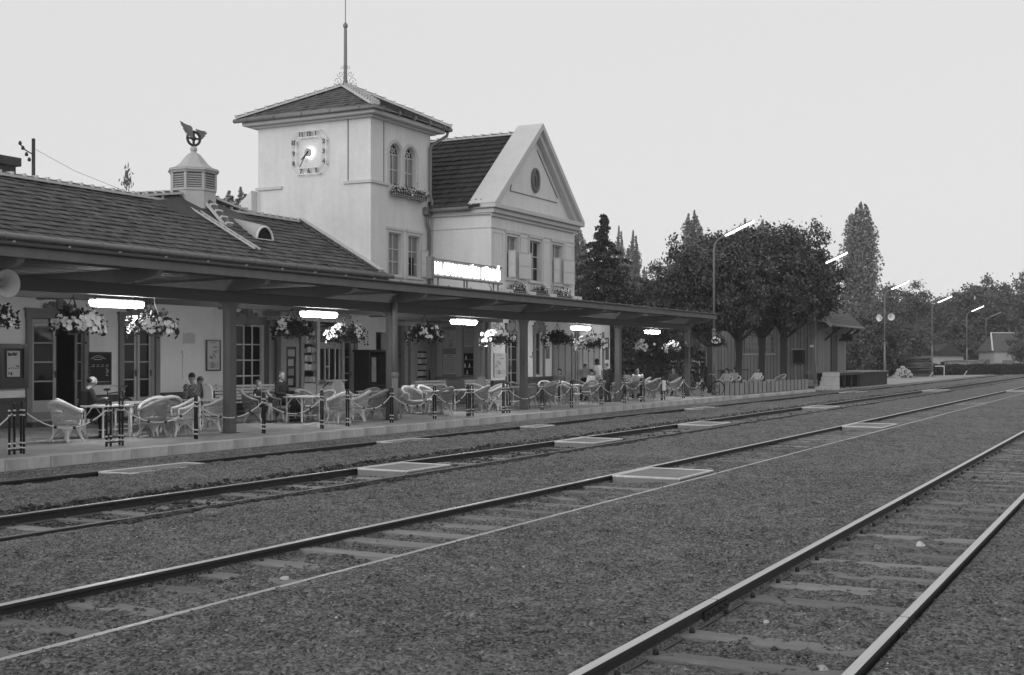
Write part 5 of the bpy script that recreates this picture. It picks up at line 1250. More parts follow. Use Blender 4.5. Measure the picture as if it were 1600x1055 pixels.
def table_parts():
    p = []; b = MB(); hx, hy = .55, .36; r = .14; pts = []
    for (cx_, cy_, a0) in ((hx-r, hy-r, 0), (-hx+r, hy-r, PI/2), (-hx+r, -hy+r, PI), (hx-r, -hy+r, 3*PI/2)): pts += [(cx_+r*math.cos(a0+k*PI/8), cy_+r*math.sin(a0+k*PI/8)) for k in range(5)]
    n = len(pts); b.add([(q[0], q[1], .70) for q in pts] + [(q[0], q[1], .735) for q in pts], [tuple(reversed(range(n))), tuple(range(n, 2*n))] + [(i, (i+1) % n, (i+1) % n+n, i+n) for i in range(n)]); p.append(('table_top', b.mesh('table_top', M_wick)))
    for sx in (-1, 1):
        for sy in (-1, 1):
            b = MB(); b.tube([(sx*.42, sy*.25, .70), (sx*.42, sy*.25, .16), (sx*.43, sy*.26, .05), (sx*.43, sy*.26, 0)], [.024, .024, .03, .02], 8); p.append(('leg', b.mesh('leg', M_wick)))
            b = MB(); b.tube([(sx*.42, sy*.25, .48), (sx*.22, sy*.25, .69)], .011, 5); b.tube([(sx*.42, sy*.25, .48), (sx*.42, sy*.06, .69)], .011, 5); p.append(('brace', b.mesh('brace', M_wick)))
    b = MB(); b.tube([(-.42, .25, .2), (.42, .25, .2), (.42, -.25, .2), (-.42, -.25, .2)], .012, 5, closed=True); p.append(('stretcher', b.mesh('stretcher', M_wick)))
    return p
TB = table_parts()
def table(x, y, deg, label):
    t = thing('wicker_table', label, 'table', (x, y, PZT), R(deg), 'wicker tables of the station terrace')
    for nm, me in TB: inst(nm, me, t)
    return t
table(20.35, 20.85, 4, 'pale table the reading man leans on'); table(22.3, 21.9, 0, 'table with pale top left of the couple, behind the armchairs'); table(24.55, 21.75, -3, 'table in front of the couple beside the first column')
table(27.7, 21.0, 2, 'pale table in front of the seated officer'); table(29.6, 20.75, 12, 'table right of the officer hidden among armchairs'); table(33.2, 22.4, 0, 'slender table before the corner kiosk door')
table(34.3, 20.6, 5, 'table left of the double post before the benches'); table(36.4, 20.7, -4, 'table with sloping cloth left of the third column'); table(41.0, 20.9, 0, 'pale round edged table right of the third column')
table(44.8, 20.8, 8, 'table beside the standing people'); table(49.5, 20.7, 0, 'table in front of the checked shirt'); table(53.2, 20.8, 0, 'table near the last column')
for a in [
  (18.95, 20.6, 8, 'pale', 'pale tub armchair at far left seen from its side, empty'), (19.8, 21.3, -28, 'pale', 'armchair the reading man sits in'), (20.9, 20.05, 95, 'dark', 'armchair with woven back to us behind the wide double post'),
  (21.6, 20.7, 200, 'pale', 'pale arch backed armchair right of the wide double post'), (21.55, 19.75, 150, 'pale', 'pale armchair turned to the left before the rope'), (22.6, 21.2, 60, 'pale', 'armchair with long pale rim pulled to the table left of the couple'),
  (23.35, 20.45, 120, 'pale', 'armchair with rolled seat front just left of the first column'), (25.0, 22.35, 180, 'high', 'tall oval backed chair just left of the first column'), (27.0, 22.15, -60, 'dark', 'armchair the boy sits in'),
  (28.0, 22.05, -78, 'dark', 'armchair the officer sits in'), (28.55, 20.95, 175, 'dark', 'armchair at the right end of the officer table'), (28.75, 21.8, 230, 'dark', 'brown armchair behind the officer table'),
  (27.6, 19.75, 80, 'pale', 'pale armchair behind the ropes between two single posts'), (28.55, 19.8, 120, 'pale', 'pale armchair left of the round downpipe'), (29.7, 19.95, 100, 'dark', 'wide brown armchair left of the second column'),
  (31.2, 21.2, 185, 'dark', 'brown armchair behind the second column'), (30.95, 20.2, 200, 'dark', 'armchair with a rolled seat right of the second column'), (31.3, 22.6, 180, 'high', 'tall oval backed chair left of the second column'),
  (34.0, 21.4, 250, 'pale', 'pale armchair in front of the poster kiosk'), (33.6, 20.05, 80, 'dark', 'brown square backed armchair behind the double post'), (35.3, 21.6, 260, 'pale', 'pale armchair before the striped benches'),
  (35.7, 19.9, 95, 'dark', 'brown armchair with arched apron right of the double post'), (37.0, 19.85, 70, 'pale', 'pale armchair behind the wide double post'), (38.0, 20.4, 185, 'pale', 'pale open backed chair left of the third column'),
  (40.3, 22.5, 180, 'high', 'tall oval backed chair behind the third column'), (39.5, 20.0, 60, 'dark', 'dark armchair right of the third column'), (41.0, 19.95, 90, 'dark', 'dark wide armchair before the pale table'), (42.2, 20.5, 170, 'pale', 'pale armchair behind the leaning post'),
  (43.6, 20.2, -90, 'pale', 'pale arched armchair facing us left of the standing man'), (45.0, 19.75, 90, 'dark', 'brown armchair at the feet of the standing man'), (46.3, 20.6, 180, 'dark', 'brown armchair between fourth column and post'),
  (48.2, 20.2, 90, 'dark', 'dark armchair with curved rim before the checked shirt'), (49.8, 20.0, 60, 'dark', 'dark armchair right of the checked shirt'), (51.3, 20.0, 110, 'dark', 'dark armchair with high sweeping rim under the fifth lamp'),
  (52.6, 20.2, 70, 'dark', 'armchair left of the last column'), (54.4, 20.0, 120, 'dark', 'armchair beside the last column'), (56.0, 20.2, 100, 'dark', 'armchair beside the bicycle'), (47.0, 22.35, 190, 'dark', 'dark armchair of the long haired woman'),
  (35.0, 22.4, 100, 'pale', 'pale armchair half hidden between bench and tables before the corner kiosk'), (36.6, 22.0, 200, 'dark', 'brown armchair behind the sloping cloth table'), (38.9, 21.6, 260, 'pale', 'pale armchair deep behind the third column'),
  (41.9, 21.6, -100, 'dark', 'brown armchair behind the pale table right of the third column'), (44.3, 21.6, 220, 'pale', 'pale armchair facing left in front of the curtained doors'), (45.5, 22.0, 140, 'dark', 'brown armchair before the curtained doors, left of the bending man'),
  (48.3, 21.9, -20, 'dark', 'brown armchair pushed under the table of the bending man'), (51.0, 21.9, 240, 'pale', 'pale armchair behind the boldly checked shirt'), (53.9, 21.7, 200, 'dark', 'brown armchair under the sparse basket near the last column'), (55.2, 21.8, 100, 'pale', 'pale armchair deep behind the last column'),
  (64.0, 20.5, 165, 'pale', 'pale armchair left of the second maple trunk'), (66.4, 20.8, 160, 'pale', 'pale striped armchair behind the slab fence'), (70.1, 20.6, 165, 'pale', 'pale armchair between the second and third maple trunks'), (75.0, 20.6, 150, 'pale', 'pale armchair right of the third maple trunk')]: chair(*a)
# ---- slatted benches
def bench(x, y, ln, label, deg=0):
    t = thing('slatted_bench', label, 'bench', (x, y, PZT), R(deg), 'slatted benches along the wall')
    for k in range(6): MB().box(0, ln, -.24+k*.08, -.18+k*.08, .43, .455).build('slat', M_woodl, t)
    for k in range(5): MB().obox((ln/2, .27+.02*k, .54+k*.095), (ln/2, 0, 0), (0, .006, .035), (0, .012, -.002)).build('slat', M_woodl, t)
    for u in (.15, ln/2, ln-.15):
        b = MB(); b.bar((u, -.2, 0), (u, -.2, .43), .04, .04); b.bar((u, .2, 0), (u, .27, .45), .04, .04); b.bar((u, .30, .40), (u, .39, .98), .035, .03); b.bar((u, -.24, .41), (u, .26, .41), .04, .03); b.build('support', M_iron, t)
bench(28.9, 24.9, 3.0, 'pale slatted bench under the big window'); bench(38.2, 23.6, 2.2, 'pale slatted bench before the corner kiosk', 0); bench(40.6, 22.9, 2.4, 'pale slatted bench before the plan poster', 0)
# horn loudspeaker at the left edge
hs = thing('horn_loudspeaker', 'big grey horn loudspeaker under the canopy at the left edge', 'loudspeaker', (16.55, 19.0, 3.3))
b = MB(); A = Vector((15.92, 19.2, 3.36)); D = Vector((-.12, -.95, -.04)).normalized(); prof = [(0, .04), (.10, .05), (.2, .075), (.3, .12), (.38, .19), (.42, .27), (.43, .29), (.425, .275), (.36, .175), (.2, .06), (.15, .02)]
x_ = D.orthogonal().normalized(); y_ = D.cross(x_); vs = [A + D*p[0]*1.05 + (x_*math.cos(a) + y_*math.sin(a))*p[1]*.92 for p in prof for a in np.linspace(0, 2*PI, 25)[:-1]]
b.add(vs, [(i*24+k, i*24+(k+1) % 24, (i+1)*24+(k+1) % 24, (i+1)*24+k) for i in range(len(prof)-1) for k in range(24)], 0, True); b.build('horn', M_zinc, hs, world=True, fix=True)
MB().tube([tuple(A - D*.25), tuple(A + D*.3)], [.08, .06], 10).build('driver', M_gutter, hs, world=True); MB().tube([(16.0, 19.5, 3.38), tuple(A)], .02, 6).build('bracket', M_iron, hs, world=True)
# ================================================================ PEOPLE
def remesh(b, name, m, vox, parent, smooth=3):
    me = b.mesh('tmp', m); o = bpy.data.objects.new('tmp', me); link(o)
    md = o.modifiers.new('r', 'REMESH'); md.mode = 'VOXEL'; md.voxel_size = vox; md.use_smooth_shade = True
    sm = o.modifiers.new('s', 'SMOOTH'); sm.factor = .5; sm.iterations = smooth
    dg = bpy.context.evaluated_depsgraph_get(); r = bpy.data.meshes.new_from_object(o.evaluated_get(dg)); r.name = name
    bpy.data.objects.remove(o); r.materials.clear(); r.materials.append(m)
    q = bpy.data.objects.new(name, r); q.parent = parent; return link(q)
def loft(b, rings, n=12):
    """rings: (centre, direction, depth radius, width radius)"""
    base = len(b.v)
    for c, d, rx, ry in rings:
        c = Vector(c); d = Vector(d).normalized(); y = Vector((0, 1, 0)); x = y.cross(d).normalized()
        b.v += [tuple(c + x*rx*math.cos(a) + y*ry*math.sin(a)) for a in np.linspace(0, 2*PI, n+1)[:-1]]
    N = len(rings)
    for i in range(N-1):
        for k in range(n): b.f.append((base+i*n+k, base+i*n+(k+1) % n, base+(i+1)*n+(k+1) % n, base+(i+1)*n+k)); b.m.append(0); b.sm.append(True)
    b.f.append(tuple(base+k for k in reversed(range(n)))); b.m.append(0); b.sm.append(True)
    b.f.append(tuple(base+(N-1)*n+k for k in range(n))); b.m.append(0); b.sm.append(True)
def hand(b, w, d, side):
    """palm, four fingers of unequal length with a bend, thumb from the side of the palm"""
    w = Vector(w); d = Vector(d).normalized(); s = d.cross(Vector((0, 0, 1)));
    s = s.normalized() if s.length > .1 else Vector((0, 1, 0)); dn = s.cross(d).normalized()
    if dn.z > 0: dn = -dn
    b.tube([w, w + d*.04, w + d*.085], [.024, .036, .034], 8)
    for k, L in enumerate((.062, .072, .068, .052)):
        o = (k-1.5)*.019; p = w + d*.08 + s*o; b.tube([p, p + d*L*.5 + dn*.008, p + d*L*.85 + dn*.03], [.010, .009, .007], 6)
    t = w + d*.03 + s*(-side*.03); b.tube([t, t + d*.03 - s*side*.025, t + d*.055 - s*side*.028 + dn*.012], [.012, .010, .008], 6)
def person(x, y, deg, label, sit=True, z=PZT, seat=.47, lean=.05, head=(0, 0), arms=None, top=None, bottom=None, hairm=None, hair='short', sc=1.0, legs='trousers', near=False, twist=0, collar=False, stride=0.0, short_sleeve=False, group=None, extra=None):
    t = thing('person', label, 'person', (x, y, z), R(deg), group); t.scale = (sc*1.03,)*3
    P = Vector((0, 0, seat+.05)) if sit else Vector((0, 0, .93)); U = Vector((math.sin(lean), 0, math.cos(lean)))
    nb = P + U*.50; nk = nb + (U*.6 + Vector((0, 0, .4))).normalized()*.035; hd = nk + Vector((.02 + .08*math.sin(head[0]), 0, .08*math.cos(head[0])+.01))
    hips = [P + Vector((0, s*.09, -.02)) for s in (-1, 1)]; sh = [P + U*.455 + Vector((0, s*.195, 0)) for s in (-1, 1)]
    if sit: kn = [Vector((.42, s*.12, seat+.06)) for s in (-1, 1)]; an = [Vector((.40+.04*s, s*.12, .09)) for s in (-1, 1)]
    else: kn = [Vector((.04+s*stride*.5, s*.09, .50)) for s in (-1, 1)]; an = [Vector((s*stride-.02, s*.10, .09)) for s in (-1, 1)]
    if arms is None:
        arms = [((.06, s*.26, nb.z-.30), (.28, s*.18, nb.z-.36)) for s in (-1, 1)] if sit else [((.0, s*.25, nb.z-.31), (.06, s*.24, nb.z-.56)) for s in (-1, 1)]
    b = MB()
    loft(b, [(P - U*.08, U, .10, .15), (P, U, .115, .165), (P + U*.15, U, .10, .145), (P + U*.30, U, .115, .165), (P + U*.42, U, .10, .165), (nb, U, .06, .10)])
    b.tube([nb - U*.03, nk, hd - Vector((0, 0, .05))], [.065, .055, .05], 8)
    def limb(b, p, q, r_, ra, rb, rc): 
        p, q, r_ = Vector(p), Vector(q), Vector(r_); b.tube([p, p.lerp(q, .5), q, q.lerp(r_, .4), r_], [ra, (ra+rb)/2*1.02, rb, rb*1.0, rc], 9)
    for i, s in enumerate((-1, 1)):
        limb(b, sh[i], arms[i][0], arms[i][1], .050, .040, .026); b.ball(tuple(sh[i]), .058, 0, 8)
        hand(b, arms[i][1], Vector(arms[i][1]) - Vector(arms[i][0]), s)
        limb(b, hips[i], kn[i], an[i], .085, .058, .038)
        b.tube([an[i], an[i] + Vector((.05, 0, -.045)), an[i] + Vector((.15, 0, -.06))], [.04, .04, .025], 8)
    yw = head[1]; cy_, sy_ = math.cos(yw), math.sin(yw); pt_ = head[0]
    def H(u, v, w):   # head local: u forward, v left, w up
        uu = u*math.cos(pt_) + w*math.sin(pt_); ww = -u*math.sin(pt_) + w*math.cos(pt_)
        return (hd.x + uu*cy_ - v*sy_, hd.y + uu*sy_ + v*cy_, hd.z + .03 + ww)
    def hb(c, r_, sq, n=12):
        q = MB(); q.ball((0, 0, 0), r_, 0, n, sq); o = len(b.v); b.v += [H(c[0]+v[0], c[1]+v[1], c[2]+v[2]) for v in q.v]; b.f += [tuple(o+i for i in f) for f in q.f]; b.m += q.m; b.sm += q.sm
    hb((-.005, 0, .022), .098, (1, .85, .95)); hb((.02, 0, -.04), .072, (1, .82, 1.05)); hb((.055, 0, -.085), .03, (1, 1.1, .8)); hb((.093, 0, -.022), .013, (1.3, .9, 1.8), 8)
    hb((.085, 0, -.058), .014, (.9, 2.0, .7), 8); hb((.085, 0, .012), .02, (.7, 3.0, .6), 8)
    for s in (-1, 1): hb((-.005, s*.082, -.012), .02, (.9, .5, 1.5), 8)
    vox = .010 if near else .016
    remesh(b, 'body', M_skin, vox, t, 2)
    if top is not None:
        c = MB(); g = .016
        loft(c, [(P - U*.12, U, .128, .18), (P + U*.02, U, .13, .18), (P + U*.15, U, .118, .162), (P + U*.30, U, .13, .18), (P + U*.42, U, .122, .205), (P + U*.475, U, .10, .17), (nb - U*.004, U, .078, .095)])
        for i, s in enumerate((-1, 1)):
            e, w = Vector(arms[i][0]), Vector(arms[i][1])
            if short_sleeve: c.tube([sh[i], Vector(sh[i]).lerp(e, .6)], [.066, .062], 9)
            else: limb(c, sh[i], e, w.lerp(e, .06), .064, .054, .042)
            c.ball(tuple(sh[i]), .07, 0, 8)
        remesh(c, 'jacket' if legs == 'trousers' and not short_sleeve else 'shirt', top, vox*1.15, t, 2)
    if legs == 'trousers':
        c = MB(); loft(c, [(P - U*.12, U, .122, .17), (P + U*.05, U, .122, .172)])
        for i in range(2): limb(c, hips[i], kn[i], an[i], .100, .076, .064)
        remesh(c, 'trousers', bottom, vox*1.2, t, 2)
    elif legs == 'shorts':
        c = MB(); loft(c, [(P - U*.12, U, .122, .17), (P + U*.05, U, .122, .172)])
        for i in range(2): c.tube([hips[i], hips[i].lerp(kn[i], .75)], [.10, .085], 9)
        remesh(c, 'shorts', bottom, vox*1.2, t, 2)
    elif legs == 'skirt':
        c = MB()
        if sit: loft(c, [(P - U*.05, U, .13, .19), (P + U*.08, U, .12, .17)]); c.tube([P + Vector((0, 0, -.0)), (.22, 0, P.z+.01), (.46, 0, P.z), (.50, 0, P.z-.18)], [.15, .15, .13, .13], 10)
        else: loft(c, [((0, 0, .50), (0, 0, 1), .20, .23), ((0, 0, .75), (0, 0, 1), .17, .21), ((0, 0, 1.02), (0, 0, 1), .12, .16)])
        remesh(c, 'skirt', bottom, vox*1.2, t, 2)
    for i in range(2):
        c = MB(); a_ = an[i]; c.tube([a_ + Vector((-.05, 0, -.05)), a_ + Vector((.03, 0, -.045)), a_ + Vector((.12, 0, -.06)), a_ + Vector((.18, 0, -.07))], [.040, .048, .038, .022], 8); c.build('shoe', M_shoe, t)
    h = MB()
    def hh(c, r_, sq, n=12):
        q = MB(); q.ball((0, 0, 0), r_, 0, n, sq); o = len(h.v); h.v += [H(c[0]+v[0], c[1]+v[1], c[2]+v[2]) for v in q.v]; h.f += [tuple(o+i for i in f) for f in q.f]; h.m += q.m; h.sm += q.sm
    if hair == 'short': hh((-.022, 0, .046), .100, (.96, .86, .86))
    elif hair == 'balding': hh((-.05, 0, .005), .085, (.75, 1.02, .72))
    elif hair == 'bob': hh((-.022, 0, .04), .108, (.98, .92, .92)); hh((-.05, 0, -.05), .085, (.7, 1.05, .9))
    elif hair == 'long': hh((-.022, 0, .04), .106, (.98, .92, .92)); hh((-.065, 0, -.07), .09, (.6, 1, 1.5))
    h.build('hair', hairm or M_hair, t)
    for s in (-1, 1):
        e = MB(); e.ball(H(.083, s*.030, .004), .009, 0, 6); e.build('eye', M_dark, t)
    if collar:
        c = MB(); c.tube([nb + Vector((.03, -.07, .0)), nb + Vector((.085, 0, -.09)), nb + Vector((.03, .07, .0))], [.018, .014, .018], 6); c.bar(nb + Vector((.09, 0, -.08)), nb + Vector((.125, 0, -.24)), .035, .02, up=(1, 0, 0)); c.build('collar', M_white, t)
    return t
M_hair = mat('dark_hair', .012, var=.3, scale=60, rough=.5); M_hairg = mat('grey_hair', .09, var=.3, scale=60, rough=.6); M_shoe = mat('dark_shoe', .015, rough=.5)
M_coat = mat('black_cloth', .018, var=.25, scale=12, rough=.9, bump=.3, bscale=30); M_suit = mat('dark_grey_cloth', .04, var=.2, scale=12, rough=.9); M_shirt = mat('white_shirt', .68, var=.06, scale=10, rough=.9)
M_light = mat('light_grey_cloth', .38, var=.1, scale=10, rough=.9); M_mid = mat('mid_grey_cloth', .12, var=.15, scale=10, rough=.9)
def checked(name, a, c, sc):
    m = bpy.data.materials.new(name); m.use_nodes = True; n = m.node_tree.nodes; l = m.node_tree.links; tc = n.new('ShaderNodeTexCoord')
    k = n.new('ShaderNodeTexChecker'); k.inputs['Scale'].default_value = sc; k.inputs[1].default_value = (a, a, a, 1); k.inputs[2].default_value = (c, c, c, 1)
    l.new(tc.outputs['Object'], k.inputs['Vector']); l.new(k.outputs['Color'], n['Principled BSDF'].inputs['Base Color']); n['Principled BSDF'].inputs['Roughness'].default_value = .9; return m
M_chk = checked('fine_checked_cloth', .03, .20, 24); M_chk2 = checked('bold_checked_cloth', .62, .04, 18)
person(19.98, 21.25, -28, 'balding man in dark jacket and open white collar reading at the far left table', seat=.46, lean=.28, head=(.55, -.1), near=True, collar=True, sc=1.07,
       arms=[((.20, -.27, .76), (.44, -.10, .77)), ((.22, .27, .78), (.45, .08, .79))], top=M_coat, bottom=M_coat, hair='balding', hairm=M_hair)
pb = tag(MB().obox((0, 0, 0), (.11, 0, 0), (0, .16, 0), (0, 0, .006)).build('booklet', M_white), 'small open white booklet on the table under the hands of the reading man', 'booklet'); pb.location = (20.28, 21.05, PZT+.745)
person(28.0, 22.0, -78, 'grey haired man in black uniform sitting upright facing the tracks', seat=.48, lean=-.02, head=(0, -.35), near=True, sc=1.05,
       arms=[((.02, -.33, .74), (.30, -.27, .70)), ((.04, .33, .74), (.30, .25, .76))], top=M_coat, bottom=M_coat, hair='short', hairm=M_hairg)
person(25.0, 22.45, 78, 'person in a finely checked jacket seen from behind, left one of the couple', seat=.44, sc=1.08, lean=.22, head=(.3, -.3), top=M_chk, bottom=M_suit, hairm=M_hair, near=True)
person(25.32, 22.5, 60, 'person in a light jacket with grey hair seen from behind, right one of the couple', seat=.45, lean=.3, head=(.3, .3), top=M_light, bottom=M_suit, hairm=M_hairg, near=True)
person(27.05, 22.1, -60, 'fair haired child with bare legs in a dark vest left of the officer', seat=.50, sc=.86, head=(0, .3), top=M_coat, bottom=M_coat, hairm=M_hairg, legs='shorts', short_sleeve=True, arms=[((-.02, -.34, .82), (.25, -.36, .80)), ((-.02, .34, .82), (.2, .36, .80))])
person(47.0, 22.3, 190, 'long haired woman sitting behind the dark chairs, facing left', top=M_mid, bottom=M_suit, hair='long')
person(49.3, 22.2, 20, 'man in a light shirt bending forward over a table', sit=False, lean=.95, head=(.6, 0), top=M_light, bottom=M_coat, arms=[((.45, -.2, 1.0), (.6, -.15, .82)), ((.45, .2, 1.0), (.62, .12, .82))])
person(49.9, 21.8, 80, 'dark haired woman in a white sleeveless blouse standing with her back to us', sit=False, lean=.12, top=M_shirt, bottom=M_light, legs='skirt', hair='bob', short_sleeve=True, arms=[((-.05, -.32, 1.08), (.15, -.20, 1.0)), ((.0, .28, 1.08), (.2, .1, 1.0))])
person(47.4, 21.0, 80, 'person in a white shirt sitting with their back to us, left of the standing one', top=M_shirt, bottom=M_suit, hairm=M_hair)
person(46.6, 19.95, 80, 'slim person in a dark suit standing at the rope', sit=False, sc=.90, top=M_suit, bottom=M_suit, hairm=M_hairg, stride=.04, lean=.08)
person(49.2, 20.9, 120, 'person in a black jacket with white collar sitting behind the standing suit', top=M_coat, bottom=M_coat, hairm=M_hair, lean=.1, collar=True)
person(50.2, 20.5, 80, 'dark haired woman in a boldly checked shirt seen from behind', top=M_chk2, bottom=M_coat, hair='bob', lean=.2)
person(51.8, 20.7, 190, 'man in a white shirt sitting opposite the checked shirt, facing left', top=M_shirt, bottom=M_coat, hairm=M_hair, lean=.15)
person(53.3, 21.0, 100, 'person in a white top leaning low between the chairs under the fifth lamp', top=M_shirt, bottom=M_mid, hairm=M_hairg, lean=.5, head=(.5, 0))
person(56.0, 20.5, 170, 'heavy man in a dark shirt sitting left of the last column, facing left', top=M_mid, bottom=M_coat, hairm=M_hair, lean=.15)
person(60.3, 21.3, 175, 'woman leaning low behind the bicycle', z=.12, top=M_mid, bottom=M_mid, hair='bob', lean=.3)
person(63.8, 20.5, 165, 'dark haired woman in a light dress reclining beside the leftmost trunk', z=.12, top=M_light, bottom=M_light, hair='bob', legs='skirt', lean=-.35)
person(66.2, 20.8, 160, 'dark haired person in a pale striped top just left of the second trunk', z=.12, top=M_light, bottom=M_mid, hair='long', lean=-.2)
person(69.9, 20.6, 165, 'person in pale clothes reclining between the second and third trunks', z=.12, top=M_shirt, bottom=M_light, hairm=M_hair, lean=-.45)
tag(MB().obox((0, 0, 0), (.18, 0, 0), (0, .02, 0), (0, 0, .22)).build('cloth', M_white), 'white cloth hung over the double barrier post', 'cloth').location = (49.9, 18.74, PZT+.62)

# ================================================================ BICYCLES
def bicycle(x, y, deg, label, z=PZT, lean_=.0):
    t = thing('bicycle', label, 'bicycle', (x, y, z), R(deg)); r = .33
    for k, cx_ in enumerate((-.52, .52)):
        w = MB(); w.tube([(cx_+r*math.cos(a), 0, r+r*math.sin(a)) for a in np.linspace(0, 2*PI, 33)[:-1]], .017, 6, closed=True); wo_ = w.build('wheel', M_rubber, t)
        w = MB(); w.tube([(cx_+(r-.02)*math.cos(a), 0, r+(r-.02)*math.sin(a)) for a in np.linspace(0, 2*PI, 33)[:-1]], .010, 4, closed=True)
        for a in np.linspace(0, 2*PI, 19)[:-1]: w.tube([(cx_, 0, r), (cx_+(r-.02)*math.cos(a), 0, r+(r-.02)*math.sin(a))], .0015, 3)
        w.build('rim', M_chrome, wo_)
        w = MB(); w.tube([(cx_+(r+.03)*math.cos(a), 0, r+(r+.03)*math.sin(a)) for a in np.linspace(R(20), R(165), 14)], .016, 5); w.build('mudguard', M_black, t)
    b = MB(); bb = (-.08, 0, .28); st = (-.22, 0, .82); hd_ = (.36, 0, .86); hl = (.40, 0, .70)
    for p, q in ((bb, st), (st, hd_), (bb, hl), (hd_, hl), ((-.52, 0, r), bb), ((-.52, 0, r), (-.2, 0, .74)), (hl, (.52, 0, r))): b.tube([p, q], .015, 6)
    b.build('frame', M_black, t)
    b = MB(); b.tube([hd_, (.33, 0, 1.0), (.33, .0, 1.0)], .012, 6); b.tube([(.16, -.27, .98), (.28, -.24, 1.03), (.33, -.08, 1.0), (.33, .08, 1.0), (.28, .24, 1.03), (.16, .27, .98)], .013, 6); b.build('handlebar', M_chrome, t)
    b = MB(); b.ball((-.24, 0, .93), .1, 0, 10, (1.3, .8, .35)); b.tube([st, (-.24, 0, .92)], .013, 6); b.build('saddle', M_black, t)
    b = MB(); b.lathe([(.09, -.004), (.09, .004)], 14, (0, 0, 0)); b.v = [(v[0]-.08, v[2]+.04, v[1]+.28) for v in b.v]; b.bar((-.08, .06, .28), (-.02, .06, .13), .02, .02); b.bar((-.02, .06, .13), (-.02, .15, .13), .03, .06); b.bar((-.08, -.06, .28), (-.14, -.06, .43), .02, .02); b.build('crank', M_chrome, t)
    MB().lathe([(.03, 0), (.05, .06)], 10, (.42, 0, .82)).build('headlamp', M_chrome, t)
bicycle(57.2, 19.25, -50, 'bicycle leaning at the last rope post beyond the canopy'); bicycle(25.0, 25.4, 4, 'dark bicycle against the plinth under the blackboard menu'); bicycle(28.1, 25.35, -8, 'dark bicycle against the wall behind the couple')

# ================================================================ STREET LAMPS
def street_lamp(x, y, label, lit=True, z=0.05):
    t = thing('street_lamp', label, 'street lamp', (x, y, z), 0, 'curved street lamps along the tracks')
    b = MB(); b.tube([(0, 0, 0), (0, 0, 3.2)], [.085, .080], 10); b.tube([(0, 0, 3.2), (0, 0, 7.15), (0, -.06, 7.42), (0, -.22, 7.65), (0, -.55, 7.80)], [.062, .052, .045, .04, .036], 8)
    b.lathe([(.09, 3.15), (.09, 3.25), (.06, 3.3)], 10); b.lathe([(.13, 0), (.12, .25), (.09, .3)], 10); b.build('pole', M_pipe, t)
    A = Vector((0, -.50, 7.78)); B = Vector((0, -2.0, 8.44)); d = (B-A).normalized(); u = Vector((1, 0, 0)); n_ = u.cross(d); n_ = n_ if n_.z > 0 else -n_
    MB().obox((A+B)/2 + n_*.05, d*.76, u*.10, n_*.03).build('housing', M_gutter, t, bevel=.012, fix=True)
    MB().tube([A + d*.08, A+d*.2, B-d*.12, B], [.045, .07, .07, .045], 10).build('tube_cover', M_tube if lit else M_zinc, t)
    MB().box(-.1, .1, -.11, -.08, 1.0, 1.5).build('hatch', M_gutter, t)
    return t
street_lamp(58.0, 19.2, 'lit street lamp just beyond the canopy, nearest of the row', z=.12); street_lamp(77.2, 19.0, 'lit street lamp half hidden by the maples beside the concrete steps')
l3 = street_lamp(108.3, 20.7, 'lit street lamp carrying two horn loudspeakers'); street_lamp(136.5, 21.2, 'lit street lamp before the low white house'); street_lamp(164, 21.3, 'lit street lamp before the dark wood, second from the right'); street_lamp(187, 21.7, 'unlit street lamp before the tiled house, rightmost', lit=False)
def horn(x, y, z, d, label):
    t = thing('horn_loudspeaker', label, 'loudspeaker', (x, y, z)); D = Vector(d).normalized(); x_ = D.orthogonal().normalized(); y_ = D.cross(x_); b = MB()
    prof = [(-.25, .05), (-.1, .08), (0, .12), (.1, .2), (.16, .30), (.17, .31), (.15, .28), (0, .1), (-.1, .02)]
    vs = [D*p[0] + (x_*math.cos(a) + y_*math.sin(a))*p[1] for p in prof for a in np.linspace(0, 2*PI, 21)[:-1]]
    b.add(vs, [(i*20+k, i*20+(k+1) % 20, (i+1)*20+(k+1) % 20, (i+1)*20+k) for i in range(len(prof)-1) for k in range(20)], 0, True); b.build('horn', M_white, t, fix=True)
    MB().bar((0, 0, -.02), (0, .1, -.34), .04, .04).build('bracket', M_iron, t)
horn(108.3, 21.05, 5.42, (-.9, .5, 0), 'white horn loudspeaker on the left side of the lamp post'); horn(108.3, 20.2, 5.5, (-.9, -.45, -.1), 'white horn loudspeaker on the right side of the lamp post')
tag(MB().bar((108.3, 20.1, 5.1), (108.3, 21.15, 5.1), .05, .05).build('speaker_bracket', M_iron), 'iron cross bar holding two loudspeakers on the lamp post', 'bracket')

# ================================================================ SLAB FENCE, GARDEN, SHED
sf = thing('slab_fence', 'low fence of pale concrete slabs held by thin dark rods', 'fence', (66, 18.82, .12))
nsl = 21
for k in range(nsl):
    x = 57.6 + k*.815; h = .60 + .02*math.sin(k*3)
    MB().box(x+.02, x+.785, 18.80, 18.86, .14, .12+h).build('slab', M_slab, sf, world=True, bevel=.006, fix=True)
    MB().tube([(x, 18.79, .12), (x, 18.79, .12+h+.06)], .018, 6).build('rod', M_iron, sf, world=True)
rf = thing('rail_fence', 'thin dark rail fence in front of the board shed', 'fence', (70, 24.6, .12))
MB().bar((58, 24.6, 1.2), (81.8, 24.6, 1.2), .04, .05).build('rail', M_iron, rf, world=True); MB().bar((58, 24.6, .55), (81.8, 24.6, .55), .03, .03).build('rail', M_iron, rf, world=True)
for k in range(9): MB().bar((58.2+k*2.9, 24.6, .12), (58.2+k*2.9, 24.6, 1.2), .05, .05).build('fence_post', M_iron, rf, world=True)
shed = thing('goods_shed', 'dark timber goods shed with board walls and deep tiled eaves', 'shed', (86, 24, 0)); SX = 82.0
nbo = 34
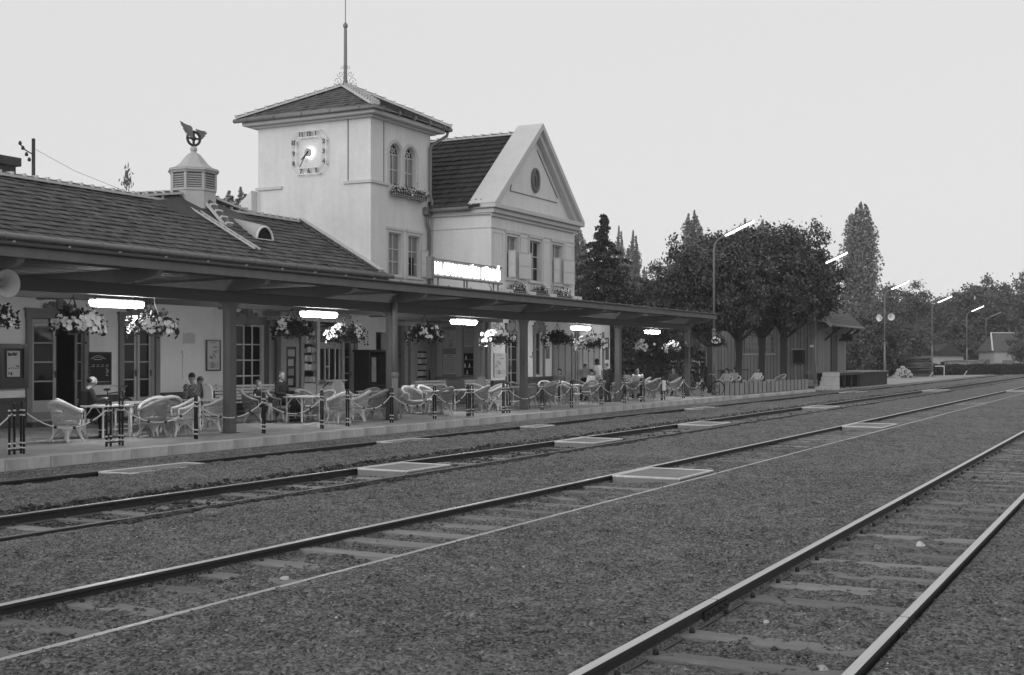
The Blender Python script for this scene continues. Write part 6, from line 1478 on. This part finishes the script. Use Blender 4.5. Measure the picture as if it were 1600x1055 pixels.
for k in range(nbo):
    y0 = 20.0 + k*7.75/nbo; y1 = y0 + 7.75/nbo; yc = (y0+y1)/2; top_ = 4.5 + .88*(min(yc-20, 27.75-yc))
    segs = [(.55, top_)]
    if 22.85 < yc < 24.98: segs = [(.55, 2.22), (3.55, top_)]
    for (a, c) in segs:
        MB().box(SX, SX+.03, y0+.018, y1-.018, a, c).build('board', M_shed, shed, world=True)
k = 0; u = 20.0
while u < 27.7:
    for z0, z1 in ((.1, .32), (.335, .545)): MB().box(SX-.04, SX+.03, u, min(u+.85, 27.75), z0, z1).build('plinth_stone', M_kerb, shed, world=True)
    u += .87
window(FX(SX), 22.9, 23.85, 2.3, 3.5, shed, cols=4, rows=(1, 1, 1), w=-.03, fw=.06, fm=M_doorp); window(FX(SX), 24.0, 24.95, 2.3, 3.5, shed, cols=4, rows=(1, 1, 1), w=-.03, fw=.06, fm=M_doorp)
MB().box(SX-.06, SX-.03, 22.8, 25.05, 2.2, 2.29).build('sill', M_doorw, shed, world=True)
for k in range(34):
    x0 = SX+.03+k*.245
    if 4.0 < k*.245 < 5.4: continue
    MB().box(x0, x0+.235, 20.0, 20.03, 1.0, 4.3).build('board', M_shed, shed, world=True)
b = MB(); b.box(SX+.031, 90.35, 20.031, 27.7, .1, 4.4); b.build('inner_wall', M_woodd, shed, world=True)
MB().box(85.6, 86.6, 19.93, 19.97, 1.0, 3.6).build('sliding_door', M_woodd, shed, world=True); MB().box(84.6, 88, 19.9, 19.98, 3.6, 3.72).build('door_rail', M_iron, shed, world=True)
th = math.atan(.9); ez_, ey_ = 4.14, 18.87; ryy = 23.88; rzz = ez_ + .9*(ryy-ey_)
def sdeck(pts, m): n = len(pts); b = MB(); b.add([tuple(p) for p in pts] + [(p[0], p[1], p[2]-.1) for p in pts], [tuple(range(n)), tuple(reversed(range(n, 2*n)))] + [(i, i+n, (i+1) % n+n, (i+1) % n) for i in range(n)]); b.build('roof', m, shed, world=True, fix=True)
sdeck([(81.2, ey_, ez_), (91.2, ey_, ez_), (91.2, ryy, rzz), (81.2, ryy, rzz)], M_tile); sdeck([(81.2, ryy, rzz), (91.2, ryy, rzz), (91.2, 28.9, ez_), (81.2, 28.9, ez_)], M_tile)
for k in range(20):
    t0 = k/20; y_, z_ = ey_ + (ryy-ey_)*t0, ez_ + (rzz-ez_)*t0; MB().obox((86.2, y_+.12, z_+.15), (5.02, 0, 0), Vector((0, .17, .14)), (0, -.012, .014)).build('tile_course', M_tile, shed, world=True)
b = MB(); b.bar((81.17, ey_, ez_-.05), (81.17, ryy, rzz-.05), .05, .22); b.build('barge_board', M_trim, shed, world=True)
b = MB(); b.tube([(81.3, ey_-.05, ez_-.02), (91, ey_-.05, ez_-.02)], .07, 8); b.tube([(81.4, ey_, ez_-.08), (81.9, 20.6, 3.5), (81.9, 20.78, 3.3), (81.9, 20.8, .6)], .05, 8); b.build('downpipe', M_pipe, shed, world=True)
for x in (84.0, 88.2, 90.2): MB().bar((x, 20.0, 3.2), (x, 19.0, 4.05), .12, .14).build('eaves_brace', M_woodd, shed, world=True)
MB().box(88.9, 89.4, 19.2, 19.98, 3.2, 3.7).build('beam_end', M_woodd, shed, world=True)
nbx = thing('notice_cabinet', 'dark glazed notice cabinet hung on the shed wall', 'cabinet', (81.9, 21.2, 1.6)); MB().box(81.7, 81.97, 20.84, 21.6, 1.62, 2.55).build('case', M_woodd, nbx, world=True); MB().box(81.68, 81.698, 20.92, 21.52, 1.72, 2.45).build('pane', M_glass, nbx, world=True); MB().box(81.62, 82, 20.78, 21.66, 2.552, 2.6).build('lid', M_zinc, nbx, world=True)
tag(MB().box(81.93, 81.96, 20.25, 20.5, 2.7, 2.86).build('number_plate', M_white), 'small white plate on the corner of the shed', 'plate')
stp = thing('concrete_steps', 'four pale whitewashed concrete steps leading up to the loading dock', 'steps', (77.7, 18.25, 0))
for k in range(4): MB().box(77.0+.34*k, 78.45, 17.75, 18.75, .27*k, .27*(k+1)).build('step', M_whtw, stp, world=True, bevel=.03, fix=True)
dk = thing('loading_dock', 'timber loading dock on posts in front of the shed', 'dock', (82, 19, 0))
for k in range(38): MB().box(78.47+k*.2, 78.655+k*.2, 18.05, 19.98, 1.02, 1.08).build('plank', M_shed, dk, world=True)
MB().box(78.46, 86.05, 18.06, 18.16, .88, 1.018).build('edge_beam', M_woodd, dk, world=True)
for x in (78.6, 80.2, 82, 84, 85.9): MB().box(x-.07, x+.07, 18.2, 18.34, 0, .88).build('dock_post', M_woodd, dk, world=True)
bd = thing('brick_dock', 'dark brick loading ramp with a thin pale capping', 'dock', (91, 19, 0)); MB().box(86.1, 95.8, 18.15, 20.5, 0, .98).build('core', M_brick, bd, world=True); MB().box(86.05, 95.9, 18.05, 20.55, .982, 1.06).build('capping', M_gutter, bd, world=True)
rs = random.Random(3); bb = MB()
for j in range(11):
    x = 86.1 + (.14 if j % 2 else 0)
    while x < 95.7: bb.box(x, min(x+.26, 95.78), 18.125-rs.uniform(0, .012), 18.149, .015+j*.088, .09+j*.088); x += .28
o = bb.build('brick', M_brick, bd, world=True); o['kind'] = 'stuff'
tag(MB().box(-.18, .18, -.25, .25, 0, .22).build('marker_stone', M_whtw, None, bevel=.03, fix=True), 'white painted marker stone at the foot of the lamp post', 'stone').location = (75.9, 18.4, .0)

# ================================================================ TREES
def leaf_cloud(P, size, m, name, seed, up=.0):
    rs = np.random.RandomState(seed); n = len(P); a = rs.normal(size=(n, 3)); a[:, 2] *= (1-up); a /= np.linalg.norm(a, axis=1)[:, None]
    c = rs.normal(size=(n, 3)); c -= a*np.sum(a*c, 1)[:, None]; c /= np.linalg.norm(c, axis=1)[:, None]; s = (size*rs.uniform(.55, 1.3, n))[:, None]
    V = np.stack([P - a*s, P + c*s*.6, P + a*s, P - c*s*.6], 1).reshape(-1, 3); F = (np.arange(n)*4)[:, None] + np.array([[0, 1, 2, 3]]); return npmesh(name, V, F, m)
def tree_obj(name, label, cat, loc, tk, cr, rz=0, sc=(1, 1, 1), group=None):
    t = thing(name, label, cat, loc, rz, group); t.scale = sc; inst('trunk', tk, t); inst('crown', cr, t); return t
def maple(seed, H=9.5, Rr=3.65, z0=3.1):
    rs = random.Random(seed); npr = np.random.RandomState(seed); tk = MB(); tk.tube([(0, 0, -.1), (.03, .02, 1.0), (-.02, 0, 2.2), (0, 0, z0)], [.27, .21, .20, .25], 12); ends = []
    for k in range(11):
        a = k*2*PI/11*2.4 + rs.uniform(-.3, .3); el = R(rs.uniform(28, 78)); L = rs.uniform(3.2, 5.6) * (.75 if el < .8 else 1.0); p = Vector((0, 0, z0-.1)); pts = [p]; rad = [.11]
        d = Vector((math.cos(a)*math.cos(el), math.sin(a)*math.cos(el), math.sin(el)))
        for j in range(6): d = (d + Vector((rs.uniform(-.2, .2), rs.uniform(-.2, .2), .12))).normalized(); p = p + d*L/6; pts.append(p); rad.append(.11*(1-(j+1)/7))
        tk.tube(pts, rad, 6)
        for j in range(1, 7):
            q = pts[j]; ends.append(q)
            for _ in range(4):
                d2 = (d + Vector((rs.gauss(0, .8), rs.gauss(0, .8), rs.gauss(.25, .45)))).normalized(); L2 = rs.uniform(.6, 1.6); e = q + d2*L2; tk.tube([q, q.lerp(e, .5) + Vector((0, 0, .05)), e], [.035, .02, .008], 4); ends.append(e)
    C = np.array([tuple(e) for e in ends]); C = C[C[:, 2] > z0+1.15]
    # foliage clumps hang on the twig ends, plus outer clumps on an uneven shell
    m_ = 185; u = npr.normal(size=(m_, 3)); u /= np.linalg.norm(u, axis=1)[:, None]; u[:, 2] = np.where(u[:, 2] < -.45, -u[:, 2], u[:, 2])
    lob = 1 + .20*np.sin(3*np.arctan2(u[:, 1], u[:, 0]) + seed) + .16*npr.normal(size=m_); zc = z0 + (H-z0)*.46
    S = u*np.array([Rr, Rr, (H-z0)*.54])[None]*lob[:, None]*npr.uniform(.72, 1.0, (m_, 1)); S[:, 2] += zc; S[:, :2] *= np.clip((S[:, 2:3]-z0+.6)/3.0, .4, 1); S = S[S[:, 2] > z0+.9]
    C = np.concatenate([C, S]); k = 80; P = np.repeat(C, k, 0) + npr.normal(size=(len(C)*k, 3))*np.array([.27, .27, .20]); P = P[P[:, 2] > z0+.95 + .25*np.sin(P[:, 0]*3)]
    sp = npr.choice(len(C), 900); ii = npr.randint(0, m_, 900); tt = npr.uniform(.2, 1, 900); Q = C[sp]; Q = Q + np.stack([(Q[:, 0])*.22*tt, (Q[:, 1])*.22*tt, tt*.85*(Q[:, 2] > zc)], 1) + npr.normal(size=(900, 3))*.07; P = np.concatenate([P, Q])
    return tk.mesh('trunk', M_bark), leaf_cloud(P, .12, M_leafA, 'crown', seed)
MP = [maple(1), maple(2), maple(5)]
for (x, i, rz, s, l) in ((63.4, 0, 0, .80, 'dark maple behind the street lamp, leftmost of four'), (68.5, 1, 1.2, .93, 'dark maple with a many branched fork, second of four'), (73.1, 2, 2.2, 1.0, 'dark maple with a pale speckled trunk, third of four'), (78.0, 0, 3.4, 1.03, 'dark maple with a thick trunk and wide right side, rightmost of four')):
    tree_obj('maple_tree', l, 'tree', (x, 21.2, .1), MP[i][0], MP[i][1], rz, (s, s, s), 'maples in the station garden')
def poplar(seed, H=24, Rr=2.3, stems=13):
    rs = random.Random(seed); npr = np.random.RandomState(seed); tk = MB(); tk.tube([(0, 0, 0), (0, 0, H*.5), (.1, 0, H*.92)], [.45, .25, .04], 8); P = []
    env = lambda f: np.interp(f, [0, .06, .16, .34, .55, .75, .9, .97, 1.0], [.3, .65, .92, 1.0, .97, .90, .76, .60, .42])*Rr*1.2
    for k in range(stems):
        a = k*2*PI/stems + rs.uniform(-.3, .3); q = rs.uniform(.25, .8) if k else 0; top_ = rs.uniform(.82, .99) if k else 1.0
        tk.tube([(0, 0, H*.12)] + [(math.cos(a)*q*float(env(f)), math.sin(a)*q*float(env(f)), H*f*top_) for f in (.35, .6, .95)], [.14, .09, .06, .02], 4)
        n = 1900; f = npr.uniform(.05, 1.0, n); w = env(f*top_)*(.40 + .16*np.sin(f*30+k*2)); aa = npr.uniform(0, 6.28, n); rr_ = npr.uniform(0, 1, n)**.6*w*np.clip((1.02-f)*7, .15, 1)
        P.append(np.stack([math.cos(a)*q*env(f*top_) + rr_*np.cos(aa), math.sin(a)*q*env(f*top_) + rr_*np.sin(aa), f*top_*H], 1))
    return tk.mesh('trunk', M_bark), leaf_cloud(np.concatenate(P), .19, M_leafB, 'crown', seed, .3)
PP = [poplar(1, 24, 2.3), poplar(2, 24, 2.7, 15), poplar(3, 24, 1.6, 9)]
def bushy(seed, H=14, Rr=5.5, m=None, lf=.34, k=80, m_=120):
    npr = np.random.RandomState(seed); rs = random.Random(seed); tk = MB(); tk.tube([(0, 0, -.5), (.1, 0, H*.3), (0, .1, H*.6)], [.35, .25, .1], 8)
    for j in range(7): a = j*.9+seed; tk.tube([(0, 0, H*.25), (math.cos(a)*Rr*.4, math.sin(a)*Rr*.4, H*.5), (math.cos(a)*Rr*.7, math.sin(a)*Rr*.7, H*.75)], [.14, .08, .03], 5)
    u = npr.normal(size=(m_, 3)); u /= np.linalg.norm(u, axis=1)[:, None]; lob = 1 + .18*np.sin(2*np.arctan2(u[:, 1], u[:, 0]) + seed) + .13*npr.normal(size=m_)
    C = u*np.array([Rr, Rr, H*.46])[None]*(lob*npr.uniform(.45, 1, m_))[:, None]; C[:, 2] += H*.52; C[:, 2] = np.maximum(C[:, 2], H*.05)
    P = np.repeat(C, k, 0) + npr.normal(size=(m_*k, 3))*np.array([Rr*.12, Rr*.12, H*.035]); return tk.mesh('trunk', M_bark), leaf_cloud(P, lf, m or M_leafD, 'crown', seed)
BT = [bushy(11, lf=.25, k=130), bushy(12, 15, 5, lf=.25, k=130), bushy(13, 13, 6.2, lf=.25, k=130), bushy(14, 16, 4.6, lf=.25, k=130)]
BB = [bushy(21, 5, 2.6, M_leafD, .13, 150, 90), bushy(22, 4.2, 3.0, M_leafD, .13, 150, 90)]
def spruce(seed=5, H=11.8, Rr=6.6):
    rs = random.Random(seed); npr = np.random.RandomState(seed); tk = MB(); tk.tube([(0, 0, 0), (0, 0, H*.6), (0, 0, H)], [.22, .12, .015], 8); P = []
    z = 1.2
    while z < H-.1:
        f = 1 - z/H; nb_ = int(5 + 7*f); L0 = Rr*(f**1.05)*rs.uniform(.8, 1.15)+.12
        for k in range(nb_):
            a = rs.uniform(0, 2*PI); L = L0*rs.uniform(.45, 1.35); d = Vector((math.cos(a), math.sin(a), 0)); pts = [Vector((0, 0, z)) + d*L*t + Vector((0, 0, .35*L*t*(1-t)*1.2 - .16*L*t + .22*L*max(0, t-.75))) for t in (0, .3, .6, .85, 1)]
            tk.tube(pts, [.03*f+.01, .02, .012, .008, .004], 4); n = int(46*L+20)
            t_ = npr.uniform(.12, 1, n); idx = np.minimum((t_*4).astype(int), 3); A_ = np.array([tuple(p) for p in pts]); q = A_[idx] + (A_[idx+1]-A_[idx])*((t_*4-idx)[:, None]); sp = .28*L*(1-t_*.75)+.05; q[:, 0] += npr.normal(size=n)*sp*.6; q[:, 1] += npr.normal(size=n)*sp*.6; q[:, 2] -= np.abs(npr.normal(size=n))*.13; P.append(q)
        z += .36*(.5+f*.7)
    return tk.mesh('trunk', M_bark), leaf_cloud(np.concatenate(P), .105, M_leafC, 'crown', seed)
SP = spruce()
tree_obj('spruce_tree', 'dark ragged spruce right behind the gabled block', 'tree', (77.8, 33.6, .1), *SP, 0, (1, 1, 1))
tree_obj('spruce_tree', 'smaller dark spruce low behind the canopy end', 'tree', (84.5, 33.0, 0), *SP, 2, (.85, .85, .66))
def place(px, dist):   # ground point seen in picture column px at that depth
    c_, s_ = math.cos(R(27.587)), math.sin(R(27.587)); r_ = (px-800)/1933*dist; return (c_*dist + s_*r_, s_*dist - c_*r_)
for (x, y, i, h, w, l) in [(178.6, 62.2, 0, 24.6, 1, 'tall poplar rising behind the leftmost maple'), (184.1, 38.6, 1, 25.0, 1.05, 'tallest broad poplar standing alone right of the maples'), (202.0, 81.6, 2, 24.6, 1, 'slender poplar between the spruce and the maples'),
      (193.0, 88.0, 0, 25, 1.0, 'poplar peeping out at the eaves of the gabled block'), (190.5, 79.5, 2, 24.2, .8, 'thin poplar between gabled block and spruce'), (190.0, 57.8, 2, 24.2, 1, 'poplar tip showing above the middle maples, left'), (191.0, 55.2, 1, 24, .8, 'poplar tip showing above the middle maples, right'), (203.5, 80.1, 2, 18.3, .7, 'short poplar beside the slender one')]:
    tree_obj('poplar_tree', l, 'tree', (x, y, -.2), PP[i][0], PP[i][1], i*1.3, (w, w, h/24), 'tall poplars behind the station')
x, y = place(376, 120); tree_obj('birch_tree', 'light open tree between cupola and tower behind the roof', 'tree', (x, y, 0), *PP[0], 0, (.95, .95, 18.6/24))
x, y = place(193, 120); tree_obj('treetop', 'tree just showing over the ridge left of the cupola', 'tree', (x, y, 0), *BT[1], 0, (.4, .4, 17.9/15))
far = [(1010, 190, 0, 14, 'left of the maples'), (1040, 200, 1, 17.5, 'at the left flank of the maples'), (1062, 175, 2, 16, 'behind the leftmost maple'), (965, 200, 3, 13, 'behind the spruce'), (925, 215, 0, 14, 'between gabled block and spruce'),
       (1300, 190, 1, 11, 'right above the shed roof'), (1325, 215, 2, 13, 'left of the lone poplar'), (1352, 175, 0, 10, 'at the foot of the lone poplar'), (1385, 205, 3, 14, 'right of the lone poplar'), (1412, 230, 0, 15, 'behind the loudspeaker lamp'),
       (1440, 210, 1, 13.5, 'over the log pile'), (1470, 225, 2, 13, 'over the low white house'), (1500, 200, 3, 13.5, 'over the annex of the low house'), (1528, 185, 0, 13, 'left of the tiled house'), (1556, 215, 1, 14.8, 'over the tiled house'),
       (1585, 200, 2, 14.5, 'beside the right edge'), (1615, 190, 3, 15, 'cut by the right edge'), (1545, 240, 3, 15.5, 'in the second row above the tiled house'), (1480, 250, 1, 14, 'in the second row above the low house'), (1650, 205, 1, 15, 'outside right')]
for k, (px, d, i, h, l) in enumerate(far):
    if px > 1640: continue
    x, y = place(px, d); H0 = (14, 15, 13, 16)[i]; tree_obj('broadleaf_tree', 'bushy far tree ' + l, 'tree', (x, y, -.3), *BT[i], k*1.1, (1, 1, h/H0), 'far broadleaf trees')
nearb = [(1000, 130, 0, 5.6, 'beyond the long bench end of the platform'), (1022, 120, 1, 5.2, 'left above the flat roofed hut'), (1050, 128, 0, 6, 'right above the flat roofed hut'), (1076, 118, 1, 5.6, 'between hut and shed'), (1096, 125, 0, 5.8, 'left edge of the shed'), (980, 125, 1, 5, 'behind the fourth column'),
         (1335, 125, 0, 7.0, 'right of the shed eaves'), (1352, 132, 1, 6.6, 'above the brick dock'), (1370, 128, 0, 7.2, 'left of the loudspeaker lamp'), (1394, 136, 1, 6.0, 'right of the loudspeaker lamp'), (1415, 150, 0, 6.0, 'above the rubble pile'), (1432, 178, 1, 7.5, 'left of the low house'),
         (1492, 178, 0, 5.0, 'behind the gable of the low house'), (1505, 192, 1, 7, 'right of the annex'), (1530, 185, 0, 7.5, 'between the two houses'), (1622, 160, 1, 6.5, 'covering the right side of the tiled house'), (1640, 170, 0, 9, 'at the right picture edge')]
for k, (px, d, i, h, l) in enumerate(nearb):
    x, y = place(px, d); tree_obj('bush', 'leafy bush or small tree ' + l, 'bush', (x, y, -.2), *BB[i], k*.9, (1.15, 1.15, h/(5, 4.2)[i]), 'bushes behind the yard')
# dwarf conifers on the terrace
npr = np.random.RandomState(4); P = npr.normal(size=(1600, 3))*np.array([.13, .13, .3]); P[:, 2] = npr.uniform(.1, 1.4, 1600); P[:, :2] *= (1.15-P[:, 2:3]/1.5); DCm = leaf_cloud(P, .05, M_leafC, 'foliage', 9)
for k, x in enumerate((60.5, 62.5, 65.2, 67.5, 69.9, 73.0, 75.8, 57.0, 55.5)):
    t = thing('dwarf_conifer', 'small pointed conifer ' + ['left of the maples', 'left beside the leftmost trunk', 'behind the reclining woman', 'left of the second trunk', 'right of the second trunk', 'left of the third trunk', 'right of the fourth trunk', 'behind the last column', 'before the flat roofed hut'][k], 'shrub', (x, 23.6, .1), k, 'dwarf conifers on the terrace'); s = .85+.12*math.sin(k*2); t.scale = (s, s, s)
    inst('foliage', DCm, t); MB().tube([(0, 0, 0), (0, 0, .5)], .03, 6).build('stem', M_bark, t)

# ================================================================ BACKGROUND
ht = thing('flat_roofed_hut', 'small white hut with a flat overhanging roof behind the terrace', 'hut', (0, 0, 0)); hx, hy = place(1060, 100); ht.location = (hx, hy, -.2); ht.rotation_euler = (0, 0, R(-62))
MB().box(-1.25, 1.15, -1, 1.2, 0, 1.85).build('wall', M_trim, ht); MB().box(-1.5, 1.5, -1.3, 1.5, 1.852, 1.96).build('roof', M_white, ht); b = MB(); [b.box(-.35, .1, -1.03, -1.002, 1.42+.1*k, 1.48+.1*k) for k in range(3)]; b.build('grille', M_gutter, ht)
def bgf(px0, px1, d, h, label, name='far_fence', m=None):
    x0, y0 = place(px0, d); x1, y1 = place(px1, d); t = thing(name, label, 'fence', (x0, y0, 0)); n = max(2, int(math.hypot(x1-x0, y1-y0)/1.5))
    MB().bar((x0, y0, h), (x1, y1, h), .06, .06).build('rail', m or M_zinc, t, world=True)
    for k in range(n+1): xx, yy = x0+(x1-x0)*k/n, y0+(y1-y0)*k/n; MB().bar((xx, yy, -.2), (xx, yy, h), .05, .05).build('fence_post', m or M_zinc, t, world=True)
bgf(1082, 1104, 98, 1.7, 'pale wire fence between hut and shed')
bm_ = thing('lattice_boom', 'dark slanting lattice boom rising behind the hut', 'boom', (0, 0, 0)); x0, y0 = place(1050, 105); x1, y1 = place(1073, 105); bm_.location = (x0, y0, 0)
for o_ in (0, .55):
    MB().bar((x0, y0, 3.1+o_), (x1, y1, 1.6+o_), .14, .14).build('chord', M_iron, bm_, world=True)
for k in range(6): t0 = k/5; p = Vector((x0, y0, 3.1)).lerp(Vector((x1, y1, 1.6)), t0); MB().bar(p, p + Vector((0, 0, .55)), .07, .07).build('lacing', M_iron, bm_, world=True)
M_hwall = mat('far_house_render', .40, var=.15, scale=2, stain=.15, rough=.95)
def house(px, d, w, dep, hw, hr, rz, label, roofm, hip=False):
    x, y = place(px, d); t = thing('house', label, 'house', (x, y, -.2), R(rz)); MB().box(-w/2, w/2, -dep/2, dep/2, 0, hw).build('wall', M_hwall, t)
    b = MB(); o = .35
    if hip: b.add([(-w/2-o, -dep/2-o, hw), (w/2+o, -dep/2-o, hw), (w/2+o, dep/2+o, hw), (-w/2-o, dep/2+o, hw), (-w/2+w*.12, 0, hr), (w/2-w*.12, 0, hr)], [(0, 1, 5, 4), (2, 3, 4, 5), (1, 2, 5), (3, 0, 4), (3, 2, 1, 0)])
    else: b.prism([(-dep/2-o, hw-.1), (dep/2+o, hw-.1), (0, hr)], -w/2-o, w/2+o, 'YZ')
    b.build('roof', roofm, t, fix=True)
    if not hip: b = MB(); b.prism([(-dep/2+.02, hw-.1), (dep/2-.02, hw-.1), (0, hr-.3)], -w/2-.01, w/2+.01, 'YZ'); b.build('gable', M_hwall, t, fix=True)
    return t
h1 = house(1468, 168, 5, 4.4, 2.6, 4.1, 33, 'low white house with a gable half hidden by a bush', M_tile2)
MB().box(-2.56, -2.52, .5, 1.0, 1.2, 1.7).build('window', M_dark, h1)
an_ = house(1502, 166, 4.6, 3, 1.75, 1.95, 28-90, 'flat annex right of the low white house', M_gutter, True)
h2 = house(1586, 172, 8, 5.5, 3.1, 5.7, 28-90, 'house with a big half hipped tiled roof at the right edge', M_tile, True)
MB().box(-2.9, -1.2, -2.80, -2.76, .6, 1.9).build('garage_door', M_doorp, h2); b = MB(); b.bar((-3.3, 0, 5.72), (3.2, 0, 5.72), .3, .14); b.bar((-3.35, 0, 5.7), (-4.3, -3.0, 3.2), .2, .14); b.build('ridge_mortar', M_mortar, h2)
# hedge
x0, y0 = place(1405, 138); x1, y1 = place(1640, 158); L = math.hypot(x1-x0, y1-y0); a = math.atan2(y1-y0, x1-x0); n = 26000
u = npr.uniform(0, L, n); v = npr.uniform(-.6, .6, n); w = npr.uniform(0, 1.35, n)*(1+.05*np.sin(u*1.3)); P = np.stack([x0+u*math.cos(a)-v*math.sin(a), y0+u*math.sin(a)+v*math.cos(a), w-.1], 1)
hg = link(bpy.data.objects.new('hedge', leaf_cloud(P, .11, M_hedge, 'hedge', 3))); tag(hg, 'long low clipped dark hedge along the far yard', 'hedge')
# weeds in front of the houses
x0, y0 = place(1440, 170); x1, y1 = place(1620, 172); L = math.hypot(x1-x0, y1-y0); a = math.atan2(y1-y0, x1-x0); n = 6000
u = npr.uniform(0, L, n); P = np.stack([x0+u*math.cos(a), y0+u*math.sin(a)+npr.uniform(-1, 1, n), npr.uniform(0, 1.9, n)*(.6+.4*np.sin(u*.9)**2)], 1)
wd = link(bpy.data.objects.new('weeds', leaf_cloud(P, .13, M_leafB, 'weeds', 5))); tag(wd, 'pale tall weeds growing before the far houses', 'weeds', kind='stuff')
# rubble pile, log pile
def heap(px, d, w, h, dep, n, size, m, label, name, cat, rz=-62):
    x, y = place(px, d); t = thing(name, label, cat, (x, y, 0), R(rz)); rs_ = random.Random(n); me = MB(); me.ball((0, 0, 0), size, 0, 6, (1, .8, .65)); me.v = [tuple(c*rs_.uniform(.8, 1.15) for c in q) for q in me.v]; ms = me.mesh('stone', m)
    for k in range(n):
        a_ = rs_.uniform(-1, 1); z = rs_.random(); zz = z*h*(1-a_*a_*.7); inst('stone', ms, t, (a_*w/2*(1.1-z*.35), rs_.uniform(-1, 1)*dep/2*(1-z*.6), zz), (rs_.uniform(0, 3),)*3, (rs_.uniform(.7, 1.3),)*3)
    return t
heap(1411, 124, 1.9, 1.15, 1.4, 170, .15, M_peb, 'pile of pale rubble stones at the edge of the yard', 'rubble_pile', 'rubble pile')
M_log = mat('log_bark', .14, var=.3, scale=8, obj=.8)
x, y = place(1433, 132); lp = thing('log_pile', 'tall stack of dark poles and logs behind the rubble', 'log pile', (x, y, 0), R(-62)); rs_ = random.Random(8); lm = MB().tube([(-1.4, 0, 0), (1.4, 0, .03)], .06, 6).mesh('log', M_log)
for k in range(120): inst('log', lm, lp, (rs_.uniform(-.25, .25), rs_.uniform(-.6, .6), .1+k*.0165), (0, rs_.uniform(-.06, .06), rs_.uniform(-.1, .1)))
x, y = place(1468, 134); gf = thing('goal_frame', 'white painted bar frame standing in the hedge', 'frame', (x, y, 0), R(-62)); MB().bar((-.5, 0, 1.12), (.55, 0, 1.12), .08, .1).build('bar', M_white, gf); MB().bar((.5, 0, 0), (.5, 0, 1.07), .08, .08).build('bar', M_white, gf)
for px, l in ((1452, 'left'), (1506, 'right')):
    x, y = place(px, 128 if px < 1500 else 140); tag(MB().bar((0, 0, 0), (.4, -.3, .55), .12, .05).build('leaning_board', M_zinc), 'short pale board leaning low at the track side, %s one' % l, 'board').location = (x, y, 0)
for k, px in enumerate((1534, 1541)):
    x, y = place(px, 152); tag(MB().ball((0, 0, .1), .28, 0, 8, (1.3, 1, .7)).build('white_stone', M_whtw), 'white painted stone at the foot of the far lamps, %s of two' % ('left', 'right')[k], 'stone').location = (x, y, 0)
x, y = place(1355, 160); t = thing('ruined_wall', 'crumbling pale topped wall among the bushes', 'wall', (x, y, 0), R(-62)); MB().box(-1.8, 1.6, 0, .3, 0, 5.2).build('wall', M_brick, t); MB().box(-1.85, 1.65, -.02, .32, 5.2, 5.3).build('coping', M_mortar, t)
# ================================================================ AIR
b = MB(); b.box(-30, 330, -60, 300, -1.4, 29)
hm = bpy.data.materials.new('evening_haze'); hm.use_nodes = True; n_ = hm.node_tree.nodes; n_.remove(n_['Principled BSDF'])
vp = n_.new('ShaderNodeVolumePrincipled'); vp.inputs['Color'].default_value = (.92, .92, .92, 1); vp.inputs['Density'].default_value = .0004
hm.node_tree.links.new(vp.outputs[0], n_['Material Output'].inputs['Volume'])
tag(b.build('haze', hm), kind='stuff'); scene.cycles.volume_bounces = 0
